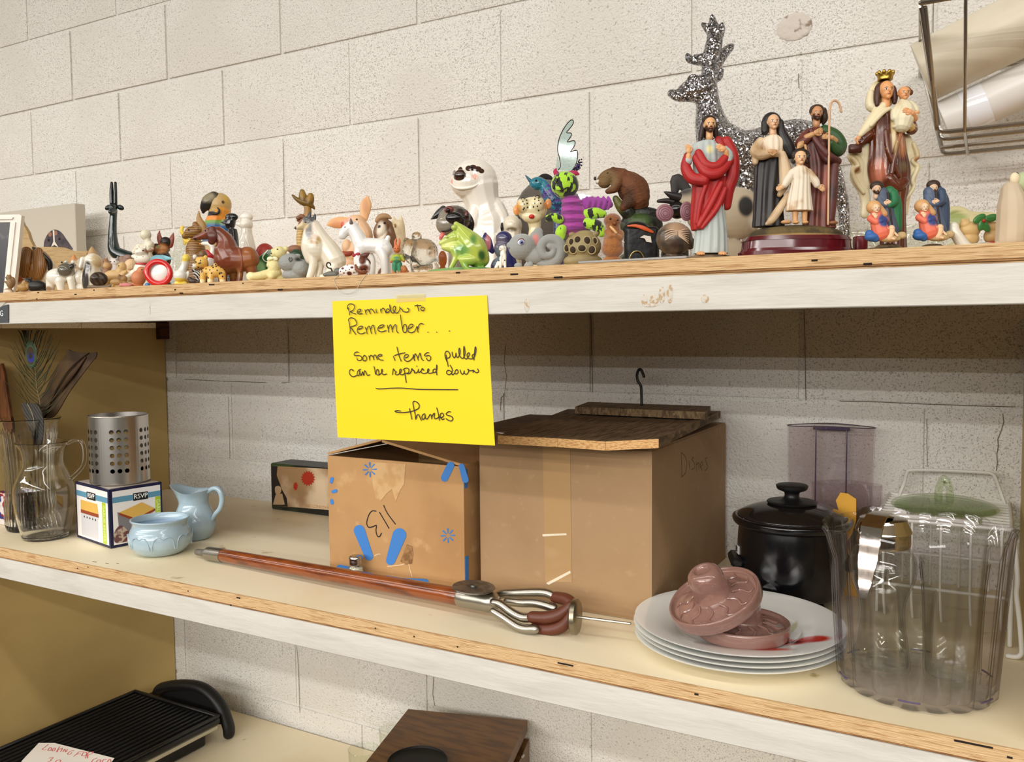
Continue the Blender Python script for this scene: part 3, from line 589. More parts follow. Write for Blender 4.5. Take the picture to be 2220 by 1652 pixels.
b = MB(); yl = V.y + .002; b.slab([on_y(x, y, yl) for x, y in ((-16, 790), (3, 788), (9, 812), (25, 920), (30, 1000), (10, 1000), (-2, 920))], (0, .006, 0)); hang(b, 'stick', mat('stick_wood', (104, 60, 28), .6, mix=((74, 40, 18), 16, .4, .6), stretch=(8, 8, 1.5)), t, smooth=False)
# clear pitcher
pc = at(.804, -.505); t = empty('glass_pitcher', pc, 'clear glass pitcher with thin handle between the ribbed vase and small printed box', 'pitcher')
glass_turn(t, 'vessel', smooth_prof([(.040, 0), (.044, .003), (.047, .012), (.0555, .055), (.0585, .092), (.0565, .112), (.047, .135), (.0395, .152), (.0385, .166), (.0420, .184), (.0505, .199), (.0520, .2015)]), .0022, CLEARR, 48, None, .006)
hv = Vector((.80, .60, 0)); b = MB(); b.tube([hv*.050 + Vector((0, 0, .197)), hv*.066 + Vector((0, 0, .203)), hv*.080 + Vector((0, 0, .196)), hv*.083 + Vector((0, 0, .17)), hv*.078 + Vector((0, 0, .148)), hv*.064 + Vector((0, 0, .132)), hv*.0535 + Vector((0, 0, .123))], .0042, n=12); b.build('handle', CLEARR, t)
# box of the garlic keeper
A, B_ = Vector((1.013, -.504, 0)), Vector((.862, -.4735, 0)); C_ = A + Vector((.0205, .1075, 0)); D_ = B_ + (C_ - A); hz = .118
A.z = B_.z = C_.z = D_.z = ZM
t = empty('garlic_keeper_box', (A + D_)/2, 'small white and navy printed box with RSVP lettering under steel holder', 'box')
b = MB(); b.slab([A, B_, D_, C_], (0, 0, hz)); hang(b, 'carton', mat('navy_card', (22, 24, 60), .35), t, smooth=False)
b = MB(); b.slab([p + Vector((0, 0, hz + .0002)) for p in (A.lerp(D_, .03), B_.lerp(C_, .03), D_.lerp(A, .03), C_.lerp(B_, .03))], (0, 0, .0004)); hang(b, 'carton_top', mat('grey_card_top', (196, 184, 170), .5), t, smooth=False)
WCARD = mat('white_card', (240, 234, 230), .4); TEAL = mat('teal_print', (96, 150, 176), .4); LIME = mat('lime_print', (178, 200, 48), .4); BLK = mat('black_print', (16, 16, 18), .4)
WDT = mat('wood_print', (226, 180, 88), .4); REDB = mat('red_brown_print', (150, 66, 32), .4); GREYP = mat('grey_print', (206, 204, 208), .4); WHT = mat('white_print', (248, 246, 244), .4)
def face(P0, P1, nrm):
    ex = P1 - P0; ez = Vector((0, 0, hz)); n = nrm
    def F(mb, pts, lift=.0004, sm=0):
        P = [P0 + ex*u + ez*v + n*lift for u, v in pts]
        if sm: P = crom(P, sm, True)
        mb.slab(P, n*.0002)
    return F, (lambda u, v, l: P0 + ex*u + ez*v + n*l), ex
def rect(u0, v0, u1, v1): return [(u0, v0), (u1, v0), (u1, v1), (u0, v1)]
nL = (A - B_).cross(Vector((0, 0, 1))).normalized(); nL = nL if nL.y < 0 else -nL
nR = (C_ - A).cross(Vector((0, 0, 1))).normalized(); nR = nR if nR.x > 0 else -nR
for (P0, P1, nr, g0, dark) in ((B_, A, nL, .80, 0), (A, C_, nR, .86, 1)):
    F, Q, ex = face(P0, P1, nr)
    def put(pts, name, m, lift, sm=0):
        mb = MB(); F(mb, pts, lift, sm); return hang(mb, name, m, t, smooth=False)
    put(rect(.035 if not dark else .06, .045, .965, .955), 'printed_panel', WCARD, .0003)
    put(rect(.035 if not dark else .06, .76, .965, .855), 'printed_band', TEAL, .0006)
    put(rect(g0, .05, g0+.10, .755), 'printed_strip', LIME, .0007)
    put(rect(.36, .745, .62, .875) if not dark else rect(.44, .745, .72, .875), 'printed_plate', BLK, .0009)
    if not dark:
        put([(.16, .08), (.66, .08), (.67, .50), (.16, .50)], 'printed_jar', GREYP, .0006); put([(.16, .51), (.69, .51), (.66, .70), (.165, .70)], 'printed_lid', WDT, .0008); put([(.16, .47), (.69, .47), (.69, .53), (.16, .53)], 'printed_lid_edge', REDB, .001)
        for k in range(5):
            u = .26 + k*.085; put([(u+.014*math.cos(q*PI/4), .415+.018*math.sin(q*PI/4)) for q in range(8)], 'printed_dot', BLK, .001)
    else:
        put([(.14, .60), (.50, .42), (.80, .48), (.80, .10), (.30, .10), (.16, .30)], 'printed_jar', mat('grey_print_dark', (128, 124, 126), .4), .0006)
        put([(.17, .585), (.48, .435), (.85, .555), (.60, .70)], 'printed_lid', WDT, .0009); put([(.17, .585), (.48, .435), (.85, .555), (.85, .515), (.48, .385), (.17, .545)], 'printed_lid_edge', REDB, .0011)
        for k in range(5):
            u = .56 + k*.062; put([(u+.018*math.cos(q*PI/4), .375+.022*k*.6+.016*math.sin(q*PI/4)) for q in range(8)], 'printed_dot', BLK, .0012)
        put([(.07, .1), (.07, .26), (.16, .36), (.24, .34), (.34, .24), (.48, .22), (.48, .09), (.2, .07)], 'printed_garlic', mat('garlic_print', (190, 170, 150), .4, mix=((110, 70, 70), 70, .45, .55)), .0013, 3)
        put([(.2, .07), (.34, .2), (.5, .26), (.56, .1)], 'printed_garlic', mat('plum_print', (110, 62, 66), .4), .0015)
    text_obj('lettering', 'RSVP', .0145 if not dark else .0135, WHT, t, frame_m(Q(.49 if not dark else .58, .81, .0013), ex, (0, 0, 1))).location = -t.location
    text_obj('lettering', 'GARLIC KEEPER', .0105, mat('pale_lettering', (232, 240, 170), .4), t, frame_m(Q(g0+.052, .40, .0010), (0, 0, -1), ex)).location = -t.location
# steel holder
ST = mat('brushed_steel', (206, 202, 196), .28, 1, bump=.00012, bscale=240, stretch=(1, 1, .03))
hc = Vector((.958, -.4375, ZM + hz + .0012)); t = empty('utensil_holder', hc, 'perforated stainless steel utensil holder standing on the small printed box', 'holder')
b = MB(); R_ = .0575; Hh = .140
b.lathe([(0, 0), (R_-.003, 0), (R_, .003), (R_, .022)], 96)
hole = mat('hole_dark', (16, 13, 10), .8)
# wall with real round holes: rows of openings cut in a polar grid
def drilled(mb, R_, z0, z1, cols, rows, cellw, rh, inner):
    n = 144; da = 2*PI/n; pass
cols = []
for g0 in range(6):
    a0 = g0*PI/3 + .42
    for k in range(3): cols.append(a0 + (k-1)*.235)
rows = [.030 + .0158*k for k in range(6)]
def wall(rad):
    vs = []; fs = []
    W_ = .0155; used = []
    cols_s = sorted(c % (2*PI) for c in cols)
    def P(a, z): return (rad*math.cos(a), rad*math.sin(a), z)
    half = .0079/R_
    def quad(a0, a1, z0, z1, k=1):
        for i in range(k):
            o = len(vs); x0 = a0+(a1-a0)*i/k; x1 = a0+(a1-a0)*(i+1)/k
            vs.extend([P(x0, z0), P(x1, z0), P(x1, z1), P(x0, z1)]); fs.append((o, o+1, o+2, o+3))
    zb = rows[0]-.0079; zt = rows[-1]+.0079
    for i, c_ in enumerate(cols_s):
        nx = cols_s[(i+1) % len(cols_s)] + (2*PI if i == len(cols_s)-1 else 0)
        if nx - half > c_ + half + 1e-4: quad(c_+half, nx-half, zb, zt, 3)
        for z in rows:
            o = len(vs); m = 16; sq = []; ci = []
            for q in range(m):
                an = 2*PI*q/m + PI/4; dx, dz = math.cos(an), math.sin(an); s_ = 1/max(abs(dx), abs(dz))
                sq.append(P(c_ + half*dx*s_, z + .0079*dz*s_)); ci.append(P(c_ + .0045/R_*dx, z + .0045*dz))
            vs.extend(sq + ci); fs.extend([(o+q, o+(q+1) % m, o+m+(q+1) % m, o+m+q) for q in range(m)])
    return vs, fs, zb, zt
v_, f_, zb, zt = wall(R_); b.add(v_, f_)
b.lathe([(R_, .022), (R_, zb)], 96); b.lathe([(R_, zt), (R_, Hh-.002), (R_+.0008, Hh-.001), (R_+.0004, Hh), (R_-.001, Hh), (R_-.0012, zt)], 96)
v2, f2, _, _ = wall(R_-.0012); b.add(v2, f2); b.lathe([(R_-.0012, zb), (R_-.0012, .003), (0, .003)], 96)
b.build('body', ST, t, ang=35)
# pale blue bowl and creamer
SKY = mat('pale_blue_glaze', (162, 184, 196), .16, coat=.6, bump=.0004, bscale=40)
SKYIN = mat('blue_glaze_inside', (112, 144, 180), .2, coat=.5)
bc = at(1.128, -.478); t = empty('sugar_bowl', bc, 'pale blue ceramic open bowl with embossed scallops', 'bowl')
emb = lambda a, r, z: r + (.0011*abs(math.sin(4*a))**.5 if .015 < z < .042 else 0)
b = MB(); outp = smooth_prof([(.030, 0), (.040, .002), (.053, .014), (.0578, .030), (.0555, .044), (.051, .054), (.0505, .060), (.054, .0665)])
b.lathe([(0, .0005)] + outp + smooth_prof([(.0535, .0685), (.051, .068), (.0475, .060), (.048, .052), (.052, .040), (.052, .028), (.040, .008), (0, .006)], 3), 64, fn=emb); b.build('body', SKY, t, ang=70)
b = MB(); b.lathe(smooth_prof([(.0468, .056), (.0472, .050), (.0513, .040), (.0513, .028), (.039, .0086), (0, .0068)], 3), 64); b.build('inner_glaze', SKYIN, t, ang=70)
b = MB()
for k in range(8):
    a0 = 2*PI*k/8 + .2
    for da, dz in ((-.39, .0), (0, 0)): 
        P = [(.0585*math.cos(a0+x), .0585*math.sin(a0+x), .030 + z) for x, z in ((-.36, -.013), (-.30, .004), (-.16, .011), (0, .007))] if da else [(.0585*math.cos(a0+x), .0585*math.sin(a0+x), .030 + z) for x, z in ((0, .007), (.16, .011), (.30, .004), (.36, -.013))]
        b.tube(P, [.0007, .001, .001, .0007], n=6)
b.build('embossed_pattern', SKY, t)
cc = at(1.092, -.366); t = empty('creamer_jug', cc, 'pale blue ceramic creamer jug with handle beside the bowl', 'jug')
def spout(a, r, z):
    k = max(0, (z-.075)/.035); d = math.cos(a - PI*1.16)
    return r*(1 + .32*k*max(0, d)**4)
def spz(P): return P
b = MB(); pr_ = smooth_prof([(.024, 0), (.031, .002), (.041, .018), (.0435, .032), (.0405, .048), (.033, .064), (.0295, .076), (.0315, .090), (.0375, .104)])
inn = smooth_prof([(.0355, .104), (.0285, .090), (.0265, .076), (.030, .064), (.037, .048), (.040, .032), (.037, .018), (0, .006)], 3)
n_ = 56; prof = [(0, .0005)] + pr_ + inn
b.lathe(prof, n_, fn=spout)
b.v = [(x, y, z + (.010*max(0, (z-.085)/.02)*(max(0, math.cos(math.atan2(y, x) - PI*1.16))**2 - .55*abs(math.sin(math.atan2(y, x) - PI*1.16))**2))) for x, y, z in b.v]
b.build('body', SKY, t, ang=70)
ha = math.radians(16); hd = Vector((math.cos(ha), math.sin(ha), 0))
b = MB(); b.tube([hd*.033 + Vector((0, 0, .098)), hd*.047 + Vector((0, 0, .106)), hd*.060 + Vector((0, 0, .103)), hd*.066 + Vector((0, 0, .086)), hd*.061 + Vector((0, 0, .066)), hd*.049 + Vector((0, 0, .052)), hd*.041 + Vector((0, 0, .040))], [.0045, .0052, .006, .0056, .005, .0045, .0035], n=12); b.build('handle', SKY, t)
# red and blue carton at the left edge
t = empty('patterned_carton', at(.632, -.455), 'corner of red, white and blue carton beside the ribbed vase', 'carton')
b = MB(); b.box((-.022, 0, .036), (.072, .05, .072), .001); b.build('carton', mat('red_blue_print', (220, 214, 214), .5, mix=(((150, 30, 34), 40, .5, .53), ((40, 50, 120), 46, .56, .58))), t)
# salt shaker
t = empty('salt_shaker', at(1.598, -.4615), 'small faceted glass salt shaker with steel cap by the blue printed carton', 'shaker')
glass_turn(t, 'jar', [(.0125, 0), (.0148, .004), (.0150, .014), (.0138, .026), (.0105, .032)], .0016, CLEAR, 10, None, .003)
b = MB(); b.lathe([(.0095, .0015+.002), (.0120, .006), (.0122, .014), (.0115, .026), (.009, .028), (0, .028)], 24); b.build('salt', mat('salt', (226, 220, 206), .9), t)
b = MB(); b.lathe(smooth_prof([(.0108, .0325), (.0112, .034), (.0112, .042), (.0118, .0435), (.0100, .047), (.005, .0485), (0, .0488)], 3), 24); b.build('cap', mat('polished_steel', (190, 186, 178), .2, 1), t)
# walking stick seat
t = empty('stick_seat', Vector((1.63, -.497, ZM)), 'folded walking stick seat with polished brown shaft and metal fork handle', 'walking stick')
MT = mat('worn_aluminium', (172, 166, 154), .32, 1, bump=.0003, bscale=60); LEA = mat('brown_leather', (92, 46, 28), .45, bump=.0005, bscale=120)
VARN = mat('varnished_wood', (134, 68, 28), .22, coat=.7, mix=((96, 44, 18), 9, .4, .65), stretch=(2, 12, 12))
a0, a1, a2, a3 = Vector((1.2225, -.4705, ZM+.0105)), Vector((1.296, -.4775, ZM+.0148)), Vector((1.843, -.513, ZM+.0262)), Vector((1.893, -.5145, ZM+.0275))
b = MB(); b.tube([a1, a1.lerp(a2, .5), a2], [.0122, .0132, .0138], n=20, sub=6); hang(b, 'shaft', VARN, t)
b = MB(); b.tube([a0.lerp(a1, .45), a1 + (a1-a0)*.05], [.0128, .0128], n=20, sub=1, cap=False); b.tube([a0.lerp(a1, .46), a0.lerp(a1, .47)], [.011, .011], n=20, sub=1); hang(b, 'ferrule', MT, t, ang=35)
b = MB(); b.tube([a0, a0.lerp(a1, .36)], [.0062, .0068], n=16, sub=1); b.tube([a0.lerp(a1, .30), a0.lerp(a1, .44)], [.0078, .0095], n=16, sub=1); hang(b, 'tip', mat('tip_rubber', (128, 120, 110), .5, .6), t, ang=35)
b = MB(); b.tube([a2 - (a2-a1)*.002, a2.lerp(a3, .55), a3], [.0146, .0150, .0158], n=20, sub=2); hang(b, 'collar', MT, t, ang=45)
dc = Vector((1.872, -.5265, ZM+.0475)); b = MB(); b.lathe([(0, 0), (.031, .0006), (.032, .0016), (.031, .0028), (.006, .0036), (.0055, .006), (0, .0065)], 40, M=Matrix.Translation(dc) @ Matrix.Rotation(.06, 4, 'Y')); hang(b, 'ground_disc', mat('grey_disc', (128, 122, 112), .38, .8, mix=((96, 92, 86), 60, .45, .6)), t, ang=45)
b = MB(); b.tube([dc, Vector((1.868, -.517, ZM+.036))], .004, n=8, sub=1); hang(b, 'disc_stem', MT, t)
def cpt(px, py, y): return on_y(px, py, y)
arms = ([(1068, 1300), (1085, 1289), (1120, 1286), (1180, 1285), (1204, 1295)], -.492), ([(1070, 1306), (1085, 1310), (1110, 1328), (1134, 1339), (1156, 1338)], -.530), ([(1070, 1326), (1090, 1338), (1120, 1358), (1140, 1364), (1160, 1364)], -.540), ([(1100, 1304), (1130, 1307), (1165, 1308), (1200, 1318)], -.505)
for pts, y in arms:
    b = MB(); b.tube([cpt(px, py, y) for px, py in pts], [.0060, .0063, .0065, .0066, .0066][:len(pts)], n=12); b.v = [(x, y, max(z, ZM+.0002)) for x, y, z in b.v]; hang(b, 'fork_arm', MT, t)
for pts, y0_, y1_ in (([(1204, 1295), (1228, 1300), (1240, 1312), (1236, 1326)], -.492, -.510), ([(1154, 1338), (1185, 1339), (1215, 1331), (1238, 1312)], -.530, -.516), ([(1160, 1363), (1195, 1365), (1222, 1355), (1240, 1330)], -.528, -.520)):
    b = MB(); m_ = len(pts); b.tube([cpt(px, py, y0_+(y1_-y0_)*i/(m_-1)) for i, (px, py) in enumerate(pts)], [.0084, .0090, .0086, .0066], n=12); b.v = [(x, y, max(z, ZM+.0002)) for x, y, z in b.v]; hang(b, 'leather_grip', LEA, t)
pc = on_y(1247, 1337, -.524); hd = (a3-a2).normalized()
b = MB(); rot = Vector((0, 0, 1)).rotation_difference((hd + Vector((.1, .25, 0))).normalized()).to_matrix().to_4x4()
b.lathe([(0, -.005), (.022, -.005), (.0245, -.003), (.0245, .003), (.022, .005), (0, .005)], 32, M=Matrix.Translation(pc) @ rot); hang(b, 'seat_plate', mat('aged_plate', (150, 142, 122), .35, 1, bump=.0004, bscale=80), t, ang=40)
b = MB(); b.tube([pc, on_y(1366, 1352, -.508)], [.0022, .0018], n=8, sub=1); hang(b, 'spike', MT, t)
# plates
px_, py_, pr0 = 2.238, -.448, .1345
CHINA = (240, 240, 235)
for k in range(4):
    z = .0068*k; t = empty('dinner_plate', at(px_ + (0, .001, -.001, .0005)[k], py_ + (0, .0008, -.0006, .0004)[k], ZM + z), ('lowest white porcelain plate of the stack of four', 'second white plate from the bottom of the stack', 'third white plate up, just under the top plate', 'top white plate with red poppies carrying pink glass')[k], 'plate', 'stack of porcelain plates')
    pat = []
    if k == 3:
        pat = [((.062, -.030, .02), (.034, .016, .1), (200, 44, 22), .25), ((.040, -.072, .02), (.042, .013, .1), (206, 60, 44), .3), ((.100, -.018, .02), (.02, .015, .1), (206, 50, 26), .3), ((.078, -.028, .02), (.010, .006, .1), (90, 20, 16), .5), ((.035, -.072, .02), (.010, .004, .1), (120, 24, 20), .5), ((.066, .030, .02), (.004, .022, .1), (206, 204, 160), .3), ((.048, -.022, .02), (.014, .003, .1), (120, 130, 96), .4)]
    m_ = mat('porcelain_%d' % k, CHINA, .08, coat=.5, patches=pat)
    b = MB(); b.lathe(smooth_prof([(0, .0025), (.070, .0026), (.082, .0045), (.110, .011), (pr0, .0158)], 4) + smooth_prof([(pr0+.0006, .0166), (pr0, .0176), (.110, .0133), (.084, .0072), (.072, .0055), (0, .0052)], 4), 96); b.build('body', m_, t, ang=60)
    b = MB(); b.lathe([(.066, .003), (.0665, 0), (.069, 0), (.070, .003)], 64, closed=True); b.build('foot_ring', m_, t)
# pink glass sombrero lids
PINK = mat('pink_glass', (200, 152, 138), .05, trans=.6, ior=1.46, bump=.0006, bscale=60, coat=.5)
def sombrero(M, label):
    t = empty('pink_glass_reamer', M.to_translation(), label, 'glass dish', 'pink glass reamers'); t.rotation_euler = M.to_euler()
    b = MB(); b.lathe(smooth_prof([(0, .049), (.010, .048), (.017, .040), (.0195, .020), (.026, .010), (.044, .006), (.052, .000), (.0585, .002), (.0605, .008), (.061, .016), (.0595, .0195), (.057, .0185), (.055, .0145), (.046, .0135), (.034, .0165), (.0255, .019), (.0235, .026), (.0235, .040), (.0215, .052), (.016, .058), (.011, .0585), (.0085, .055), (0, .0535)], 4), 64); b.build('dish', PINK, t, ang=70)
    b = MB()
    for k in range(12):
        a = 2*PI*k/12; b.tube([(r*math.cos(a + tw), r*math.sin(a + tw), z) for r, z, tw in ((.027, .0205, 0), (.036, .0165, .18), (.046, .0145, .05), (.052, .0148, .2))], [.0012, .0017, .0014, .0006], n=6, sub=3)
    b.build('moulded_swag', PINK, t); return t
low = Vector((2.252, -.480, ZM + 0.0068*3 + .0072)); sombrero(Matrix.Translation(low), 'pink moulded glass reamer lying flat on the top plate')
nrm = Vector((-.277, -.359, .886)).normalized()
mt = Matrix.Translation(on_y(1560, 1320, -.500) + nrm*.003) @ Vector((0, 0, 1)).rotation_difference(nrm).to_matrix().to_4x4()
sombrero(mt, 'pink moulded glass reamer tilted on top of the other one')
# slow cooker
t = empty('slow_cooker', at(2.262, -.214), 'small black slow cooker with glass lid and round knob', 'slow cooker')
BLKG = mat('black_gloss', (12, 12, 15), .18, coat=.4); BLKP = mat('black_plastic', (20, 20, 21), .45)
b = MB(); b.lathe(smooth_prof([(.058, .012), (.074, .014), (.080, .030), (.082, .060), (.081, .100), (.079, .118)], 4) + [(.076, .118), (.074, .03), (0, .03)], 64); b.build('housing', BLKG, t, ang=60)
b = MB(); b.lathe(smooth_prof([(.079, .119), (.086, .121), (.0895, .127), (.0885, .132), (.083, .1335), (.080, .131), (.078, .125)], 4), 64, closed=True); b.build('crock_rim', BLKG, t, ang=60)
b = MB(); b.lathe(smooth_prof([(.0815, .1335), (.079, .1375), (.060, .146), (.035, .152), (0, .154)], 4) + smooth_prof([(0, .151), (.035, .149), (.060, .143), (.078, .1345)], 4), 64); b.build('lid', mat('smoked_lid', (52, 46, 42), .06, trans=.55), t, ang=60)
b = MB(); b.lathe(smooth_prof([(.036, .1525), (.037, .156), (.020, .158), (.012, .162), (.012, .170), (.021, .174), (.0235, .178), (.022, .182), (0, .184)], 3), 40); b.build('knob', BLKP, t, ang=60)
for a in (-2.3, -.8, .8, 2.3):
    b = MB(); b.box((0, 0, .007), (.030, .022, .014), .004, M=Matrix.Rotation(a, 4, 'Z') @ Matrix.Translation((.062, 0, 0))); b.build('foot', BLKP, t)
for a in (0.35, 3.5):
    b = MB(); b.box((.084, 0, .062), (.02, .06, .016), .005, M=Matrix.Rotation(a, 4, 'Z')); b.build('handle', BLKP, t)
for k in range(1):
    a = math.radians(203); b = MB(); Mx = Matrix.Rotation(a, 4, 'Z')
    for q in range(5): b.box((.0830, (q-2)*.0055, .080), (.0012, .0058, .013), 0, M=Matrix.Rotation((q-2)*.066, 4, 'Z') @ Matrix.Translation((0, -(q-2)*.0055, 0)))
    b.v = [tuple(Mx @ Vector(v)) for v in b.v]; b.build('label_plate', mat('label_white', (214, 210, 202), .4), t, smooth=False)
    b = MB()
    for q in range(3): b.box((.0838, 0, .080), (.0012, .0022, .008), 0, M=Mx @ Matrix.Rotation((q-1)*.045, 4, 'Z'))
    b.build('label_lettering', BLK, t, smooth=False)
b = MB(); b.lathe([(0, 0), (.013, 0), (.012, .012), (0, .012)], 24, M=Matrix.Rotation(math.radians(262), 4, 'Z') @ Matrix.Translation((.080, 0, .035)) @ Matrix.Rotation(PI/2, 4, 'Y')); b.build('dial', BLKG, t)
# clear kidney shaped juice container with a second one in front
def kidney(w, d, n=48):
    out = []
    for k in range(n):
        a = 2*PI*k/n; x = math.cos(a)*w; y = math.sin(a)*d; y += d*.45*math.cos(2.0*x/w*PI*.5) - d*.2
        out.append((x, y))
    return out
def kidney_jar(t, w, d, h, th, name, m, tp=1.0):
    o = kidney(w, d); b = MB(); i_ = kidney(w-th, d-th)
    rings = [[(x*.0, y*.0, 0) for x, y in o]] + [[(x*s, y*s, z) for x, y in o] for s, z in ((.90*tp, 0), (.92*tp, .004), (1, h))] + [[(x, y, h) for x, y in i_], [(x*.92*tp, y*.92*tp, .006) for x, y in i_], [(0, 0, .006) for x, y in i_]]
    b.loft(rings, cap=False); return b.build(name, m, t, ang=50)
SMOKE = glass('smoky_plastic', (250, 248, 249), .03, 1.46, edge=.45)
t = empty('juice_container', at(2.292, -.040), 'tall clear plastic container with wavy outline standing by the wall', 'container'); t.rotation_euler.z = .12
kidney_jar(t, .070, .026, .258, .0022, 'vessel', SMOKE)
PUR = mat('violet_edge', (110, 96, 130), .2, trans=.4)
b = MB(); b.tube([(x, y, .258) for x, y in kidney(.070, .026)], .0010, n=6, sub=1, closed=True); b.build('rim', mat('rim_edge', (96, 84, 92), .2), t)
b = MB(); b.box((0, .022, .250), (.060, .003, .006), .001); b.build('grip_bar', PUR, t)
for x in (-.025, .025):
    b = MB(); b.tube([(x*1.0, .020, .248), (x, .018, .02)], .0012, n=6, sub=1); b.build('seam', PUR, t)
t = empty('measuring_beaker', at(2.326, -.0955), 'shorter clear plastic beaker in front of the tall wavy container', 'beaker'); t.rotation_euler.z = .12
kidney_jar(t, .054, .020, .172, .002, 'vessel', SMOKE)
t = empty('yellow_sticker', at(2.338, -.150), 'folded orange yellow paper standing behind the fluted clear bucket', 'paper')
yp = -.150; P = [on_y(x, y, yp) for x, y in ((1812, 1085), (1822, 1068), (1838, 1070), (1856, 1082), (1856, 1130), (1846, 1160), (1836, 1175), (1828, 1140))]; zmn = min(p.z for p in P)
low_ = [Vector((2.352, yp, ZM)), Vector((2.318, yp, ZM))]
b = MB(); b.slab([P[0], P[1], P[2], P[3], P[4], P[5], P[6], low_[0], low_[1], P[7]], (0, .0012, 0)); hang(b, 'paper', mat('orange_paper', (222, 164, 52), .6), t, smooth=False)
# white wire dish rack with a glass lid on it
WIRE = mat('white_coated_wire', (232, 230, 222), .35)
t = empty('dish_rack', at(2.475, -.13), 'white coated wire dish rack by the right panel', 'dish rack')
rx0, rx1, ry0, ry1, rz = 2.386, 2.557, -.232, -.030, ZM + .146
def wire(name, pts, r=.0022, n=8, sub=5, closed=False):
    b = MB(); b.tube(pts, r, n=n, sub=sub, closed=closed); return hang(b, name, WIRE, t)
for zz, r in ((rz, .0028), (ZM + .05, .0024)):
    wire('rim_wire', [(rx0, ry0+.01, zz), (rx0, ry1-.01, zz), (rx0+.01, ry1, zz), (rx1-.01, ry1, zz), (rx1, ry1-.01, zz), (rx1, ry0+.01, zz), (rx1-.01, ry0, zz), (rx0+.01, ry0, zz)], r, closed=True, sub=3)
for k in range(9):
    y = ry0 + .02 + k*.0205
    b = MB(); b.tube([(rx0+.001, y, rz), (rx0+.034, y, rz+.001)], .0019, n=6, sub=1); hang(b, 'slat_wire', WIRE, t)
    b = MB(); b.tube([(rx1-.034, y, rz+.001), (rx1-.001, y, rz)], .0019, n=6, sub=1); hang(b, 'slat_wire', WIRE, t)
for k in range(5): wire('upright_wire', [(rx0 + .01 + k*.0375, ry0, rz), (rx0 + .01 + k*.0375, ry0, ZM+.05), (rx0 + .012 + k*.0375, ry0+.01, ZM+.0022)], .0019, sub=2)
for k in range(4): wire('upright_wire', [(rx0 + .02 + k*.042, ry1, rz), (rx0 + .02 + k*.042, ry1, ZM+.0022)], .0019, sub=1)
for x in (rx0, rx1):
    wire('upright_wire', [(x, ry0+.02, rz), (x, ry0+.02, ZM+.0022)], .0022, sub=1); wire('upright_wire', [(x, ry1-.02, rz), (x, ry1-.02, ZM+.0022)], .0022, sub=1)
yh = -.034; wire('handle', [on_y(x, y, yh) for x, y in ((1946, 1082), (1960, 1048), (1966, 1026), (1978, 1019), (2050, 1020), (2130, 1024), (2150, 1027), (2160, 1040), (2178, 1092))] , .0026)
wire('handle', [(rx0+.03, ry0, rz), (rx0+.03, ry0-.004, rz+.006), (rx1-.05, ry0-.004, rz+.006), (rx1-.05, ry0, rz)], .0034, sub=3)
t = empty('wire_stand', at(2.548, -.33), 'bent white wire frame leaning at the right panel beside the bucket', 'wire')
b = MB(); ys = -.33; b.tube([on_y(x, y, ys) for x, y in ((2186, 1422), (2204, 1424), (2212, 1420), (2215, 1408), (2210, 1340), (2204, 1288), (2206, 1250))] + [Vector((2.557, -.318, ZM+.16)), Vector((2.557, -.290, ZM+.13)), Vector((2.557, -.285, ZM+.0026))], .0032, n=10); 
b.v = [(x, y, max(z, ZM+.0002)) for x, y, z in b.v]; hang(b, 'wire', WIRE, t)
GREENG = glass('green_tint_glass', (240, 246, 232), edge=.5)
lc = Vector((2.470, -.132, rz + .0042)); t = empty('casserole_cover', lc, 'clear glass casserole cover with arched handle lying on the dish rack', 'cover')
b = MB(); b.lathe(smooth_prof([(.072, 0), (.074, .003), (.066, .008), (.04, .014), (0, .016)], 4) + smooth_prof([(0, .012), (.04, .010), (.064, .005), (.070, 0)], 4), 56); b.build('dome', GREENG, t, ang=60)
b = MB(); b.tube([(-.008, .004, .013), (-.007, .003, .030), (.000, 0, .044), (.007, -.003, .030), (.008, -.004, .013)], [.006, .0055, .006, .0055, .006], n=12, flat=((.4, .9, 0), .8)); b.build('handle', GREENG, t)
# fluted clear bucket and what stands in it
bk = at(2.456, -.474); t = empty('ice_bucket', bk, 'large clear fluted plastic ice bucket with wavy rim', 'bucket')
def flute(a, r, z):
    k = abs(math.sin(9*a)); w = .0060*min(1, z/.01 + .5)
    lob = max(0, math.cos(2*(a - math.radians(205))))**10*max(0, (z-.165)/.03)*.012
    return r + w*k - w*.5 + lob
prof = [(0, 0), (.060, 0), (.0805, .001), (.0845, .006), (.0850, .014), (.0900, .08), (.0955, .150), (.0985, .186), (.1000, .190), (.0985, .192), (.0962, .188), (.0930, .150), (.0875, .08), (.0825, .014), (.080, .010), (0, .010)]
b = MB(); b.lathe(prof, 144, fn=flute)
b.v = [(x, y, z + (.0035*math.cos(6*math.atan2(y, x)) if z > .18 else 0)) for x, y, z in b.v]; b.build('vessel', PLASTIC, t, ang=50)
b = MB()
for k in range(18):
    if k % 3 != 1: continue
    a0 = 2*PI*k/18; b.tube([((.0868)*math.cos(a0+x), (.0868)*math.sin(a0+x), .012) for x in (.05, .17, .29)], .0012, n=6, sub=3)
b.build('base_ring', PUR, t)
sy = bk + Vector((-.038, .002, .0122)); t = empty('syrup_dispenser', sy, 'glass syrup dispenser with chrome pour lid standing inside the bucket', 'dispenser')
glass_turn(t, 'jar', smooth_prof([(.029, 0), (.033, .004), (.030, .030), (.026, .060), (.027, .085), (.036, .110), (.038, .130), (.031, .148), (.026, .153)]), .0022, CLEAR, 40, None, .006)
CHR = mat('chrome', (214, 208, 196), .06, 1)
b = MB(); b.lathe(smooth_prof([(.0275, .150), (.031, .152), (.031, .166), (.0325, .168), (.031, .172), (.027, .181), (.024, .184), (0, .185)], 3), 48); b.build('cap', CHR, t, ang=40)
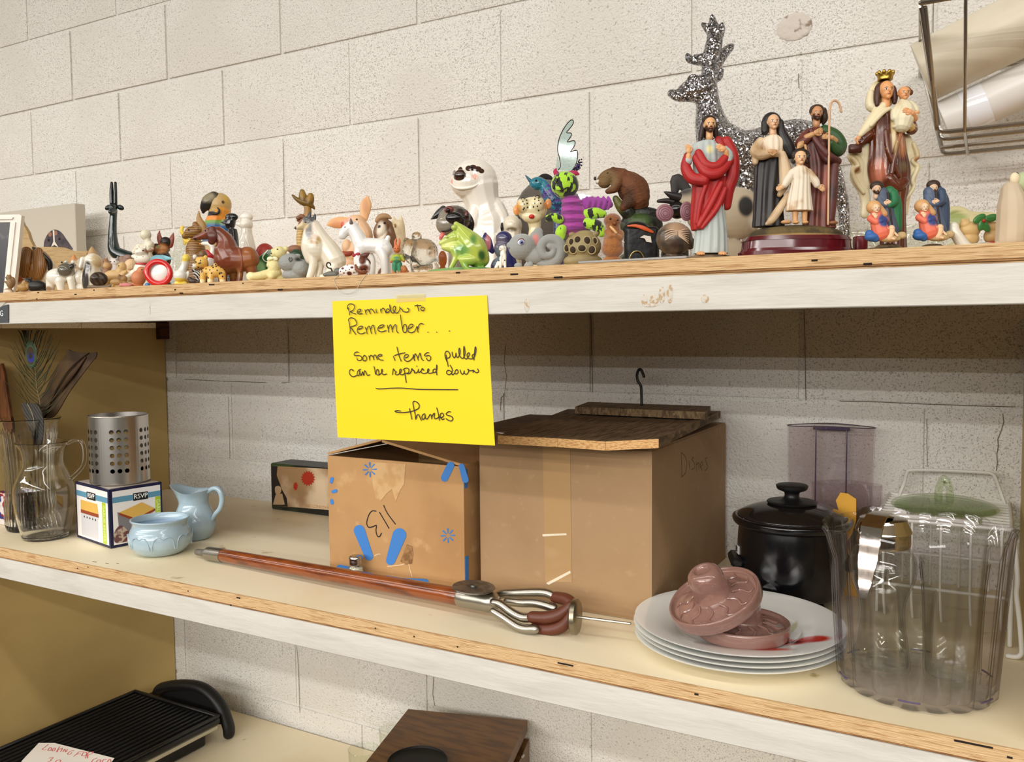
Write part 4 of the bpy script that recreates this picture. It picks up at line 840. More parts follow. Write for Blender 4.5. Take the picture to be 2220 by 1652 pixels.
hd2 = Vector((-.28, -.96, 0)).normalized(); sd = Vector((hd2.y, -hd2.x, 0))
def strip(mb, pts, w, th):
    L_ = []; 
    for (d, z), ww in zip(pts, w): L_.append((hd2*d, z, ww))
    rings = []
    for i, (p, z, ww) in enumerate(L_):
        q = Vector((p.x, p.y, z)); j = min(i+1, len(L_)-1); k = max(i-1, 0); tn = (Vector((L_[j][0].x, L_[j][0].y, L_[j][1])) - Vector((L_[k][0].x, L_[k][0].y, L_[k][1]))).normalized(); nn_ = sd.cross(tn).normalized()*th
        rings.append([q + sd*ww - nn_, q + sd*ww + nn_, q - sd*ww + nn_, q - sd*ww - nn_])
    mb.loft(rings)
b = MB(); strip(b, [(-.018, .187), (.0, .190), (.020, .189), (.034, .178), (.037, .160), (.043, .140), (.050, .115), (.054, .098)], [.006, .011, .012, .0125, .012, .011, .0075, .0035], .0012); b.build('thumb_lever', CHR, t, ang=30)
for (dx, dy, sc, lab) in ((.038, .004, .96, 'wide clear glass tumbler standing at right inside the bucket'), (-.004, .054, .60, 'small clear glass tumbler standing at the back inside the bucket')):
    t = empty('glass_tumbler', bk + Vector((dx, dy, .0122)), lab, 'glass', 'glasses in the bucket')
    glass_turn(t, 'vessel', [(r*sc, z*sc) for r, z in smooth_prof([(.028, 0), (.031, .003), (.032, .05), (.034, .10), (.037, .135), (.0385, .147)])], .002, CLEAR, 48, (lambda a, r, z: r + .0006*math.cos(20*a)) if sc > .9 else None, .006)
# ------------------------------------------------------------ bottom shelf
BG = mat('black_griddle', (22, 22, 23), .36, bump=.0003, bscale=160); BP = mat('black_moulded_plastic', (15, 15, 16), .5)
t = empty('indoor_grill', (.757, -.36, ZL), 'black ridged electric grill with arched handle on the bottom shelf', 'grill')
gx0, gx1, gy0, gy1, gz = .600, .917, -.560, -.155, ZL + .068
b = MB(); b.box(((gx0+gx1)/2, (gy0+gy1)/2, gz-.009), (gx1-gx0, gy1-gy0, .018), .006); hang(b, 'plate', BG, t)
for k in range(17):
    x = gx0 + .026 + k*.0165; b = MB(); b.tube([(x, gy0+.02, gz+.0008), (x, gy1-.022, gz+.0008)], .0050, n=8, sub=1, flat=((0, 0, 1), 1.1)); hang(b, 'ridge', BG, t)
for (c, d) in ((((gx0+gx1)/2, gy1-.006, gz+.003), (gx1-gx0-.004, .010, .008)), ((gx0+.006, (gy0+gy1)/2, gz+.003), (.010, gy1-gy0-.004, .008)), ((gx1-.006, (gy0+gy1)/2, gz+.003), (.010, gy1-gy0-.004, .008))):
    b = MB(); b.box(c, d, .003); hang(b, 'rim', BG, t)
b = MB(); b.box(((gx0+gx1)/2, (gy0+gy1)/2, gz-.024), (gx1-gx0-.012, gy1-gy0-.012, .011), .002); hang(b, 'drip_tray', mat('pale_tray', (196, 190, 168), .4, .3), t)
b = MB(); b.box(((gx0+gx1)/2, (gy0+gy1)/2, ZL+.020), (gx1-gx0-.05, gy1-gy0-.05, .038), .006); hang(b, 'base', BP, t)
ya = -.128; arch = [on_y(x, y, ya) for x, y in ((340, 1500), (352, 1490), (395, 1484), (440, 1492), (475, 1525), (494, 1570), (497, 1600))]
b = MB(); b.tube(arch[:-1] + [Vector((arch[-1].x, ya, ZL+.0125))], [.010, .0125, .0125, .0125, .0125, .0125, .012], n=12, flat=((0, 1, 0), 1.3)); hang(b, 'handle', BP, t)
b = MB(); b.slab(crom([on_y(x, y, ya+.006) for x, y in ((345, 1520), (360, 1497), (395, 1492), (432, 1500), (462, 1530), (480, 1570), (420, 1560))], 3, True), (0, .010, 0)); hang(b, 'handle_web', BP, t)
# paper lying on the grill
t = empty('price_note', (.76, -.47, gz+.008), 'torn white paper with red handwriting lying on the black grill', 'note')
o_ = (Vector((0, 0, gz+.0085)), Vector((0, 0, 1)))
b = MB(); P = [on_plane(x, y, *o_) for x, y in ((47, 1650), (84, 1611), (118, 1611), (248, 1644), (215, 1690), (40, 1690))]; b.slab(P, (0, 0, .0004)); hang(b, 'sheet', mat('white_paper', (238, 232, 222), .7), t, smooth=False)
o2 = (Vector((0, 0, gz+.0091)), Vector((0, 0, 1))); wr = MB()
def red(S_):
    for p in S_: wr.tube([on_plane(60 + x/10.09, 1590 + y/10.09, *o2) for x, y in p], .0011, n=6, sub=3, flat=((0, 0, 1), .2))
red([[(450, 240), (390, 290), (315, 350), (400, 360)], [(440, 370), (480, 310), (520, 320), (500, 370), (450, 380)], [(530, 380), (560, 330), (600, 320), (590, 370), (540, 385)], [(700, 290), (660, 350), (625, 410)], [(760, 320), (660, 365), (650, 400)], [(720, 400), (760, 330)], [(770, 400), (810, 340), (830, 410), (870, 350)], [(1010, 380), (930, 390), (870, 450), (930, 455), (960, 420)],
     [(1010, 500), (1080, 440), (1130, 400), (1230, 405)], [(1080, 455), (1160, 450)], [(1180, 480), (1220, 420), (1290, 420), (1260, 490), (1180, 490)], [(1260, 540), (1330, 420), (1440, 405), (1390, 450), (1320, 470), (1310, 540)], [(1520, 540), (1440, 570), (1400, 625), (1460, 640)], [(1490, 640), (1540, 580), (1600, 590), (1560, 650)], [(1620, 650), (1660, 570), (1720, 570)], [(1720, 660), (1790, 560), (1820, 620), (1760, 660)],
     [(470, 540), (560, 530), (510, 570), (500, 600), (450, 620)], [(600, 640), (640, 590), (720, 585), (700, 640)]])
hang(wr, 'handwriting', mat('red_marker', (214, 104, 108), .6), t)
# wooden box player with a black dish on it
t = empty('wooden_case', (1.56, -.19, ZL), 'dark walnut two layered wooden case on the bottom shelf', 'case')
WAL = mat('walnut_veneer', (112, 74, 30), .35, mix=((84, 52, 20), 7, .4, .65), stretch=(2, 10, 10), bump=.0003, bscale=60)
zt_ = ZL + .170; q = [on_z(885, 1537, zt_), on_z(1143, 1562, zt_)]; ex = (q[1]-q[0]).normalized(); ey = Vector((ex.y, -ex.x, 0)); wd_ = (q[1]-q[0]).length; dp = .30
def casebox(z0, z1, name, m, i0=0, i1=0, j0=0, j1=0):
    b = MB(); c = [q[0] + ex*i0 + ey*j0, q[0] + ex*(wd_-i1) + ey*j0, q[0] + ex*(wd_-i1) + ey*(dp-j1), q[0] + ex*i0 + ey*(dp-j1)]
    c = [Vector((p.x, p.y, z0)) for p in c]; b.slab(c, (0, 0, z1-z0)); return hang(b, name, m, t, smooth=False)
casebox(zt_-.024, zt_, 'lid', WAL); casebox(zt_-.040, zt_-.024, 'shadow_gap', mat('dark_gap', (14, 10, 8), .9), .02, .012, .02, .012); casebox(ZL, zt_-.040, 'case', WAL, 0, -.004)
b = MB(); b.box((0, 0, 0), (.004, .012, .006), .001); o = hang(b, 'catch', mat('nickel_catch', (190, 186, 176), .3, 1), t); o.location = (q[1] + ex*.006 + ey*.075 + Vector((0, 0, -.040))) - t.location
dc = on_z(905, 1662, zt_); t = empty('black_dish', Vector((dc.x, dc.y, zt_+.0006)), 'round black dish on top of the walnut case', 'dish')
b = MB(); b.lathe(smooth_prof([(0, 0), (.040, 0), (.055, .004), (.058, .010), (.056, .012), (.050, .007), (0, .005)], 3), 40); b.build('dish', mat('matte_black', (24, 25, 24), .5), t)
for (x, y, sc, lab) in ((1.372, -.070, 1.0, 'clear drinking glass by the wall behind the walnut case'), (1.368, -.172, .98, 'clear drinking glass in front of the other, left of walnut case')):
    t = empty('drinking_glass', (x, y, ZL), lab, 'glass', 'two drinking glasses')
    glass_turn(t, 'vessel', [(r*sc, z*sc) for r, z in smooth_prof([(.026, 0), (.029, .003), (.031, .06), (.0335, .105)])], .0018, CLEAR, 48, None, .006)
# ------------------------------------------------------------ wire basket on the wall with paper rolls
STW = mat('chrome_wire', (176, 170, 162), .25, 1)
t = empty('wire_basket', (2.68, -.012, 1.83), 'chrome wire basket fixed to the wall holding two rolls', 'basket')
xl, xr = 2.440, 2.93; zb_, zt2 = 1.765, 1.912
TLf, TLb = Vector((2.440, -.345, zt2)), Vector((2.418, -.006, zt2))
b = MB(); b.slab([TLf + Vector((0, 0, .004)), TLb + Vector((0, 0, .004)), TLb - Vector((0, 0, .006)), TLf - Vector((0, 0, .006))], (-.003, 0, 0)); hang(b, 'side_bar', STW, t, smooth=False)
for yb, yt, r in ((-.252, -.338, .0032), (-.200, -.29, .0028), (-.140, None, .0028), (-.084, -.09, .0032)):
    if yt is None:
        b = MB(); b.tube([(2.4575, yb, zb_), (xr, yb, zb_)], r, n=8, sub=1); hang(b, 'rail_wire', STW, t); continue
    x0 = 2.4575 + (.252 + yb)*-.02
    b = MB(); b.tube([(2.440 - (.345+yt)*.065, yt, zt2-.002), (x0, yb, zb_+.012), (x0+.002, yb, zb_+.004), (x0+.006, yb, zb_+.001), (x0+.014, yb, zb_), (xr, yb, zb_), (xr+.02, yt, zt2-.002)], r, n=8, sub=1); hang(b, 'rail_wire', STW, t)
for x in (2.49, 2.60, 2.71, 2.82):
    b = MB(); b.tube([(x, -.345, zt2), (x, -.256, zb_-.003), (x, -.084, zb_-.003), (x, -.006, zb_+.01)], .0022, n=8, sub=1); hang(b, 'cross_wire', STW, t)
b = MB(); b.tube([TLf, (xr, -.345, zt2)], .0036, n=8, sub=1); hang(b, 'top_wire', STW, t)
b = MB(); b.tube([TLb, (xr, -.006, zt2)], .0036, n=8, sub=1); hang(b, 'top_wire', STW, t)
b = MB(); b.tube([TLf + Vector((.004, .01, -.004)), Vector((2.456, -.250, zb_+.006))], .0030, n=8, sub=1); hang(b, 'end_wire', STW, t)
def roll(A, B, r, name, label, m, hollow=True):
    t = empty(name, A, label, 'roll'); L_ = (B-A).length; M_ = Vector((0, 0, 1)).rotation_difference((B-A).normalized()).to_matrix().to_4x4()
    b = MB(); b.lathe([(r*.25, .002), (r*.97, .0), (r, .003), (r, L_), (r*.25, L_)], 48, M=M_, closed=True); b.build('roll', m, t, ang=40); return t, M_, L_
A1 = on_y(1998, 158, -.178); B1 = A1 + (on_y(2260, 30, -.178) - A1)*1.9
roll(A1, B1, .0440, 'paper_roll', 'thick cream wrapping roll, upper one sticking out of the wire basket', mat('cream_vinyl', (224, 214, 192), .35, mix=((214, 202, 178), 4, .45, .6)))
A2 = on_y(2046, 264, -.146); B2 = A2 + (on_y(2240, 176, -.146) - A2)*2.2
t2, M2, L2 = roll(A2, B2, .031, 'paper_roll', 'white paper roll with clear band, lower one in the wire basket', mat('white_vinyl', (232, 228, 222), .3))
b = MB(); b.lathe([(.0313, .028), (.0316, .029), (.0316, .058), (.0313, .059)], 48, M=M2, closed=True); b.build('plastic_band', mat('clear_band', (240, 240, 244), .1, coat=.5), t2)
# ------------------------------------------------------------ figurine kit
C1, C2, C3, C4 = (0, 380, 5.5075), (250, 380, 5.5075), (580, 380, 5.5075), (900, 320, 5.5075)
C5, C6, C7 = (1100, 240, 5.007), (1400, 20, 3.0044), (1800, 120, 3.6714)
class Fig:
    """one figurine standing on the top shelf; measurements are read off a plan (crop) and turned into metres at the figurine's own distance"""
    def __init__(s, name, label, cat, crop, u0, Y, group=None, z=None, wall=False):
        z = ZT if z is None else z
        s.c = crop; ua = crop[0] + u0/crop[2]; v = 600
        for _ in range(6):
            p = on_y(ua, v, Y); v = pix((p.x, Y, z))[1]
        s.o = Vector((p.x, Y, z)); s.n = Vector((0, 1, 0)) if wall else Vector((math.sin(YAW), math.cos(YAW), 0))
        s.rz = 0 if wall else -YAW; s.inv = Matrix.Rotation(-s.rz, 3, 'Z')
        s.root = empty(name, s.o, label, cat, group, s.rz); s.name = name
        s.b = (v - crop[1])*crop[2]            # base line in plan units
        a = s.P(u0, s.b); s.su = (s.P(u0+1, s.b) - a).length; s.sv = (s.P(u0, s.b-1) - a).length
    def P(s, u, v, w=0):
        q = s.inv @ (on_plane(s.c[0] + u/s.c[2], s.c[1] + v/s.c[2], s.o, s.n) - s.o)
        if w: q.y += w*s.sv
        return q
    def M(s, col, rough=.35, patches=(), **k):
        ps = []
        for q in patches:
            u, v, w, ru, rv, pc = q[:6]; soft = q[6] if len(q) > 6 else .18
            rw = 9 if w is None else (200*s.sv if w == 'f' else max(ru, rv)*1.0*s.sv); w = -230 if w == 'f' else w
            ps.append((tuple(s.P(u, v, w or 0)), (ru*s.su, rw, rv*s.sv), pc, soft))
        return mat(s.name + '_paint', col, rough, patches=ps, **k)
    def shapes(s, b, elems):
        for e in elems:
            k = e[0]
            if k == 'e':
                u, v, ru, rv = e[1:5]; w = e[5] if len(e) > 5 else 0; rw = e[6] if len(e) > 6 and e[6] else min(ru, rv); rot = e[7] if len(e) > 7 else 0
                b.ell(s.P(u, v, w), (ru*s.su, rw*s.sv, rv*s.sv), n=22, rot=Matrix.Rotation(math.radians(-rot), 3, 'Y'))
            elif k == 't':
                pts = e[1]; fl = e[2] if len(e) > 2 else None
                b.tube([s.P(p[0], p[1], p[3] if len(p) > 3 else 0) for p in pts], [p[2]*s.sv for p in pts], n=12, flat=((0, 1, 0), fl) if fl else None)
            elif k == 'l':
                nf = e[2] if len(e) > 2 else 0; am = e[3] if len(e) > 3 else 0; ph = e[4] if len(e) > 4 else .6
                rg = crom([(p[0], p[1], p[2]) for p in e[1]], 4); rw = crom([(p[3], p[4] if len(p) > 4 else 0, 0) for p in e[1]], 4); rings = []
                for q, z in zip(rg, rw):
                    c = s.P(q.x, q.y, z.y); r_ = []
                    for j in range(56):
                        a = 2*PI*j/56; f = 1 + am*math.sin(nf*a + ph + (q.y*.004 if nf else 0)) if nf else 1
                        r_.append(c + Vector((math.cos(a)*q.z*s.su*f, math.sin(a)*z.x*s.sv*f, 0)))
                    rings.append(r_)
                b.loft(rings)
            elif k == 'o':
                P = [s.P(u, v, e[2]) for u, v in e[1]]; sm = e[4] if len(e) > 4 else 4
                if sm > 1: P = crom(P, sm, True)
                b.slab(P, (0, (e[3]-e[2])*s.sv, 0))
            elif k == 'b':
                u0, v0, u1, v1, w0, w1 = e[1:7]; a = s.P(u0, v1, w0); c = s.P(u1, v0, w1)
                b.box(((a.x+c.x)/2, (a.y+c.y)/2, (a.z+c.z)/2), (abs(c.x-a.x), abs(c.y-a.y), abs(c.z-a.z)), (e[7] if len(e) > 7 else 0)*s.sv)
        return b
    def part(s, name, m, elems, vox=None, it=4, fuse=True, parent=None, ang=50, clamp=True):
        b = s.shapes(MB(), elems); o = b.build(name, m, parent or s.root, ang=ang)
        if fuse: soft(o, (vox or 7)*s.sv, it)
        if clamp: CL.append(o)
        return o
    def eye(s, u, v, r, w, col=(14, 10, 10), name='eye', ry=None, parent=None):
        return s.part(name, EYE if col == (14, 10, 10) else mat('eye', col, .15), [('e', u, v, r, ry or r, w, (r)*.6)], fuse=False, parent=parent)
CL = []
EYE = mat('eye_black', (14, 10, 10), .12)
def hand(b, s, u, v, r, ang, w=0, curl=.5, side=1):
    """palm, four fingers and a thumb pointing along ang (degrees, image plane)"""
    a = math.radians(ang); d = (math.cos(a), -math.sin(a)); n_ = (-d[1], d[0])
    b += [('e', u, v, r*1.0, r*.8, w, r*.45, ang)]
    for i, ln in enumerate((1.5, 1.75, 1.65, 1.3)):
        off = (i-1.5)*.42*r; p0 = (u + d[0]*r*.7 + n_[0]*off, v + d[1]*r*.7 + n_[1]*off); L_ = ln*r*.8
        p1 = (p0[0] + d[0]*L_*.55, p0[1] + d[1]*L_*.55); p2 = (p0[0] + d[0]*L_, p0[1] + d[1]*L_)
        b.append(('t', [(p0[0], p0[1], r*.23, w), (p1[0], p1[1], r*.21, w - curl*r*.1), (p2[0], p2[1], r*.17, w + curl*r*.35)]))
    b.append(('t', [(u - d[0]*r*.2 + n_[0]*r*.7*side, v - d[1]*r*.2 + n_[1]*r*.7*side, r*.27, w), (u + d[0]*r*.5 + n_[0]*r*1.15*side, v + d[1]*r*.5 + n_[1]*r*1.15*side, r*.22, w - r*.2), (u + d[0]*r*1.05 + n_[0]*r*1.05*side, v + d[1]*r*1.05 + n_[1]*r*1.05*side, r*.18, w - r*.25)]))
    return b
def head_shapes(u, v, ru, rv, w=0, turn=0):
    """skull, cheeks, brow, nose, lips and chin of a small face looking out of the plan, turned by turn"""
    t = turn*ru
    return [('e', u, v - rv*.12, ru, rv*.88, w, ru*1.1), ('e', u + t*.25, v + rv*.35, ru*.78, rv*.62, w - ru*.2, ru*.85), ('e', u + t*.4, v + rv*.78, ru*.34, rv*.22, w - ru*.72, ru*.3),
            ('t', [(u + t*.55, v - rv*.10, ru*.13, w - ru*.98), (u + t*.75, v + rv*.20, ru*.19, w - ru*1.22)]), ('e', u + t*.5, v + rv*.48, ru*.26, rv*.08, w - ru*1.0, ru*.14),
            ('e', u - ru*.95, v + rv*.05, ru*.16, rv*.24, w + ru*.1, ru*.2), ('e', u + ru*.95, v + rv*.05, ru*.16, rv*.24, w + ru*.1, ru*.2)]
def face_paint(u, v, ru, rv, w=0, turn=0, lip=(170, 90, 70), brow=(60, 36, 22)):
    t = turn*ru; f = w - ru*1.0
    return [(u + t*.45 - ru*.40, v + rv*.02, f, ru*.19, rv*.085, (245, 238, 228), .2), (u + t*.45 + ru*.40, v + rv*.02, f, ru*.19, rv*.085, (245, 238, 228), .2),
            (u + t*.45 - ru*.40, v + rv*.02, f, ru*.11, rv*.085, (26, 16, 12), .2), (u + t*.45 + ru*.40, v + rv*.02, f, ru*.11, rv*.085, (26, 16, 12), .2),
            (u + t*.45 - ru*.42, v - rv*.15, f, ru*.25, rv*.045, brow, .3), (u + t*.45 + ru*.42, v - rv*.15, f, ru*.25, rv*.045, brow, .3), (u + t*.5, v + rv*.48, f, ru*.25, rv*.07, lip, .3)]
# ------------------------------------------------------------ top shelf, left end
WH = (236, 230, 218)
# picture frame and canvas
f = Fig('picture_frame', 'white moulded picture frame with dark picture at the left edge', 'picture frame', C1, 60, -.556)
FRW = f.M((238, 232, 220), .45)
f.part('stile', FRW, [('o', [(128, 560), (262, 488), (205, 1060), (158, f.b), (44, f.b)], -10, 60, 1)], fuse=False)
f.part('moulding', FRW, [('o', [(150, 580), (196, 560), (140, 1080), (104, f.b-10), (70, f.b-10)], -24, -8, 1)], fuse=False)
f.part('rail', FRW, [('o', [(-260, 478), (238, 468), (264, 486), (126, 562), (-260, 566)], -8, 60, 1)], fuse=False)
f.part('moulding', FRW, [('o', [(-260, 505), (170, 502), (150, 530), (-260, 534)], -24, -6, 1)], fuse=False)
f.part('picture', f.M((42, 38, 42), .25, mix=((96, 90, 92), 30, .55, .75)), [('o', [(-260, 560), (132, 560), (48, f.b), (-260, f.b)], 8, 24, 1)], fuse=False)
ex = on_y(161.6, 445, -.10).x; tz = on_y(161.6, 440, -.10).z
t = empty('canvas_print', (ex-.2, -.085, ZT), 'grey stretched canvas with dog head print leaning near the wall', 'canvas')
b = MB(); b.box((ex-.24, -.084, (ZT+tz)/2), (.48, .032, tz-ZT), .002); hang(b, 'canvas', mat('grey_canvas', (196, 190, 176), .8, bump=.0004, bscale=400), t)
pc_ = (Vector((0, -.1003, 0)), NY)
def cp(x, y): return (x/5.5075, 380 + y/5.5075)
b = MB(); poly(b, pc_, [cp(x, y) for x, y in ((525, 830), (540, 760), (580, 690), (640, 650), (690, 655), (740, 690), (790, 760), (845, 840), (862, 890), (700, 905), (540, 900))], .0004, 3)
hang(b, 'printed_dog', mat('dog_print', (84, 76, 80), .6, mix=((60, 54, 60), 40, .4, .6)), t, smooth=False)
b = MB(); poly(b, pc_, [cp(x, y) for x, y in ((632, 655), (650, 655), (656, 790), (700, 860), (650, 830), (612, 860), (640, 790))], .0007); hang(b, 'printed_blaze', mat('blaze_print', (228, 220, 204), .6), t, smooth=False)
for x0, y0 in ((600, 705), (668, 690)):
    b = MB(); poly(b, pc_, [cp(x0 + 22*math.cos(k*PI/4), y0 + 30*math.sin(k*PI/4)) for k in range(8)], .0006); hang(b, 'printed_brow', mat('brow_print', (150, 106, 86), .6), t, smooth=False)
for x0, y0 in ((584, 775), (712, 762)):
    b = MB(); poly(b, pc_, [cp(x0 + 14*math.cos(k*PI/4), y0 + 16*math.sin(k*PI/4)) for k in range(8)], .0008); hang(b, 'printed_eye', mat('eye_print', (26, 20, 22), .4), t, smooth=False)
f = Fig('wooden_cutout', 'tan curved wooden cut-out board behind the brown hound', 'board', C1, 600, -.335)
f.part('board', f.M((186, 158, 110), .6, mix=((170, 140, 92), 20, .4, .65), stretch=(2, 8, 14)), [('o', [(225, 560), (275, 585), (335, 680), (400, 845), (560, 855), (760, 862), (880, 905), (1030, 905), (1055, 960), (1055, f.b), (225, f.b)], -10, 60, 2)], fuse=False)
f = Fig('hound_figurine', 'brown and white hound figurine with black strap behind the black cat', 'figurine', C1, 420, -.485)
f.part('body', f.M((222, 208, 182), .3, [(450, 1060, None, 165, 215, (146, 100, 48), .12), (225, 1225, None, 70, 60, (196, 110, 76), .2)], mix=((200, 180, 146), 60, .5, .7)),
       [('e', 430, 1110, 185, 235, 20, 170), ('e', 250, 1120, 90, 130), ('e', 225, 1230, 62, 80), ('e', 560, 1160, 110, 170), ('e', 420, f.b-60, 200, 70)])
f.part('ear', f.M((150, 104, 52), .4, wave=((112, 74, 34), 90, 3, .3, .8, 'X')), [('t', [(380, 930, 70, -120), (370, 1060, 90, -150), (360, 1180, 60, -140)], .5), ('t', [(520, 930, 60, -110), (545, 1080, 80, -130), (520, 1200, 60, -130)], .5)])
f.part('strap', f.M((26, 22, 20), .4), [('t', [(430, 872, 16, -60), (520, 905, 16, -110), (600, 980, 20, -110), (645, 1050, 28, -90), (640, 1130, 24, -80)])], vox=5)
f.eye(330, 1005, 14, -150)
f = Fig('squirrel_figurine', 'tiny brown squirrel figurine on pale base at far left front', 'figurine', C1, 110, -.578)
f.part('body', f.M((142, 110, 74), .5, [(90, f.b, None, 70, 40, (226, 214, 196), .3)]), [('e', 108, 1228, 36, 38), ('e', 125, 1290, 44, 64), ('e', 150, 1270, 26, 60, 10), ('e', 100, f.b-25, 58, 34), ('e', 90, 1198, 10, 16), ('e', 122, 1196, 10, 16), ('t', [(95, 1285, 12, -35), (80, 1270, 10, -40)])], vox=5)
f.eye(88, 1222, 6, -32)
f = Fig('cat_figurine', 'small black and tan cat figurine lying at the shelf edge', 'figurine', C1, 380, -.566)
f.part('body', f.M((28, 25, 24), .4, [(270, 1330, None, 95, 80, (164, 128, 74), .2)]), [('e', 440, 1325, 115, 72), ('e', 345, 1270, 42, 40), ('e', 312, 1240, 14, 22), ('e', 370, 1236, 14, 22), ('e', 280, 1340, 70, 50), ('t', [(300, 1275, 30), (250, 1340, 24), (200, 1380, 16)]), ('e', 500, f.b-30, 60, 40)], vox=5)
f.eye(330, 1266, 6, -40); f.eye(356, 1266, 6, -40)
f = Fig('bulldog_figurine', 'glossy white bulldog figurine with dark grey head', 'figurine', C1, 700, -.560)
f.part('body', f.M((232, 228, 214), .12, [(810, 1125, None, 95, 92, (98, 92, 78), .2), (600, f.b-30, None, 40, 30, (150, 120, 90), .5), (890, 1085, None, 30, 40, (40, 36, 34), .3)], coat=.6),
       [('e', 690, 1215, 135, 105), ('e', 800, 1140, 95, 95, -20), ('e', 880, 1095, 42, 38, -40), ('t', [(610, 1250, 60), (600, f.b-25, 46)]), ('t', [(740, 1260, 55, -50), (755, f.b-25, 42, -50)]), ('t', [(860, 1240, 45, -30), (880, f.b-25, 36, -30)]), ('e', 785, 1050, 26, 36, 10), ('e', 860, 1040, 22, 32, 20)])
f.eye(775, 1045, 12, -70)
f = Fig('penguin_figurine', 'white and black glazed penguin figurine behind the snail', 'figurine', C1, 1060, -.528)
f.part('body', f.M((226, 220, 206), .15, [(1060, 1250, None, 48, 150, (58, 56, 52), .25), (1090, 1100, None, 42, 70, (70, 66, 60), .4), (1190, 1010, None, 60, 120, (206, 184, 142), .4)], coat=.5),
       [('e', 1110, 1030, 102, 98), ('t', [(1100, 1040, 90), (1090, 1180, 100), (1070, f.b-60, 95)]), ('e', 945, 1220, 56, 92), ('e', 940, f.b-40, 70, 50), ('t', [(1020, 1010, 36, -60), (1000, 1100, 20, -80)])])
f.eye(1018, 1018, 16, -80)
f = Fig('gnome_figurine', 'tan pointed hat of a small gnome figurine behind the penguin', 'figurine', C1, 1095, -.440)
f.part('body', f.M((186, 150, 104), .5, [(1045, 930, None, 30, 40, (120, 84, 60), .3)]), [('t', [(1095, 852, 8), (1100, 920, 50), (1100, 980, 66), (1100, f.b-70, 80)]), ('e', 1100, f.b-40, 90, 60)])
f = Fig('kitten_figurine', 'small tan kitten figurine with orange ear behind the bulldog', 'figurine', C1, 890, -.470)
f.part('body', f.M((196, 178, 152), .4, [(880, 985, None, 36, 60, (206, 138, 84), .25)]), [('t', [(880, 950, 10), (884, 1000, 36), (890, 1060, 50)]), ('e', 900, 1080, 66, 60), ('e', 960, 1080, 46, 50), ('e', 910, 1220, 80, 120), ('t', [(945, 1000, 10), (945, 1050, 26)]), ('e', 910, f.b-50, 80, 70)])
f.eye(885, 1075, 8, -58); f.eye(925, 1075, 8, -58)
f = Fig('snail_figurine', 'dark brown snail figurine at the shelf edge', 'figurine', C1, 1190, -.576)
f.part('shell', f.M((70, 54, 42), .3, wave=((46, 34, 26), 55, 1.5, .3, .7, 'DIAGONAL')), [('e', 1180, 1240, 108, 88, 0, 60), ('e', 1160, 1230, 60, 48, -40, 40)])
f.part('body', f.M((110, 92, 70), .35), [('t', [(1060, f.b-20, 20), (1180, f.b-18, 30), (1290, f.b-24, 26), (1350, 1290, 16), (1385, 1240, 8)]), ('t', [(1345, 1285, 8), (1375, 1225, 5)])], vox=4)
f = Fig('puppy_figurine', 'tan puppy figurine lying on its side behind the snail', 'figurine', C1, 1400, -.535)
f.part('body', f.M((202, 166, 112), .45), [('e', 1370, 1195, 130, 66), ('e', 1455, 1095, 56, 52), ('t', [(1440, 1150, 50), (1460, 1080, 46)]), ('t', [(1480, 1190, 32, -30), (1520, 1155, 24, -40)]), ('t', [(1280, 1210, 46), (1260, f.b-30, 40)]), ('e', 1430, f.b-60, 110, 70), ('e', 1410, 1110, 20, 40), ('e', 1492, 1110, 18, 36)])
f.eye(1440, 1085, 8, -48)
f = Fig('spaniel_figurine', 'golden brown spaniel figurine resting low at the shelf edge', 'figurine', C1, 1420, -.572)
f.part('body', f.M((164, 128, 76), .4, [(1440, 1210, None, 40, 40, (120, 84, 48), .4)]), [('e', 1400, 1275, 90, 42), ('e', 1470, 1235, 50, 44), ('e', 1440, 1230, 20, 50, -25), ('t', [(1480, 1270, 30), (1520, f.b-16, 22)]), ('t', [(1380, 1280, 28), (1350, f.b-16, 22)]), ('e', 1430, f.b-18, 80, 22)], vox=5)
f = Fig('mouse_figurine', 'flat pink mouse figurine beside the orange bird', 'figurine', C1, 1500, -.5895)
f.part('body', f.M((200, 126, 122), .5), [('e', 1505, f.b-22, 72, 26, 0, 24), ('e', 1445, f.b-18, 26, 18), ('e', 1440, f.b-40, 9, 9)], vox=4)
f = Fig('chipmunk_figurine', 'small brown chipmunk figurine behind the tan puppy', 'figurine', C1, 1265, -.455)
f.part('body', f.M((150, 110, 78), .45, [(1290, 1080, None, 40, 40, (190, 150, 100), .4)]), [('e', 1262, 1035, 40, 38), ('e', 1280, 1090, 56, 56), ('e', 1245, 1000, 12, 16), ('e', 1278, 998, 12, 16), ('e', 1280, 1200, 60, 110), ('e', 1280, f.b-40, 70, 60)], vox=6)
f.eye(1250, 1030, 7, -34)
f = Fig('kitten_figurine', 'small white kitten figurine with grey ears behind tan puppy', 'figurine', C1, 1370, -.440)
f.part('body', f.M((222, 214, 204), .4, [(1410, 985, None, 20, 40, (150, 138, 132), .3)]), [('e', 1365, 1040, 62, 50), ('t', [(1408, 968, 8), (1402, 1010, 20)]), ('t', [(1330, 985, 8), (1335, 1015, 20)]), ('e', 1370, 1170, 66, 120), ('e', 1370, f.b-50, 70, 60)], vox=6)
f.eye(1345, 1035, 7, -45); f.eye(1385, 1035, 7, -45)
f = Fig('bear_figurine', 'dusty brown bear figurine lying behind the white cow', 'figurine', C1, 1500, -.400)
f.part('body', f.M((146, 116, 100), .5), [('e', 1460, 1000, 40, 38), ('e', 1530, 985, 50, 40), ('e', 1500, 1060, 90, 60), ('e', 1500, f.b-90, 90, 110), ('e', 1440, 968, 12, 12), ('e', 1480, 966, 12, 12)], vox=6)
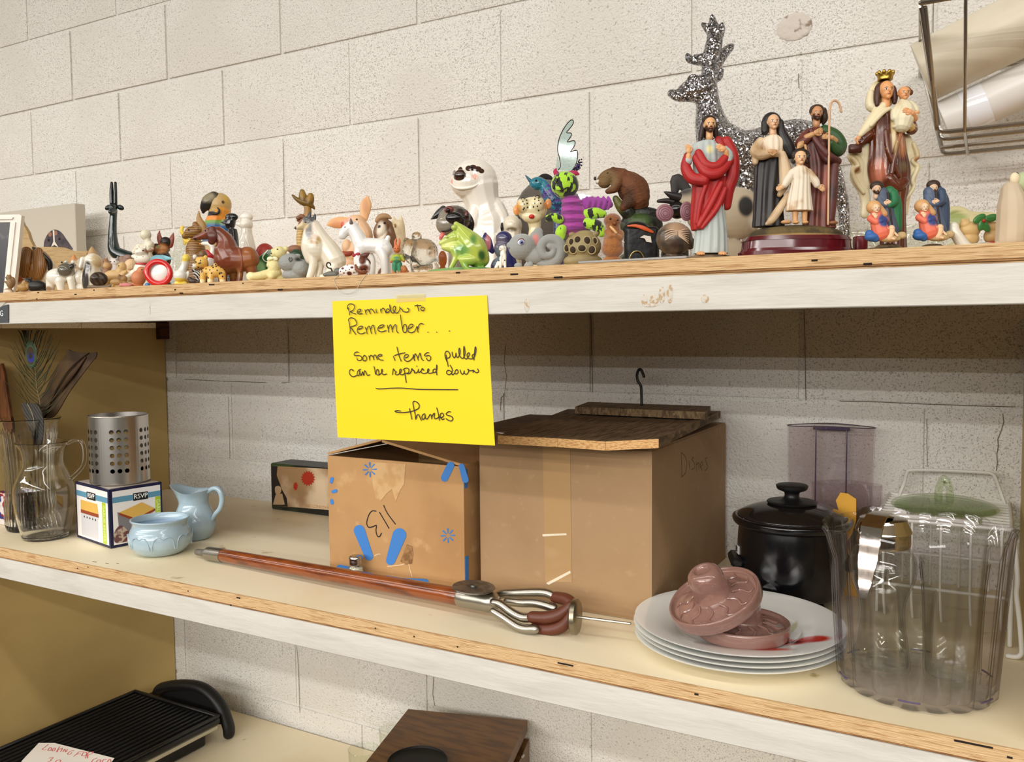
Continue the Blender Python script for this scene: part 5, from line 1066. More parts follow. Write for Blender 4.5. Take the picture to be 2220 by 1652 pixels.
f = Fig('hedgehog_figurine', 'beige textured hedgehog figurine left of the white cow', 'figurine', C1, 1565, -.490)
f.part('body', f.M((224, 190, 150), .6, bump=.003, bscale=160), [('e', 1570, 1080, 80, 84), ('e', 1560, 1200, 70, 90), ('e', 1520, 1110, 30, 26), ('e', 1565, f.b-50, 70, 60)])
f = Fig('antelope_figurine', 'tall dark green antelope figurine with straight horns by the wall', 'figurine', C1, 1420, -.215)
f.part('body', f.M((24, 42, 42), .14, coat=.6), [('t', [(1358, 410, 44), (1352, 520, 42), (1345, 720, 52), (1370, 900, 74), (1470, 960, 80), (1560, 990, 80)]), ('e', 1360, 400, 46, 58, -20, 60), ('t', [(1362, 420, 40, -30), (1362, 450, 28, -90)]), ('e', 1500, 1040, 150, 90), ('t', [(1400, 1080, 40), (1395, f.b-20, 28)]), ('t', [(1590, 1080, 40), (1600, f.b-20, 28)])])
for ua, sd in ((1295, -1), (1438, 1)): f.part('ear', f.M((20, 32, 34), .14), [('e', ua, 385, 46, 30, 0, 16, -25*sd)], fuse=False)
for ua, ub in ((1333, 1330), (1378, 1376)): f.part('horn', f.M((18, 26, 28), .14), [('t', [(ua, 92, 16), (ub, 200, 22), (1356 + (ub-1353)*.9, 350, 24)])], fuse=False)
f = Fig('poodle_figurine', 'translucent cream poodle figurine behind the white cow', 'figurine', C1, 1740, -.400)
f.part('body', f.M((226, 220, 196), .3, bump=.002, bscale=150), [('e', 1740, 712, 64, 66), ('t', [(1760, 760, 36), (1770, 820, 44)]), ('e', 1720, 890, 110, 70), ('t', [(1660, 850, 40), (1600, 920, 26)]), ('e', 1790, 830, 50, 50), ('e', 1740, 1000, 90, 120), ('e', 1740, f.b-60, 90, 80)])
f = Fig('cow_figurine', 'small seated white cow figurine with red collar', 'figurine', C1, 1690, -.510)
f.part('body', f.M((236, 228, 212), .3, [(1700, 945, -70, 62, 24, (176, 164, 146), .4), (1790, 900, None, 60, 40, (150, 112, 84), .4), (1665, 985, -90, 10, 10, (70, 50, 44)), (1745, 975, -90, 10, 10, (70, 50, 44)), (1650, 880, None, 8, 10, (60, 44, 36)), (1730, 905, None, 9, 10, (60, 44, 36))]),
       [('e', 1690, 930, 80, 70), ('e', 1710, 1000, 96, 62, -30), ('e', 1600, 970, 36, 26, 0, 20, -20), ('e', 1805, 890, 40, 26, 0, 20, 30), ('e', 1690, 1140, 92, 110), ('e', 1690, f.b-60, 110, 80), ('t', [(1620, 1150, 40), (1535, 1205, 32, -40)]), ('e', 1650, 860, 14, 24), ('e', 1735, 858, 14, 24)])
f.part('collar', f.M((178, 36, 34), .4), [('l', [(1700, 1050, 74, 74), (1700, 1072, 78, 78)])], fuse=False)
f = Fig('robin_figurine', 'round orange brown bird figurine at the shelf edge', 'figurine', C1, 1655, -.572)
f.part('body', f.M((198, 126, 84), .45), [('e', 1655, 1225, 84, 92), ('e', 1690, 1140, 55, 50), ('t', [(1735, 1130, 14), (1760, 1140, 5)]), ('e', 1640, f.b-30, 70, 40)], vox=6)
f.eye(1712, 1130, 7, -45)
f = Fig('chihuahua_figurine', 'dark chihuahua figurine with big red brown ears', 'figurine', C1, 1970, -.365)
f.part('body', f.M((40, 30, 28), .35, [(1940, 880, -50, 86, 60, (170, 112, 60), .35), (1900, 855, -50, 30, 20, (120, 134, 70), .4)]), [('e', 1980, 800, 68, 66), ('e', 1945, 880, 84, 60), ('e', 1860, 900, 60, 90, 20), ('e', 1950, 1000, 90, 110), ('e', 1950, f.b-80, 100, 110)])
for pts in ([(1905, 665, 6), (1900, 730, 28), (1925, 810, 40)], [(2070, 690, 6), (2055, 750, 30), (2030, 830, 40)]): f.part('ear', f.M((132, 62, 40), .35), [('t', pts, .5)], fuse=False)
f = Fig('bluebird_figurine', 'pale blue capped bird figurine behind the red ring', 'figurine', C1, 1900, -.475)
f.part('body', f.M((150, 212, 230), .3, [(1850, 1050, None, 50, 40, (206, 220, 224), .4)]), [('e', 1890, 1020, 100, 70), ('t', [(1940, 990, 40), (2000, 990, 26), (2062, 1000, 8)], .6), ('e', 1880, 1120, 90, 110), ('e', 1880, f.b-60, 90, 80)])
f = Fig('ring_toy', 'shiny red ring with white oval centre at the shelf edge', 'toy', C1, 1890, -.562)
b_ = []; 
pts = []
for k in range(28):
    a = 2*PI*k/28; x, y = 122*math.cos(a), 136*math.sin(a); cr, sr = math.cos(-.55), math.sin(-.55); pts.append(f.P(1900 + x*cr - y*sr, 1165 + x*sr + y*cr, -20 + .25*x))
mb = MB(); mb.tube(pts, 36*f.sv, n=14, sub=2, closed=True); o = mb.build('ring', f.M((208, 30, 26), .15, coat=.6), f.root); CL.append(o)
f.part('centre', f.M((238, 236, 232), .2), [('e', 1900, 1180, 138, 104, 0, 50, 40)], fuse=False)
f.part('foot', f.M((80, 130, 190), .4), [('e', 1760, f.b-22, 30, 22), ('e', 1860, f.b-20, 60, 20, 20)], fuse=False)
# ------------------------------------------------------------ next stretch
f = Fig('glass_bird', 'clear glass bird figurine behind the white and yellow jug', 'figurine', C2, 760, -.505)
f.part('body', glass('glass_bird', (244, 246, 242), edge=.5), [('e', 770, 850, 66, 110, 0, 50), ('t', [(770, 760, 40), (745, 740, 24)]), ('t', [(760, 900, 60), (740, 1100, 60), (740, f.b-40, 70)]), ('t', [(690, 930, 20), (660, 990, 14)]), ('e', 640, 920, 40, 34)], vox=6, it=1)
f = Fig('bud_jug', 'white little jug with yellow rim and yellow foot', 'jug', C2, 785, -.572)
f.part('body', f.M((226, 224, 214), .18, [(780, 1275, None, 110, 46, (232, 206, 76), .3), (850, 985, None, 80, 50, (228, 200, 84), .3)], coat=.5), [('e', 780, 1200, 82, 80), ('t', [(795, 1150, 50), (825, 1080, 40), (848, 990, 52)]), ('e', 780, f.b-22, 80, 30)], vox=6)
f.part('handle', f.M((226, 224, 214), .18), [('t', [(840, 1190, 14), (872, 1150, 13), (870, 1190, 14), (845, 1235, 14)])], vox=5)
f.part('spout', f.M((226, 224, 214), .18), [('t', [(715, 1170, 14), (700, 1130, 8)])], fuse=False)
f = Fig('fox_figurine', 'carved brown fox figurine with tall ear and yellow bow', 'figurine', C2, 950, -.430)
f.part('body', f.M((150, 108, 52), .35, [(1050, 560, None, 40, 100, (176, 150, 110), .3)], wave=((104, 70, 32), 70, 3, .35, .8, 'Z')), [('e', 930, 680, 110, 74, 0, 70, 12), ('t', [(900, 690, 62), (835, 725, 40)]), ('t', [(960, 590, 40), (990, 640, 60)]), ('e', 960, 900, 115, 150), ('t', [(960, 960, 120), (950, f.b-100, 120)]), ('e', 950, f.b-60, 130, 70)])
f.part('ear', f.M((164, 126, 66), .4), [('t', [(998, 432, 8), (1000, 520, 34), (1030, 600, 54), (1050, 660, 46)], .5)], fuse=False)
f.part('ear', f.M((214, 206, 190), .4), [('t', [(965, 535, 8), (975, 590, 26)], .5)], fuse=False)
f.part('bow', f.M((226, 196, 70), .4), [('t', [(800, 620, 22), (790, 670, 26), (830, 730, 22)], .5), ('t', [(830, 780, 24), (900, 790, 30), (980, 770, 24)], .5), ('t', [(820, 760, 20), (830, 820, 18)], .5)], vox=6)
f.eye(900, 660, 10, -72)
f = Fig('parrot_figurine', 'wooden macaw parrot with large black beak and orange neck', 'figurine', C2, 1230, -.300)
f.part('body', f.M((196, 164, 108), .4, [(1200, 560, None, 260, 44, (120, 160, 70), .3), (1200, 700, None, 300, 110, (40, 96, 150), .25), (1195, 510, None, 200, 36, (236, 140, 50), .25), (1170, 470, None, 120, 26, (38, 44, 44), .3), (1310, 455, None, 80, 60, (232, 160, 60), .4), (1345, 250, None, 30, 120, (206, 170, 80), .4)]),
       [('e', 1245, 350, 138, 140), ('t', [(1250, 400, 130), (1220, 520, 115), (1190, 640, 130), (1180, f.b-200, 170), (1180, f.b-60, 170)]), ('e', 1300, 600, 90, 130)])
f.part('beak', f.M((36, 34, 34), .3, [(1150, 280, None, 90, 60, (140, 128, 100), .5)]), [('t', [(1195, 285, 84, -60), (1140, 335, 92, -60), (1085, 400, 56, -60), (1072, 448, 20, -60)], .9)])
f.part('cheek_stripe', f.M((26, 26, 26), .4), [('t', [(1190, 470, 16, -120), (1260, 475, 16, -130), (1285, 440, 14, -130), (1265, 405, 8, -130)])], vox=5)
f.part('eye_ring', f.M((120, 84, 50), .3), [('e', 1322, 335, 18, 20, -112, 10)], fuse=False); f.eye(1322, 335, 9, -122)
for (nm, lab, ca, uu, Y, colr, E) in (('chef_shaker', 'black glazed chef shaker beside the macaw', (24, 24, 26), 1390, -.405, None, [('e', 1390, 500, 78, 48), ('t', [(1380, 540, 60), (1370, 590, 62)]), ('t', [(1300, 565, 18), (1260, 560, 8)]), ('e', 1330, 540, 40, 22), ('l', [(1400, 640, 50, 50), (1400, 720, 66, 66), (1395, 830, 80, 80)]), ('l', [(1395, 820, 80, 80), (1395, 2000, 90, 90)])]),
                                 ('chef_shaker', 'white glazed chef shaker beside the black one', (236, 230, 216), 1565, -.345, None, [('e', 1565, 500, 80, 54), ('e', 1565, 590, 78, 76), ('t', [(1510, 590, 40), (1430, 575, 14)]), ('l', [(1570, 650, 62, 62), (1570, 700, 66, 66), (1565, 800, 96, 96), (1565, 930, 110, 110)]), ('l', [(1565, 920, 110, 110), (1565, 2000, 110, 110)])])):
    f = Fig(nm, lab, 'shaker', C2, uu, Y, 'pair of chef shakers'); E = [e if e[0] != 'l' else ('l', [(q[0], min(q[1], f.b), q[2], q[3]) for q in e[1]]) for e in E]
    f.part('body', f.M(ca, .12, coat=.6), E)
f = Fig('dachshund_figurine', 'large red brown dachshund figurine standing at the shelf edge', 'figurine', C2, 1400, -.528)
f.part('body', f.M((122, 62, 40), .28, [(1620, 990, None, 100, 170, (150, 90, 48), .5), (1400, 1180, None, 200, 60, (140, 92, 46), .5), (1200, 720, None, 90, 90, (92, 44, 34), .5), (958, 770, None, 20, 20, (40, 24, 22), .4)], mix=((108, 52, 34), 14, .45, .65), coat=.3),
       [('t', [(960, 750, 32), (1040, 725, 46), (1130, 695, 78)]), ('e', 1180, 690, 98, 80), ('t', [(1230, 700, 90), (1310, 790, 110), (1330, 900, 150), (1380, 1000, 165)]), ('e', 1330, 1010, 150, 180), ('t', [(1380, 1000, 160), (1500, 1010, 150), (1590, 1000, 130)]), ('e', 1580, 960, 120, 110),
        ('t', [(1560, 1010, 100), (1620, 1120, 70), (1640, f.b-40, 46)]), ('t', [(1500, 1080, 60, -60), (1515, 1170, 36, -70), (1500, f.b-16, 40, -80)]), ('t', [(1290, 1120, 60, -40), (1300, f.b-30, 50, -50)]), ('t', [(1400, 1120, 60, 40), (1400, f.b-30, 46, 40)])], vox=8)
f.part('ear', f.M((90, 42, 34), .3), [('t', [(1180, 660, 50, -60), (1190, 730, 70, -80), (1180, 790, 50, -80)], .45)], vox=7)
f.part('tail', f.M((134, 72, 48), .3), [('t', [(1510, 900, 22, -90), (1545, 980, 20, -120), (1550, 1080, 16, -120), (1530, 1160, 10, -110)])], vox=5)
f.eye(1098, 668, 9, -66)
f = Fig('goose_figurine', 'white goose figurine with red scarf behind the dachshund', 'figurine', C2, 1140, -.490)
f.part('body', f.M((236, 230, 220), .25, [(1010, 818, None, 22, 18, (226, 140, 70), .3)]), [('t', [(1005, 820, 8), (1060, 815, 22), (1130, 825, 30), (1165, 880, 30), (1150, 960, 40), (1140, 1060, 66)]), ('e', 1140, 1100, 70, 90), ('e', 1150, f.b-70, 90, 90)], vox=6)
f.part('scarf', f.M((178, 24, 30), .4), [('t', [(1100, 905, 20, -20), (1140, 960, 34, -30), (1180, 985, 24, -20)], .7)], vox=6)
f = Fig('leopard_figurine', 'yellow spotted leopard cub figurine with cream paws', 'figurine', C2, 1150, -.573)
sp = [(random.uniform(960, 1300), random.uniform(1000, 1230), None, 9, 10, (52, 34, 22), .3) for _ in range(34)]
f.part('body', f.M((222, 178, 92), .3, sp + [(945, 1085, None, 34, 30, (214, 208, 196), .4), (930, 1080, None, 12, 10, (60, 44, 40), .3)] + [(x, f.b-20, None, 46, 26, (236, 220, 176), .3) for x in (1050, 1150, 1280)]),
       [('e', 1030, 1040, 78, 70), ('e', 960, 1085, 44, 36, -20), ('e', 1172, 1150, 130, 74), ('t', [(1180, 1110, 40), (1195, 1075, 26)]), ('e', 1078, 985, 26, 32), ('e', 985, 1000, 22, 26), ('t', [(1060, 1160, 42, -20), (1050, f.b-20, 34, -20)]), ('t', [(1160, 1190, 42, -40), (1152, f.b-20, 36, -50)]), ('t', [(1270, 1170, 48), (1282, f.b-20, 36)])], vox=5)
f.eye(985, 1040, 8, -62); f.eye(1040, 1050, 8, -70)
f = Fig('rabbit_figurine', 'brown eared rabbit figurine with white pompom behind the leopard', 'figurine', C2, 1030, -.520)
f.part('body', f.M((120, 92, 62), .4), [('e', 1045, 950, 52, 54), ('e', 1045, 1060, 66, 90), ('e', 1045, f.b-60, 80, 90)], vox=6)
f.part('pompom', f.M((236, 230, 220), .6), [('e', 952, 975, 28, 30), ('t', [(975, 990, 10), (1010, 1010, 10)])], vox=5)
f = Fig('zebra_figurine', 'tiny black and white striped figurine behind the leopard cub', 'figurine', C2, 975, -.545)
f.part('body', f.M((226, 222, 214), .3, wave=((24, 22, 22), 90, 4, .45, .55, 'DIAGONAL')), [('e', 985, 1190, 56, 54), ('e', 940, 1140, 26, 30), ('e', 990, f.b-40, 60, 50)], vox=5)
f = Fig('shoe_figurine', 'small dark brown shoe figurine between yellow jug and leopard', 'figurine', C2, 945, -.574)
f.part('body', f.M((60, 44, 34), .35), [('e', 930, f.b-34, 60, 34), ('t', [(905, f.b-50, 30), (890, f.b-66, 24)]), ('e', 985, f.b-24, 40, 24)], vox=5)
f = Fig('ladybird_figurine', 'round red dome figurine behind the pale teddy', 'figurine', C2, 1790, -.300)
f.part('body', f.M((170, 58, 48), .4), [('e', 1790, 960, 118, 150, 0, 110), ('e', 1790, f.b-100, 130, 140, 0, 120)])
f = Fig('green_dish', 'dark green leaf shaped glazed dish behind the pale teddy', 'dish', C2, 1790, -.470)
f.part('body', f.M((40, 92, 48), .12, [(1735, 1110, None, 60, 80, (150, 200, 140), .4)], coat=.6), [('o', [(1690, f.b), (1680, 1060), (1740, 960), (1830, 890), (1905, 905), (1920, 1000), (1900, f.b)], -30, 40, 3)], it=5)
f.part('rim', f.M((214, 222, 200), .15), [('t', [(1830, 900, 10, -34), (1770, 980, 9, -34), (1800, 1030, 8, -36), (1850, 1035, 8, -36)])], vox=4)
f = Fig('teddy_figurine', 'pale yellow seated teddy figurine with bow', 'figurine', C2, 1860, -.548)
f.part('body', f.M((222, 210, 152), .5, [(1630, 1210, -60, 40, 44, (236, 226, 176), .3), (1885, 1205, -60, 34, 36, (236, 226, 176), .3)], bump=.0006, bscale=300),
       [('e', 1960, 925, 84, 78), ('e', 1900, 945, 40, 34, -40), ('e', 2040, 880, 30, 34), ('e', 1880, 900, 24, 26), ('e', 1900, 1090, 78, 110), ('t', [(1860, 1170, 60), (1720, 1205, 50, -40), (1650, 1210, 46, -50)]), ('e', 1630, 1210, 54, 54, -50, 26), ('t', [(1930, 1170, 60), (1890, 1205, 46, -60)]), ('e', 1885, 1205, 48, 48, -66, 26), ('t', [(1850, 1010, 30), (1840, 1080, 26, -40)]), ('e', 1900, f.b-40, 120, 45)])
f.part('bow', f.M((234, 226, 186), .5), [('e', 1860, 1000, 36, 26, -60, 16, 20), ('e', 1925, 1000, 36, 26, -60, 16, -20), ('e', 1893, 1002, 16, 16, -70)], vox=5)
f.eye(1955, 890, 8, -76); f.eye(1880, 938, 9, -74)
# ------------------------------------------------------------ middle stretch
f = Fig('hippo_figurine', 'grey stone hippo figurine lying between pale teddy and collie', 'figurine', C3, 330, -.552)
f.part('body', f.M((150, 152, 148), .7, [(385, 1010, -60, 46, 26, (52, 54, 50), .6)], bump=.0012, bscale=220), [('e', 270, 1045, 140, 112), ('e', 400, 1110, 120, 110), ('e', 320, f.b-70, 150, 72), ('e', 360, 960, 40, 24)])
f.part('nostril', f.M((96, 96, 92), .7), [('t', [(290, 990, 8, -108), (284, 1015, 8, -112), (300, 1036, 8, -112), (318, 1018, 8, -110), (312, 992, 8, -106)])], vox=4)
f = Fig('tortoise_figurine', 'green and brown tortoise figurine behind the grey hippo', 'figurine', C3, 340, -.400)
f.part('shell', f.M((60, 84, 58), .3, mix=((40, 60, 44), 40, .4, .6)), [('e', 350, 1000, 105, 120, 0, 90), ('e', 350, f.b-80, 110, 110, 0, 90)])
f.part('mound', f.M((146, 98, 74), .5), [('e', 310, 880, 90, 54, 60, 60), ('e', 310, 1080, 90, 170, 60, 60), ('e', 310, f.b-60, 90, 90, 60, 60)])
f = Fig('cowboy_duck_figurine', 'carved wooden duck with brown cowboy hat behind the collie', 'figurine', C3, 440, -.380)
f.part('body', f.M((206, 174, 110), .4, [(480, 420, None, 60, 70, (158, 118, 60), .4), (410, 545, None, 70, 80, (130, 84, 54), .4)], wave=((176, 140, 82), 60, 2, .3, .8, 'Z')), [('t', [(480, 380, 44), (480, 460, 46), (450, 540, 60)]), ('t', [(400, 500, 40), (360, 540, 16)]), ('t', [(440, 560, 66), (400, 720, 56), (400, 860, 50)]), ('e', 430, 1020, 90, 150), ('e', 430, f.b-70, 90, 80)])
HAT = f.M((112, 84, 32), .35, [(430, 230, None, 40, 50, (150, 116, 44), .4), (515, 270, None, 40, 50, (150, 112, 40), .4)])
f.part('hat_brim', HAT, [('t', [(300, 240, 14), (350, 285, 26), (420, 320, 40), (490, 345, 40), (540, 375, 24), (560, 402, 10)], 1.4)], vox=6)
f.part('hat_crown', HAT, [('t', [(430, 310, 50), (420, 240, 48), (415, 200, 34)]), ('t', [(490, 340, 56), (510, 280, 50), (515, 250, 40)])], vox=6)
f.part('bow', f.M((126, 84, 56), .5), [('e', 380, 510, 34, 26, -40, 20, 30), ('e', 430, 500, 36, 26, -50, 20, -20)], vox=6)
f = Fig('collie_figurine', 'tall seated collie figurine, white and cream with grey head', 'figurine', C3, 680, -.545)
f.part('body', f.M((230, 222, 202), .22, [(600, 790, None, 60, 60, (176, 144, 86), .5), (540, 500, None, 60, 70, (92, 92, 96), .35), (510, 660, None, 40, 110, (132, 130, 128), .5), (420, 610, None, 90, 44, (206, 184, 144), .3), (470, 520, None, 50, 50, (90, 88, 86), .4), (332, 628, None, 18, 18, (26, 24, 26), .3), (470, 560, -78, 18, 18, (40, 30, 26), .3), (585, 700, None, 30, 160, (226, 206, 188), .5)], coat=.5),
       [('t', [(340, 630, 22), (400, 612, 40), (470, 580, 66)]), ('e', 490, 560, 80, 78), ('t', [(520, 600, 76), (520, 720, 100), (500, 860, 100), (530, 980, 90)]), ('t', [(560, 600, 70), (640, 760, 100), (730, 900, 130), (800, 1020, 140)]), ('e', 590, 860, 150, 170), ('e', 800, 1060, 120, 140), ('t', [(520, 900, 62, -50), (560, 1060, 52, -60), (520, f.b-24, 44, -60)]), ('t', [(600, 930, 60, 40), (620, 1080, 46, 30), (600, f.b-20, 40, 20)]), ('t', [(800, 1120, 80, -70), (720, f.b-30, 36, -80), (670, f.b-24, 32, -84)]), ('t', [(860, 1130, 50), (930, f.b-60, 30)])], vox=8)
for pts in ([(500, 520, 30, -40), (512, 470, 20, -40), (520, 440, 6, -30)], [(545, 530, 30, 20), (560, 480, 18, 20), (556, 455, 6, 20)]): f.part('ear', f.M((74, 74, 78), .25), [('t', pts, .6)], vox=5)
f = Fig('curly_tail_mouse', 'small grey mouse figurine with curled black tail before the collie', 'figurine', C3, 770, -.5765)
f.part('body', f.M((104, 104, 98), .4), [('e', 770, f.b-34, 92, 40, 0, 34), ('e', 840, f.b-70, 50, 44), ('e', 700, f.b-30, 40, 26)], vox=5)
f.part('tail', f.M((28, 26, 26), .3), [('t', [(760, 1112, 9, -10), (725, 1105, 9, -14), (708, 1075, 9, -16), (720, 1045, 9, -16), (748, 1050, 9, -14), (758, 1075, 8, -12)]), ('t', [(760, 1112, 9, -10), (775, 1150, 9, -6)])], vox=4)
f = Fig('piglet_figurine', 'peach big eared piglet figurine behind the white terrier', 'figurine', C3, 1060, -.400)
f.part('body', f.M((228, 186, 146), .4, [(905, 590, -60, 40, 46, (208, 92, 74), .3), (970, 540, None, 60, 40, (240, 176, 160), .5)]), [('e', 1060, 565, 120, 95), ('e', 960, 600, 80, 66, -30), ('t', [(1100, 600, 95), (1160, 720, 100), (1100, 860, 120), (1020, 960, 130)]), ('e', 960, 860, 60, 90, -60), ('e', 1000, 1060, 130, 120), ('e', 1000, f.b-70, 140, 90)])
f.part('ear', f.M((226, 172, 118), .4, [(820, 590, -30, 70, 46, (214, 146, 96), .6)]), [('t', [(712, 592, 12), (770, 575, 52), (860, 565, 70), (950, 550, 50)], .35)], vox=6)
f.part('ear', f.M((228, 176, 124), .4, [(1170, 370, -30, 36, 90, (210, 150, 100), .6)]), [('t', [(1195, 265, 24), (1180, 330, 66), (1165, 420, 66), (1150, 510, 50)], .35)], vox=6)
f.part('collar', f.M((150, 58, 34), .4), [('t', [(885, 935, 28, -80), (960, 950, 30, -128), (1040, 940, 28, -110)], .8)], vox=6)
f.eye(1080, 540, 13, -86)
f = Fig('terrier_figurine', 'sparkling white terrier figurine standing at the shelf edge', 'figurine', C3, 1230, -.530)
f.part('body', f.M((238, 236, 232), .18, [(935, 625, -66, 12, 14, (120, 90, 70), .3)], coat=.6), [('t', [(890, 720, 46), (940, 660, 66), (1000, 610, 70)]), ('e', 900, 705, 52, 62), ('t', [(1010, 620, 76), (1070, 720, 86), (1130, 830, 98), (1250, 840, 92), (1380, 850, 96)]), ('e', 1130, 850, 100, 110), ('t', [(1100, 900, 60, -30), (1080, 1000, 46, -40), (1085, f.b-30, 36, -40)]), ('t', [(1170, 920, 50, 50), (1240, 1000, 42, 50), (1240, f.b-24, 36, 50)]), ('e', 1400, 880, 90, 100), ('t', [(1360, 900, 74, -40), (1400, 1010, 52, -60), (1410, f.b-24, 46, -60), (1380, f.b-16, 36, -76)]), ('t', [(1440, 900, 60, 50), (1470, 1000, 46, 50), (1480, f.b-24, 40, 50)]), ('t', [(1420, 800, 34), (1440, 745, 30)])], vox=7)
f.part('ear', f.M((110, 90, 84), .3), [('t', [(1010, 580, 24, -60), (1008, 545, 16, -66), (1004, 522, 6, -66)], .6)], vox=5)
f.part('ear', f.M((232, 226, 220), .3), [('t', [(1050, 600, 30, 10), (1070, 560, 16, 20)], .6)], vox=5)
f = Fig('blanket_dog_figurine', 'tiny dog figurine in white brown spotted coat, lying', 'figurine', C3, 1020, -.574)
spots = [(u, v, None, r, r*.8, (96, 44, 32), .3) for u, v, r in ((905, 1115, 18), (1018, 1105, 18), (985, 1175, 30), (920, 1170, 10), (960, 1075, 8), (1060, 1130, 9), (945, 1140, 8), (1040, 1165, 8), (880, 1150, 9), (990, 1130, 8))]
f.part('body', f.M((240, 236, 232), .4, spots), [('e', 985, 1130, 110, 66), ('e', 900, 1145, 50, 50), ('e', 980, f.b-30, 130, 32)], vox=6)
f.part('head', f.M((236, 232, 228), .35, [(1140, 1010, None, 40, 66, (104, 56, 40), .3), (1090, 1095, -60, 8, 8, (30, 24, 24)), (1120, 1085, -60, 8, 8, (30, 24, 24)), (1160, 1110, None, 60, 40, (112, 62, 44), .4)], ), [('e', 1120, 1040, 70, 72), ('e', 1130, 1090, 64, 48, -30), ('e', 1190, 1090, 40, 80)], vox=6)
f.part('ear', f.M((92, 46, 34), .4), [('t', [(1120, 960, 20), (1170, 955, 34), (1212, 930, 12)], .6)], vox=5)
f.part('ear', f.M((82, 40, 30), .4), [('t', [(1170, 1000, 26), (1205, 1040, 28), (1212, 1070, 18)], .6)], vox=5)
f.part('harness', f.M((126, 74, 44), .5), [('t', [(1060, 1080, 16, -50), (1080, 1130, 20, -66), (1140, 1160, 24, -66), (1190, 1160, 20, -40)]), ('e', 1140, f.b-26, 60, 26, -30)], vox=5)
f.part('ribbon', f.M((166, 40, 52), .4), [('e', 1080, 940, 30, 20, 0, 14), ('e', 1030, 955, 24, 22, 0, 14)], vox=5)
f = Fig('basset_figurine', 'brown and white basset figurine with cap sitting behind terrier tail', 'figurine', C3, 1410, -.385)
f.part('body', f.M((116, 82, 54), .4, [(1370, 680, -60, 60, 110, (224, 212, 194), .35), (1340, 620, -90, 26, 22, (30, 26, 26), .3)]), [('e', 1390, 600, 86, 90), ('t', [(1380, 620, 70, -20), (1365, 690, 60, -50)]), ('e', 1420, 820, 110, 170), ('t', [(1320, 600, 34), (1300, 680, 40), (1310, 760, 30)]), ('t', [(1450, 580, 40), (1470, 680, 52), (1510, 780, 40)]), ('e', 1430, f.b-100, 120, 120)])
f.part('cap', f.M((166, 130, 92), .5), [('t', [(1310, 540, 30), (1350, 500, 40), (1420, 492, 36), (1470, 510, 16)], .9)], vox=6)
f.eye(1410, 580, 14, -84)
f = Fig('owl_figurine', 'cream eared owl figurine behind the basset', 'figurine', C3, 1575, -.300)
f.part('body', f.M((222, 204, 168), .5, mix=((200, 180, 142), 50, .5, .7)), [('t', [(1570, 600, 70), (1580, 760, 74), (1580, 900, 90)]), ('t', [(1505, 495, 10), (1515, 560, 40)]), ('t', [(1598, 488, 8), (1595, 560, 36)]), ('e', 1580, f.b-120, 110, 140)])
f.part('beak', f.M((160, 120, 70), .5), [('t', [(1530, 600, 14, -66), (1530, 630, 5, -72)])], fuse=False)
f = Fig('rabbit_figurine', 'orange rabbit figurine in green overalls at the shelf edge', 'figurine', C3, 1550, -.5745)
f.part('body', f.M((206, 114, 68), .5, [(1550, 985, None, 110, 46, (164, 178, 62), .2), (1545, 1085, None, 70, 76, (58, 128, 92), .12), (1545, 990, -30, 34, 20, (70, 136, 96), .3)]), [('e', 1545, 880, 44, 48), ('t', [(1528, 850, 16), (1526, 800, 17), (1536, 755, 7)]), ('t', [(1566, 850, 16), (1574, 800, 17), (1572, 750, 7)]), ('e', 1548, 1000, 54, 62), ('t', [(1500, 970, 24), (1475, 1030, 18)]), ('t', [(1600, 970, 26), (1625, 1020, 20)]), ('t', [(1520, 1060, 34), (1510, f.b-14, 26)]), ('t', [(1575, 1060, 34), (1580, f.b-14, 26)])], vox=5)
f.eye(1530, 876, 6, -40); f.eye(1560, 876, 6, -40)
f = Fig('squirrel_figurine', 'tiny orange squirrel figurine between rabbit and glass elephant', 'figurine', C3, 1640, -.583)
f.part('body', f.M((166, 100, 52), .5), [('e', 1640, f.b-40, 34, 40), ('e', 1655, f.b-20, 36, 22), ('e', 1632, f.b-74, 22, 22), ('t', [(1615, f.b-20, 12), (1604, f.b-60, 14), (1612, f.b-84, 10)])], vox=4)
f = Fig('glass_elephant', 'clear pressed glass elephant figurine with round ears', 'figurine', C3, 1830, -.545)
f.part('body', mat('elephant_glass', (252, 250, 240), .03, trans=1, bump=.006, bscale=45), [('e', 1700, 880, 100, 120), ('e', 1780, 725, 62, 50), ('e', 1660, 780, 40, 36), ('e', 1870, 920, 170, 165), ('t', [(1650, 900, 50, -40), (1680, 1000, 36, -60), (1740, 1060, 26, -60)]), ('t', [(1760, 1000, 60, -50), (1770, f.b-20, 50, -60)]), ('t', [(1980, 1000, 70), (1990, f.b-30, 56)]), ('e', 1880, f.b-50, 150, 60)], vox=9, it=1)
f = Fig('amber_bottle', 'small amber glass piece behind the glass elephant', 'bottle', C3, 2090, -.470)
f.part('body', glass('amber_glass', (214, 160, 112), edge=.5, body=((150, 96, 60), .3)), [('e', 2090, 1000, 52, 100), ('e', 2090, f.b-60, 56, 80)], it=1)
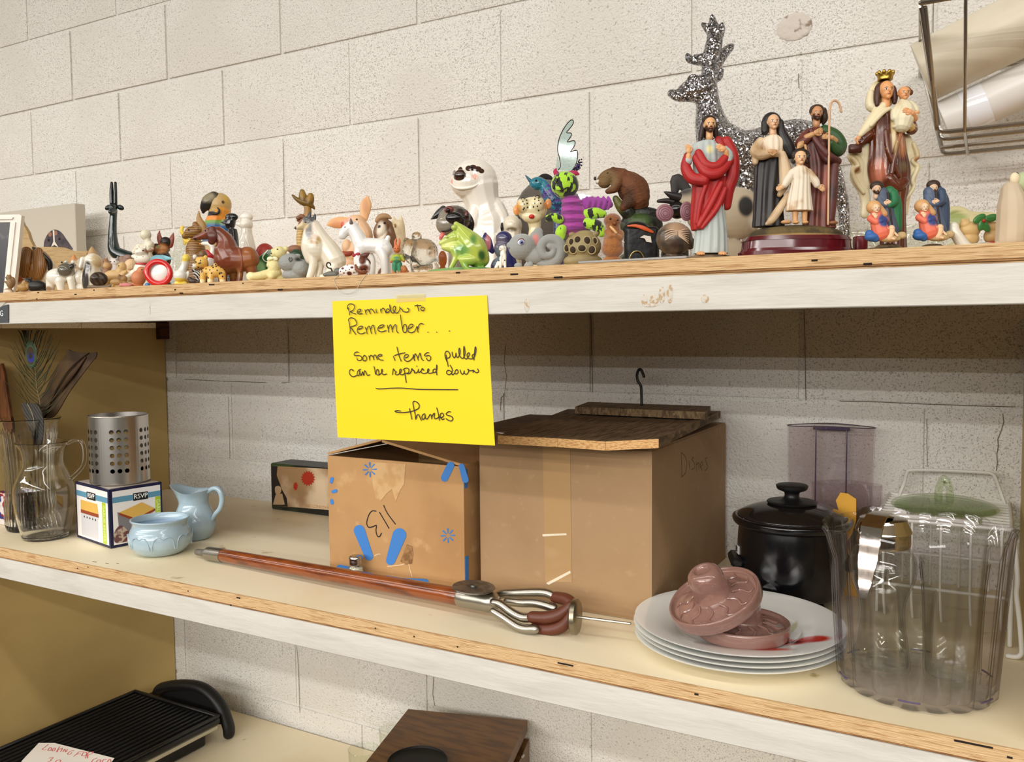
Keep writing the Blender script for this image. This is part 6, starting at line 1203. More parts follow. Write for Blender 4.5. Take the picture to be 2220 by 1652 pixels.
# ------------------------------------------------------------ pug, sloth, frog
f = Fig('pug_mug', 'glossy grey pug head figurine with large black nose', 'figurine', C4, 470, -.425)
f.part('head', f.M((140, 132, 118), .08, [(560, 780, None, 70, 80, (56, 50, 46), .5), (640, 900, None, 70, 140, (70, 62, 52), .4), (470, 700, None, 130, 40, (92, 84, 76), .5), (560, 1010, None, 120, 60, (90, 82, 72), .5)], coat=.8), [('e', 470, 860, 205, 170), ('e', 400, 920, 150, 140, -60), ('t', [(520, 950, 120), (520, f.b-80, 130)])])
f.part('nose', f.M((16, 16, 18), .06, coat=.8), [('e', 480, 865, 108, 76, -170, 70), ('e', 540, 900, 70, 90, -140, 60)], vox=8)
f.part('ear', f.M((40, 36, 38), .1), [('t', [(335, 730, 40), (270, 800, 44), (190, 855, 8)], .5)], vox=6)
f.part('ear', f.M((36, 30, 32), .1), [('t', [(620, 800, 40), (665, 900, 44), (662, 1010, 26)], .6)], vox=6)
f.part('brow', f.M((112, 58, 52), .1), [('e', 415, 762, 58, 46, -140, 30, 10)], vox=6); f.part('brow', f.M((96, 48, 44), .1), [('e', 620, 820, 30, 56, -110, 30)], vox=6)
f.eye(405, 772, 26, -166); f.eye(628, 836, 20, -134)
f.part('tongue', f.M((216, 116, 110), .2), [('t', [(350, 1030, 26, -120), (325, 1070, 28, -130), (315, 1100, 20, -126)], .6)], vox=6)
f.part('mouth', f.M((30, 26, 26), .2), [('t', [(330, 1015, 10, -150), (400, 1010, 12, -170), (440, 990, 10, -176)])], vox=5)
f = Fig('sloth_statue', 'large glossy white sloth statue with brown eye patches', 'statue', C4, 830, -.290)
BR_ = (62, 36, 27)
f.part('body', f.M((240, 234, 222), .10, [(722, 392, 'f', 34, 32, (238, 176, 156), .45), (446, 436, 'f', 18, 36, (238, 176, 156), .45), (650, 288, 'f', 38, 36, BR_, .06), (700, 282, 'f', 46, 38, BR_, .06), (755, 296, 'f', 46, 34, BR_, .06), (800, 320, 'f', 32, 30, BR_, .06), (468, 316, 'f', 28, 46, BR_, .06), (548, 300, 'f', 30, 42, BR_, .06), (546, 350, 'f', 58, 50, BR_, .06), (546, 378, 'f', 76, 58, BR_, .06)], coat=.8), [('e', 708, 400, 280, 262, 0, 250), ('e', 640, 430, 218, 190, -70, 200), ('e', 560, 370, 80, 70, -215, 60), ('t', [(760, 480, 250), (800, 640, 215), (850, 800, 215), (880, 950, 250), (890, f.b-120, 270)]), ('t', [(960, 720, 110, -60), (1030, 860, 100, -90), (1050, 1000, 90, -120), (960, 1090, 70, -180)]), ('t', [(740, 760, 90, -110), (700, 900, 80, -150)])], vox=9, it=6)
f.part('mouth_line', f.M((26, 14, 12), .2), [('t', [(498, 382, 5, -276), (550, 388, 5, -284), (600, 380, 5, -276)])], vox=3)
f.part('smile_ridge', f.M((240, 234, 222), .10, coat=.8), [('t', [(432, 452, 8, -170), (500, 516, 15, -226), (600, 528, 17, -246), (720, 500, 15, -240), (800, 440, 9, -214)])], vox=6)
f.part('eye', EYE, [('e', 688, 284, 18, 18, -262, 18)], fuse=False)
f = Fig('frog_figurine', 'lime green ceramic frog looking up on its leaf', 'figurine', C4, 640, -.540)
f.part('body', f.M((176, 194, 84), .14, [(800, 1300, None, 44, 66, (52, 92, 44), .5), (560, 1230, None, 90, 60, (110, 160, 84), .6), (700, 1420, None, 240, 60, (126, 170, 70), .6), (380, 1160, None, 100, 60, (206, 214, 120), .5), (700, 1110, None, 40, 60, (96, 140, 70), .7)], coat=.7, mix=((150, 180, 76), 26, .5, .7)),
       [('t', [(490, 915, 34), (530, 970, 70), (590, 1060, 120), (680, 1180, 165), (740, 1290, 150)]), ('t', [(310, 1140, 30), (380, 1110, 56), (480, 1080, 90)]), ('t', [(350, 1190, 40), (450, 1190, 90), (560, 1220, 130)]), ('e', 760, 1330, 130, 110), ('t', [(470, 1220, 60, -50), (490, 1320, 40, -70), (420, f.b-30, 26, -70), (380, f.b-16, 18, -70)]), ('e', 650, 1345, 120, 70, -90, 70), ('t', [(560, 1340, 40, -100), (640, f.b-26, 34, -110), (820, f.b-30, 40, -60)]), ('e', 470, 960, 40, 34, -50)], vox=8)
f.part('leaf_base', f.M((110, 152, 74), .3, mix=((70, 110, 54), 30, .45, .65)), [('o', [(200, f.b-26), (350, f.b-44), (600, f.b-60), (900, f.b-50), (935, f.b-10), (900, f.b), (220, f.b)], -110, 110, 3)], fuse=False)
f.part('eye_bump', f.M((210, 214, 120), .1), [('e', 380, 1075, 16, 14, -80)], fuse=False)
f = Fig('bunny_bank', 'navy blue long eared bunny figurine behind tiny dalmatian', 'figurine', C4, 1020, -.480)
f.part('body', f.M((40, 42, 96), .12, [(1000, 1180, None, 110, 120, (104, 98, 116), .5), (1000, 1330, None, 70, 120, (120, 134, 150), .5)], coat=.7), [('e', 1060, 1090, 100, 96), ('e', 1050, 1210, 110, 120), ('t', [(1080, 1240, 100), (1140, f.b-80, 90), (1180, f.b-30, 50)]), ('e', 1020, f.b-90, 120, 120), ('e', 800, 1160, 30, 60, 30)])
f.part('ear', f.M((50, 44, 92), .14, [(872, 1130, -40, 34, 100, (186, 112, 118), .25)]), [('t', [(838, 1030, 20), (850, 1090, 56), (885, 1180, 52), (920, 1240, 30)], .4)], vox=6)
f.part('ear', f.M((90, 78, 112), .14), [('t', [(1160, 1085, 10), (1080, 1095, 30), (1010, 1120, 44)], .5)], vox=6)
f = Fig('dalmatian_figurine', 'tiny seated white dalmatian figurine at the shelf edge', 'figurine', C4, 1035, -.575)
f.part('body', f.M((236, 230, 216), .3, [(1008, 1290, None, 12, 14, (40, 34, 32), .3), (1000, 1350, None, 10, 10, (40, 34, 32), .3), (1070, 1350, None, 8, 10, (40, 34, 32), .3), (1022, 1208, -30, 10, 8, (40, 34, 32), .3), (1050, 1220, -36, 7, 7, (30, 26, 26), .3)]), [('e', 1040, 1200, 38, 34), ('e', 1022, 1216, 22, 18, -24), ('t', [(1050, 1220, 30), (1050, 1300, 42), (1040, 1370, 46)]), ('t', [(1030, 1290, 20, -28), (1018, f.b-14, 16, -36)]), ('t', [(1068, 1290, 20, -20), (1075, f.b-14, 16, -26)]), ('t', [(1000, 1380, 30, 4), (965, f.b-16, 20, -10)]), ('t', [(1075, 1190, 14), (1078, 1225, 12)])], vox=4)
f = Fig('squirrel_mouse', 'grey flocked mouse figurine with pink ear and spiral tail', 'figurine', C4, 1440, -.548)
FL_ = dict(sheen=.6, bump=.0005, bscale=900)
f.part('body', f.M((150, 152, 148), .8, **FL_), [('e', 1275, 1185, 165, 158), ('e', 1140, 1170, 50, 44, -30), ('e', 1440, 1290, 150, 110), ('e', 1230, f.b-34, 50, 36, -60), ('e', 1355, f.b-34, 58, 38, -70), ('e', 1520, f.b-30, 50, 32, -40), ('t', [(1560, 1330, 70), (1660, 1300, 80)])], vox=8)
f.part('tail', f.M((146, 148, 144), .8, **FL_), [('t', [(1480, 1380, 40, -30), (1600, 1390, 60, -60), (1710, 1330, 66, -80), (1740, 1220, 66, -90), (1680, 1120, 66, -90), (1570, 1110, 60, -90), (1500, 1190, 56, -95), (1530, 1290, 50, -100), (1620, 1290, 44, -105), (1650, 1220, 38, -110), (1600, 1190, 34, -115)], .9)], vox=8, it=2)
f.part('ear', f.M((150, 150, 146), .8, [(1436, 1110, -40, 44, 74, (206, 134, 128), .3)], **FL_), [('t', [(1440, 1180, 60), (1450, 1080, 92), (1470, 1010, 60)], .4)], vox=7)
f.part('eye_white', f.M((216, 214, 226), .2), [('e', 1262, 1145, 42, 34, -158, 16, 15)], fuse=False); f.part('iris', f.M((112, 130, 180), .15), [('e', 1268, 1148, 26, 26, -168, 14)], fuse=False); f.eye(1270, 1150, 12, -182)
f.part('lash', f.M((126, 60, 50), .4), [('t', [(1222, 1150, 5, -156), (1240, 1114, 6, -164), (1280, 1106, 6, -166), (1300, 1130, 5, -160)])], vox=3)
f.eye(1130, 1205, 9, -66)
f = Fig('tiger_figurine', 'cream long necked tiger cub figurine with spotted muzzle', 'figurine', C4, 1420, -.415)
wsp = [(u, v, None, 9, 10, (28, 24, 22), .3) for u, v in ((1285, 668), (1330, 650), (1300, 700), (1335, 690), (1300, 745), (1340, 735), (1425, 640), (1425, 690), (1470, 655), (1410, 730), (1455, 725), (1470, 625), (1495, 690), (1290, 760), (1470, 770))]
f.part('head', f.M((226, 212, 170), .2, wsp + [(1215, 740, None, 50, 70, (222, 160, 84), .4), (1585, 690, None, 60, 80, (222, 160, 84), .4), (1366, 625, -150, 26, 20, (24, 20, 20), .3)], coat=.5), [('e', 1400, 740, 180, 150), ('e', 1290, 705, 84, 92, -90, 80), ('e', 1450, 690, 96, 100, -90, 84), ('e', 1390, 830, 120, 80, -70, 70), ('t', [(1420, 860, 90), (1430, 960, 74), (1430, 1080, 90), (1440, 1250, 130)]), ('e', 1440, f.b-90, 150, 120)], vox=8, it=3)
for u, v in ((1210, 745), (1590, 670)): f.part('ear', f.M((232, 170, 100), .2, [(u, v, -20, 26, 40, (236, 150, 90), .4)]), [('e', u, v, 40, 62, 10, 24)], fuse=False)
f.part('mouth', f.M((188, 34, 30), .2), [('e', 1388, 842, 34, 26, -142, 20)], fuse=False)
for pts in ([(1262, 640, 6, -168), (1285, 622, 7, -172), (1310, 640, 6, -172)], [(1425, 615, 6, -172), (1455, 600, 7, -172), (1490, 622, 6, -166)]): f.part('eyelid', f.M((40, 34, 28), .3), [('t', pts)], vox=3)
f = Fig('white_dog_figurine', 'white dog figurine with black ears turned away beside tiger cub', 'figurine', C4, 1160, -.360)
f.part('body', f.M((226, 216, 194), .25, [(1150, 990, -90, 64, 30, (120, 106, 80), .4)], coat=.4), [('e', 1160, 930, 120, 124), ('t', [(1160, 980, 110), (1160, f.b-80, 120)])])
for u, v, r1, r2 in ((1038, 955, 20, 58), (1228, 880, 26, 50)): f.part('ear', f.M((30, 26, 26), .25), [('e', u, v, r1, r2, -30, 30)], fuse=False)
f = Fig('elephant_plush', 'large dark grey plush hippo back behind the plush cat', 'toy', C4, 1640, -.200)
f.part('body', f.M((92, 84, 76), .9, sheen=.5, bump=.001, bscale=400), [('e', 1560, 800, 370, 420, 0, 180), ('e', 1840, 880, 270, 350, 0, 170), ('e', 1620, f.b-200, 400, 240, 0, 180)], vox=14)
f.part('tuft', f.M((34, 30, 30), .9), [('t', [(1480, 375, 30), (1540, 355, 46), (1600, 370, 42), (1640, 400, 24)])], vox=8)
# ------------------------------------------------------------ right of the middle
f = Fig('hummingbird_ornament', 'teal glitter hummingbird ornament with clear wired wings', 'ornament', C5, 480, -.330)
f.part('body', f.M((46, 60, 110), .25, [(330, 790, None, 100, 80, (20, 118, 140), .15)], mix=(((90, 60, 140), 130, .5, .56), ((30, 130, 150), 170, .55, .6)), bump=.004, bscale=170, coat=.6), [('e', 330, 790, 92, 72, 0, 66), ('t', [(390, 800, 60), (430, 870, 80), (500, 980, 96), (560, 1080, 70)]), ('t', [(560, 1050, 66), (640, 1180, 40)]), ('t', [(560, 1080, 60), (560, f.b-40, 70)])], vox=7, it=1)
f.part('beak', f.M((40, 90, 110), .3), [('t', [(275, 790, 26), (230, 740, 16), (196, 702, 5)])], fuse=False)
f.eye(310, 770, 12, -66)
wing = [(555, 640), (575, 600), (562, 500), (545, 420), (560, 310), (600, 215), (650, 140), (690, 102), (714, 108), (712, 145), (672, 200), (642, 238), (690, 244), (694, 268), (668, 310), (652, 340), (718, 325), (736, 350), (718, 400), (684, 446), (745, 430), (762, 462), (754, 550), (730, 610), (700, 650)]
WG = glass('wing_film', (226, 240, 240), .05, edge=.8)
wm = f.part('wing', WG, [('o', wing, -4, 2, 3)], fuse=False, ang=20)
mb = MB(); mb.tube([f.P(u, v, -2) for u, v in wing], 5.2*f.sv, n=8, sub=4); mb.build('wing_wire', f.M((20, 18, 20), .3), f.root)
w2 = [(525, 640), (535, 560), (548, 480), (566, 560), (560, 650)]
f.part('wing', WG, [('o', w2, 90, 96, 3)], fuse=False, ang=20)
w3 = [(770, 900), (860, 905), (905, 915), (850, 950), (790, 1000)]
f.part('wing', glass('wing_film_b', (150, 176, 180), .05, edge=.7), [('o', w3, 30, 36, 2)], fuse=False, ang=20)
mb = MB()
for k in range(46):
    a = random.random(); u = 720 + 90*a + random.uniform(-22, 22); v = 660 - 110*a + random.uniform(-28, 24); mb.ell(f.P(u, v, random.uniform(-20, 20)), (9*f.sv,)*3, n=8)
tag(mb.build('tail_beads', f.M((30, 26, 52), .1, mix=((70, 50, 110), 200, .5, .6)), f.root), kind='stuff')
f = Fig('plush_cat', 'lime and black plush cat with magenta corduroy body', 'toy', C5, 760, -.405)
ZB = dict(mix=((22, 24, 20), 70, .505, .53), sheen=.5, stretch=(1.6, 1, .7)); LIM = f.M((166, 214, 46), .8, **ZB)
f.part('head', LIM, [('e', 625, 805, 152, 148, 0, 130), ('e', 570, 860, 60, 40, -110, 30)], vox=9)
for pts in ([(545, 700, 34), (520, 660, 26), (528, 632, 12)], [(690, 680, 30), (740, 680, 30), (772, 690, 14)]): f.part('ear', f.M((178, 40, 82), .7), [('t', pts, .6)], vox=6)
f.part('muzzle_stitch', f.M((24, 22, 20), .6), [('t', [(530, 880, 7, -118), (580, 885, 8, -132), (630, 860, 7, -134), (660, 850, 5, -134)]), ('e', 533, 770, 11, 24, -100, 12), ('e', 500, 850, 14, 20, -92, 12)], vox=5)
COR = f.M((164, 62, 150), .85, wave=((120, 40, 112), 26, .6, .35, .75, 'Z'), sheen=.6)
rg = [('l', [(690, 930, 86, 70), (700, 1000, 104, 90), (720, 1100, 136, 110), (730, 1200, 156, 120), (720, 1290, 150, 118), (700, 1350, 110, 90)])]
f.part('body', COR, rg + [('t', [(620 + 0, 940 + 0, 10), (640, 960, 10)])] + [('t', [(595 - k*3, 985 + k*42, 13, -20), (680, 1010 + k*42, 16, -92 - k*5), (790 + k*12, 985 + k*42, 14, -50)]) for k in range(8)], vox=9, it=2)
f.part('tail', f.M((150, 58, 150), .85, sheen=.6), [('t', [(800, 1050, 66), (870, 1010, 74), (960, 1010, 74), (1050, 1020, 66), (1110, 1020, 40)], .7)] + [('t', [(x, 945, 16, -30), (x+20, 1000, 18, -56), (x, 1070, 14, -30)]) for x in (860, 920, 980, 1040, 1090)], vox=8, it=2)
for e in ([(560, 1190, 50, -80), (500, 1170, 50, -90), (440, 1180, 40, -90)], [(590, 1300, 56, -90), (570, 1340, 60, -110), (580, 1380, 50, -110)], [(850, 1130, 56, -40), (950, 1120, 62, -60), (1030, 1130, 44, -60)], [(860, 1230, 60, -70), (960, 1260, 66, -90), (1010, 1330, 56, -90)]): f.part('limb', LIM, [('t', e)], vox=8)
f.part('seat', LIM, [('e', 760, f.b-90, 170, 100)], vox=9)
f = Fig('soapstone_hog', 'olive carved soapstone animal pierced with round holes', 'figurine', C5, 820, -.548)
hol = [(690, 1435, 24, 30), (755, 1415, 30, 34), (855, 1425, 32, 38), (640, 1500, 20, 34), (705, 1520, 30, 34), (800, 1505, 38, 32), (905, 1520, 34, 38), (940, 1425, 20, 32)]
f.part('body', f.M((150, 134, 92), .55, mix=((126, 110, 74), 24, .4, .65)), [('e', 820, 1470, 200, 160, 0, 130), ('e', 820, f.b-60, 212, 90, 0, 120), ('e', 700, 1350, 40, 30, -40), ('e', 960, 1340, 36, 28, -40), ('e', 840, 1350, 110, 50, -20)], vox=7, it=3)
for u, v, a, b_ in hol:
    import math as _m
    dx = (u-820)/200; wz = -130*_m.sqrt(max(.05, 1 - dx*dx - ((v-1470)/165)**2 if v < 1470 else 1 - dx*dx*.95)) if True else 0
    f.part('hole', f.M((52, 38, 20), .8), [('e', u, v, a, b_, wz + 4, 14)], fuse=False)
    f.part('hole_rim', f.M((164, 148, 106), .5), [('t', [(u + (a+8)*_m.cos(k*PI/6), v + (b_+8)*_m.sin(k*PI/6), 7, wz + 6) for k in range(13)])], fuse=False)
f = Fig('duckling_figurine', 'fuzzy rust brown duckling figurine holding a cream bar', 'figurine', C5, 1140, -.552)
f.part('body', f.M((158, 98, 42), .9, bump=.0012, bscale=500, sheen=.7, mix=((132, 78, 32), 40, .4, .6)), [('e', 1140, 1195, 96, 84), ('t', [(1140, 1240, 80), (1145, 1340, 96), (1140, 1460, 112)]), ('e', 1140, 1500, 122, 96), ('e', 1140, f.b-50, 110, 50), ('t', [(1070, 1320, 30, -50), (1110, 1370, 28, -90)]), ('t', [(1230, 1330, 34, -20), (1215, 1390, 34, -60), (1160, 1360, 24, -100)])], vox=6)
f.part('bill', f.M((122, 70, 30), .6), [('t', [(1150, 1225, 30, -70), (1152, 1236, 22, -104)], .8)], vox=5)
f.part('bar', f.M((222, 176, 120), .5), [('t', [(1108, 1275, 14, -112), (1140, 1310, 15, -122), (1166, 1340, 14, -122)])], vox=5)
f.eye(1112, 1185, 13, -76); f.eye(1185, 1195, 12, -70)
f.part('paper_scrap', f.M((206, 196, 180), .7), [('o', [(1210, 1400), (1250, 1410), (1265, 1440), (1225, 1425)], -60, -54, 1)], fuse=False)
f = Fig('groundhog_figurine', 'brown groundhog figurine perched on mossy black rock', 'figurine', C5, 1380, -.275)
f.part('body', f.M((112, 66, 36), .7, [(1070, 760, None, 110, 110, (118, 92, 56), .4), (1300, 1000, None, 60, 120, (72, 44, 26), .6)], bump=.0018, bscale=220, mix=((88, 50, 28), 34, .4, .65), stretch=(1, 1, 2)), [('t', [(985, 770, 30), (1050, 735, 72), (1140, 710, 92), (1230, 740, 120)]), ('e', 1050, 790, 70, 56, -30), ('t', [(1230, 740, 110), (1330, 820, 160), (1400, 930, 150)]), ('e', 1400, 900, 146, 200, 0, 130), ('t', [(1190, 790, 70, -70), (1150, 860, 50, -90), (1080, 890, 30, -90)]), ('t', [(1310, 1000, 80, -80), (1250, 1060, 46, -100)]), ('e', 1145, 632, 26, 18, -30), ('e', 1400, 1010, 140, 80)], vox=8, it=3)
f.part('teeth', f.M((214, 208, 190), .3), [('e', 982, 775, 26, 24, -26, 20)], fuse=False)
f.part('nose', f.M((40, 30, 26), .4), [('e', 950, 738, 16, 20, -10, 20)], fuse=False); f.eye(1080, 690, 9, -74)
f.part('rock', f.M((34, 34, 30), .3, [(1200, 1010, None, 60, 110, (96, 96, 44), .5), (1420, 1200, None, 110, 70, (72, 96, 50), .5)], mix=((84, 90, 66), 40, .52, .62), bump=.004, bscale=60), [('t', [(1170, 960, 36, -40), (1220, 1040, 56, -40), (1300, 1110, 80, -40)]), ('e', 1450, 1110, 210, 70), ('e', 1450, 1240, 240, 130), ('e', 1430, f.b-140, 260, 170)], vox=10, it=1)
f = Fig('gift_bag', 'black gift pouch with orange ribbon and small white tag', 'gift bag', C5, 1450, -.455)
f.part('pouch', f.M((12, 12, 13), .35, bump=.001, bscale=50), [('b', 1270, 1260, 1640, f.b, -90, 90, 30), ('e', 1400, 1290, 150, 90, 0, 80), ('e', 1560, 1420, 120, 130, 0, 90)], vox=9)
f.part('ribbon', f.M((206, 88, 40), .35), [('t', [(1296, 1262, 12, -96), (1380, 1262, 20, -104), (1470, 1290, 24, -108), (1560, 1330, 16, -104)], .4)], vox=6)
f.part('tag', f.M((232, 226, 214), .5), [('o', [(1420, 1390), (1462, 1365), (1535, 1378), (1545, 1445), (1490, 1436), (1470, 1400)], -128, -122, 1)], fuse=False)
f.part('ring', f.M((190, 172, 120), .3, metal=1), [('t', [(1280, f.b-20, 9, -100), (1340, 1555, 9, -118), (1430, 1550, 9, -122), (1500, f.b-24, 9, -110)])], vox=5)
f = Fig('clay_mouse', 'round clay mouse with pink spiral ears and raised whiskers', 'figurine', C5, 1810, -.528)
f.part('body', f.M((92, 78, 64), .4, [(1830, 1280, None, 110, 90, (168, 138, 108), .6), (1800, 1470, None, 60, 40, (60, 44, 40), .5)], wave=((64, 56, 48), 30, 4, .35, .8, 'DIAGONAL'), coat=.3), [('e', 1810, 1390, 198, 180, 0, 170), ('e', 1980, 1440, 60, 70), ('e', 1810, f.b-50, 150, 60)], vox=8)
for u, v, a, b_ in ((1705, 1112, 96, 96), (1940, 1095, 72, 106)):
    e_ = f.part('ear', f.M((150, 104, 112), .4), [('e', u, v, a, b_, -20, 26)], fuse=False)
    for q in (.75, .5, .28): f.part('ear_ring', f.M((116, 78, 88), .4), [('t', [(u + a*q*math.cos(k*PI/8), v + a*.12*(1-q) + b_*q*math.sin(k*PI/8), 4.5, -20 - 25*math.sqrt(1-q*q)) for k in range(17)])], fuse=False, parent=e_)
for k in range(7):
    y = 1290 + k*24; f.part('whisker', f.M((206, 178, 150), .4), [('t', [(1830, 1330 + k*8, 6, -162), (1880 + k*4, 1310 + k*20, 6, -160), (1940, 1300 + k*26, 5, -130)])], fuse=False)
for k in range(4): f.part('whisker', f.M((196, 170, 144), .4), [('t', [(1810, 1330 + k*10, 6, -164), (1750, 1310 + k*22, 6, -158), (1690, 1330 + k*30, 5, -130)])], fuse=False)
f = Fig('cow_plush', 'large grey and black spotted cow lying behind the robed man', 'toy', C6, 560, -.285)
f.part('body', f.M((178, 162, 136), .6, [(630, 1295, None, 50, 66, (26, 22, 20), .25), (735, 1300, None, 46, 150, (34, 30, 28), .4), (720, 1390, None, 60, 50, (224, 216, 204), .5), (240, 1170, None, 66, 60, (56, 52, 50), .5)], sheen=.3), [('e', 600, 1330, 165, 170, 0, 90), ('e', 420, 1330, 160, 150, 0, 86), ('e', 290, 1250, 100, 80, -20), ('e', 540, f.b-90, 230, 130, 0, 90)], vox=7)
f.part('ear', f.M((52, 48, 46), .6), [('t', [(290, 1210, 30), (240, 1140, 36), (200, 1110, 40), (190, 1180, 28)], .5)], vox=5)
f.part('horn', f.M((34, 28, 28), .4), [('t', [(108, 1198, 5, -60), (160, 1220, 24, -50), (230, 1240, 34, -40)])], vox=5)
f.part('horn', f.M((34, 28, 28), .4), [('t', [(76, 1255, 12, -30), (130, 1252, 18, -30), (180, 1260, 22, -30)])], vox=5)
f.part('muzzle', f.M((24, 20, 20), .15), [('e', 200, 1310, 60, 60, -30), ('e', 190, f.b-120, 90, 140)], vox=6)
# silver deer
f = Fig('silver_deer', 'tall silver glitter reindeer standing behind the robed statues', 'deer figure', C6, 640, -.165)
GLT = mat('silver_glitter', (196, 194, 196), .3, metal=1, flake=520, spec=.6)
f.part('body', GLT, [('t', [(168, 548, 28), (212, 560, 42), (280, 535, 72), (350, 520, 92)]), ('t', [(385, 500, 78), (405, 620, 78), (425, 740, 104), (470, 880, 140)]), ('t', [(480, 870, 140), (580, 930, 150), (700, 910, 125), (850, 860, 120), (980, 840, 124)]), ('t', [(580, 930, 140), (640, 1030, 120), (660, 1120, 80)]), ('e', 1040, 860, 120, 130), ('t', [(1100, 900, 90), (1200, 1020, 60), (1250, 1180, 54), (1290, 1320, 36), (1300, f.b-24, 32)]), ('t', [(1020, 940, 70, 60), (1080, 1100, 44, 60), (1060, f.b-24, 30, 60)]), ('t', [(640, 1100, 66, -40), (650, 1300, 38, -40), (640, f.b-24, 30, -40)]), ('t', [(540, 1040, 66, 60), (500, 1260, 38, 60), (510, f.b-24, 30, 60)]), ('e', 300, 470, 40, 34, -40)], vox=7, it=2)
f.part('antler', GLT, [('t', [(410, 460, 52), (420, 380, 56), (400, 330, 46), (340, 330, 36), (285, 322, 28), (272, 300, 16)]), ('t', [(420, 380, 54), (430, 290, 56), (450, 190, 52), (440, 110, 36), (431, 44, 14)]), ('t', [(445, 170, 32), (400, 122, 26), (372, 98, 14)]), ('t', [(470, 170, 40), (492, 130, 28), (498, 98, 14)])], vox=6, it=2)
f.part('antler', GLT, [('t', [(430, 440, 40, 50), (480, 420, 36, 50), (505, 385, 18, 50)]), ('t', [(440, 420, 36, 50), (475, 330, 44, 50), (525, 268, 34, 50), (570, 226, 24, 50), (580, 218, 12, 50)]), ('t', [(470, 360, 26, 50), (490, 340, 14, 50)])], vox=6, it=2)
# ------------------------------------------------------------ statues and nativity groups
SK = (226, 176, 132)
def statue_face(f, nm, u, v, ru, rv, w, turn, skin, beard=None, neck=True, par=None, rough=.35):
    E = head_shapes(u, v, ru, rv, w, turn)
    if neck: E = E + [('t', [(u, v + rv*.5, ru*.6, w + ru*.2), (u, v + rv*1.5, ru*.62, w + ru*.2)])]
    pa = face_paint(u, v, ru, rv, w, turn)
    if beard:
        t = turn*ru; pa = [(u + t*.5, v + rv*.72, w - ru*.8, ru*.62, rv*.36, beard, .25), (u - ru*.62, v + rv*.45, w - ru*.4, ru*.3, rv*.4, beard, .3), (u + ru*.62, v + rv*.45, w - ru*.4, ru*.3, rv*.4, beard, .3), (u + t*.5, v + rv*.36, w - ru*1.1, ru*.34, rv*.07, beard, .3)] + pa
    return f.part(nm, f.M(skin, rough, pa), E, vox=max(1.2, ru*.085), it=2, parent=par)
# red robed man
f = Fig('robed_statue', 'statue of bearded man in red mantle over pale blue robe', 'statue', C6, 420, -.540)
BL = (178, 186, 182)
f.part('robe', f.M(BL, .5, [(405, 920, -80, 26, 34, (232, 222, 150), .4), (405, 915, -88, 15, 19, (188, 110, 106), .25)], mix=((150, 160, 158), 30, .5, .7)), [('l', [(405, 855, 40, 34), (400, 880, 84, 50), (402, 960, 92, 60), (405, 1100, 92, 66), (415, 1300, 92, 70), (425, 1440, 100, 74), (422, f.b-46, 112, 78)], 13, .05), ('t', [(340, 900, 34), (280, 960, 34, -20), (266, 1000, 30, -40)]), ('t', [(470, 900, 34, -20), (520, 960, 36, -50), (510, 1020, 26, -60)])], vox=3.5, it=2)
RED = f.M((172, 36, 35), .5, mix=((138, 24, 28), 24, .5, .7))
f.part('mantle', RED, [('t', [(330, 950, 26, -66), (370, 1030, 30, -92), (440, 1040, 30, -92), (500, 980, 26, -70)]), ('t', [(320, 980, 30, -50), (370, 1080, 34, -92), (450, 1085, 32, -94), (530, 1000, 30, -50)]), ('t', [(262, 960, 22, -30), (252, 1040, 34, -40), (290, 1110, 40, -56), (360, 1130, 36, -80)]), ('t', [(520, 870, 40, -16), (560, 960, 40, -20), (560, 1080, 44, -20), (530, 1180, 44, -10), (528, 1280, 30, 0)]), ('t', [(470, 860, 30, -20), (500, 940, 24, -50)]),
   ('l', [(410, 1090, 104, 74), (408, 1180, 102, 76), (400, 1280, 100, 78), (370, 1380, 76, 78), (330, 1440, 30, 60)], 9, .06), ('t', [(470, 1150, 20, -78), (400, 1290, 22, -84), (330, 1420, 16, -72)]), ('t', [(500, 1180, 18, -66), (440, 1310, 20, -80), (350, 1430, 14, -72)]), ('t', [(380, 1140, 14, -84), (340, 1260, 16, -84), (320, 1400, 14, -70)])], vox=3.5, it=2)
statue_face(f, 'head', 410, 762, 38, 52, -30, -.05, (224, 170, 118), (74, 46, 32))
f.part('hair', f.M((54, 34, 26), .45, wave=((34, 20, 16), 160, 2, .3, .8, 'X')), [('e', 410, 728, 46, 36, -8, 46), ('t', [(374, 750, 18, -10), (362, 810, 20, -6), (352, 860, 12, -10)]), ('t', [(446, 750, 18, -10), (456, 810, 20, 0), (466, 850, 12, 0)]), ('e', 410, 780, 46, 60, 26, 30)], vox=2.6)
hs = hand([], f, 268, 935, 21, 100, -56, .4); f.part('hand', f.M((222, 166, 112), .4), hs + [('t', [(268, 965, 18, -50), (268, 1000, 22, -44)])], vox=1.5, it=1)
hs = hand([], f, 480, 928, 22, 155, -96, .3, -1); f.part('hand', f.M((222, 166, 112), .4), hs + [('t', [(500, 945, 17, -84), (515, 985, 20, -66)])], vox=1.5, it=1)
for u in (342, 482): f.part('foot', f.M((216, 160, 110), .5), [('e', u, f.b-42, 28, 16, -66, 26), ('e', u-12, f.b-38, 9, 9, -92), ('e', u+4, f.b-38, 9, 9, -94), ('e', u+16, f.b-38, 8, 8, -90)], vox=2.5)
f.part('base', f.M((118, 98, 74), .8, mix=((84, 68, 50), 40, .45, .65), bump=.003, bscale=60), [('e', 415, f.b-16, 160, 26, 0, 110), ('e', 360, f.b-22, 70, 20, -50)], vox=5)
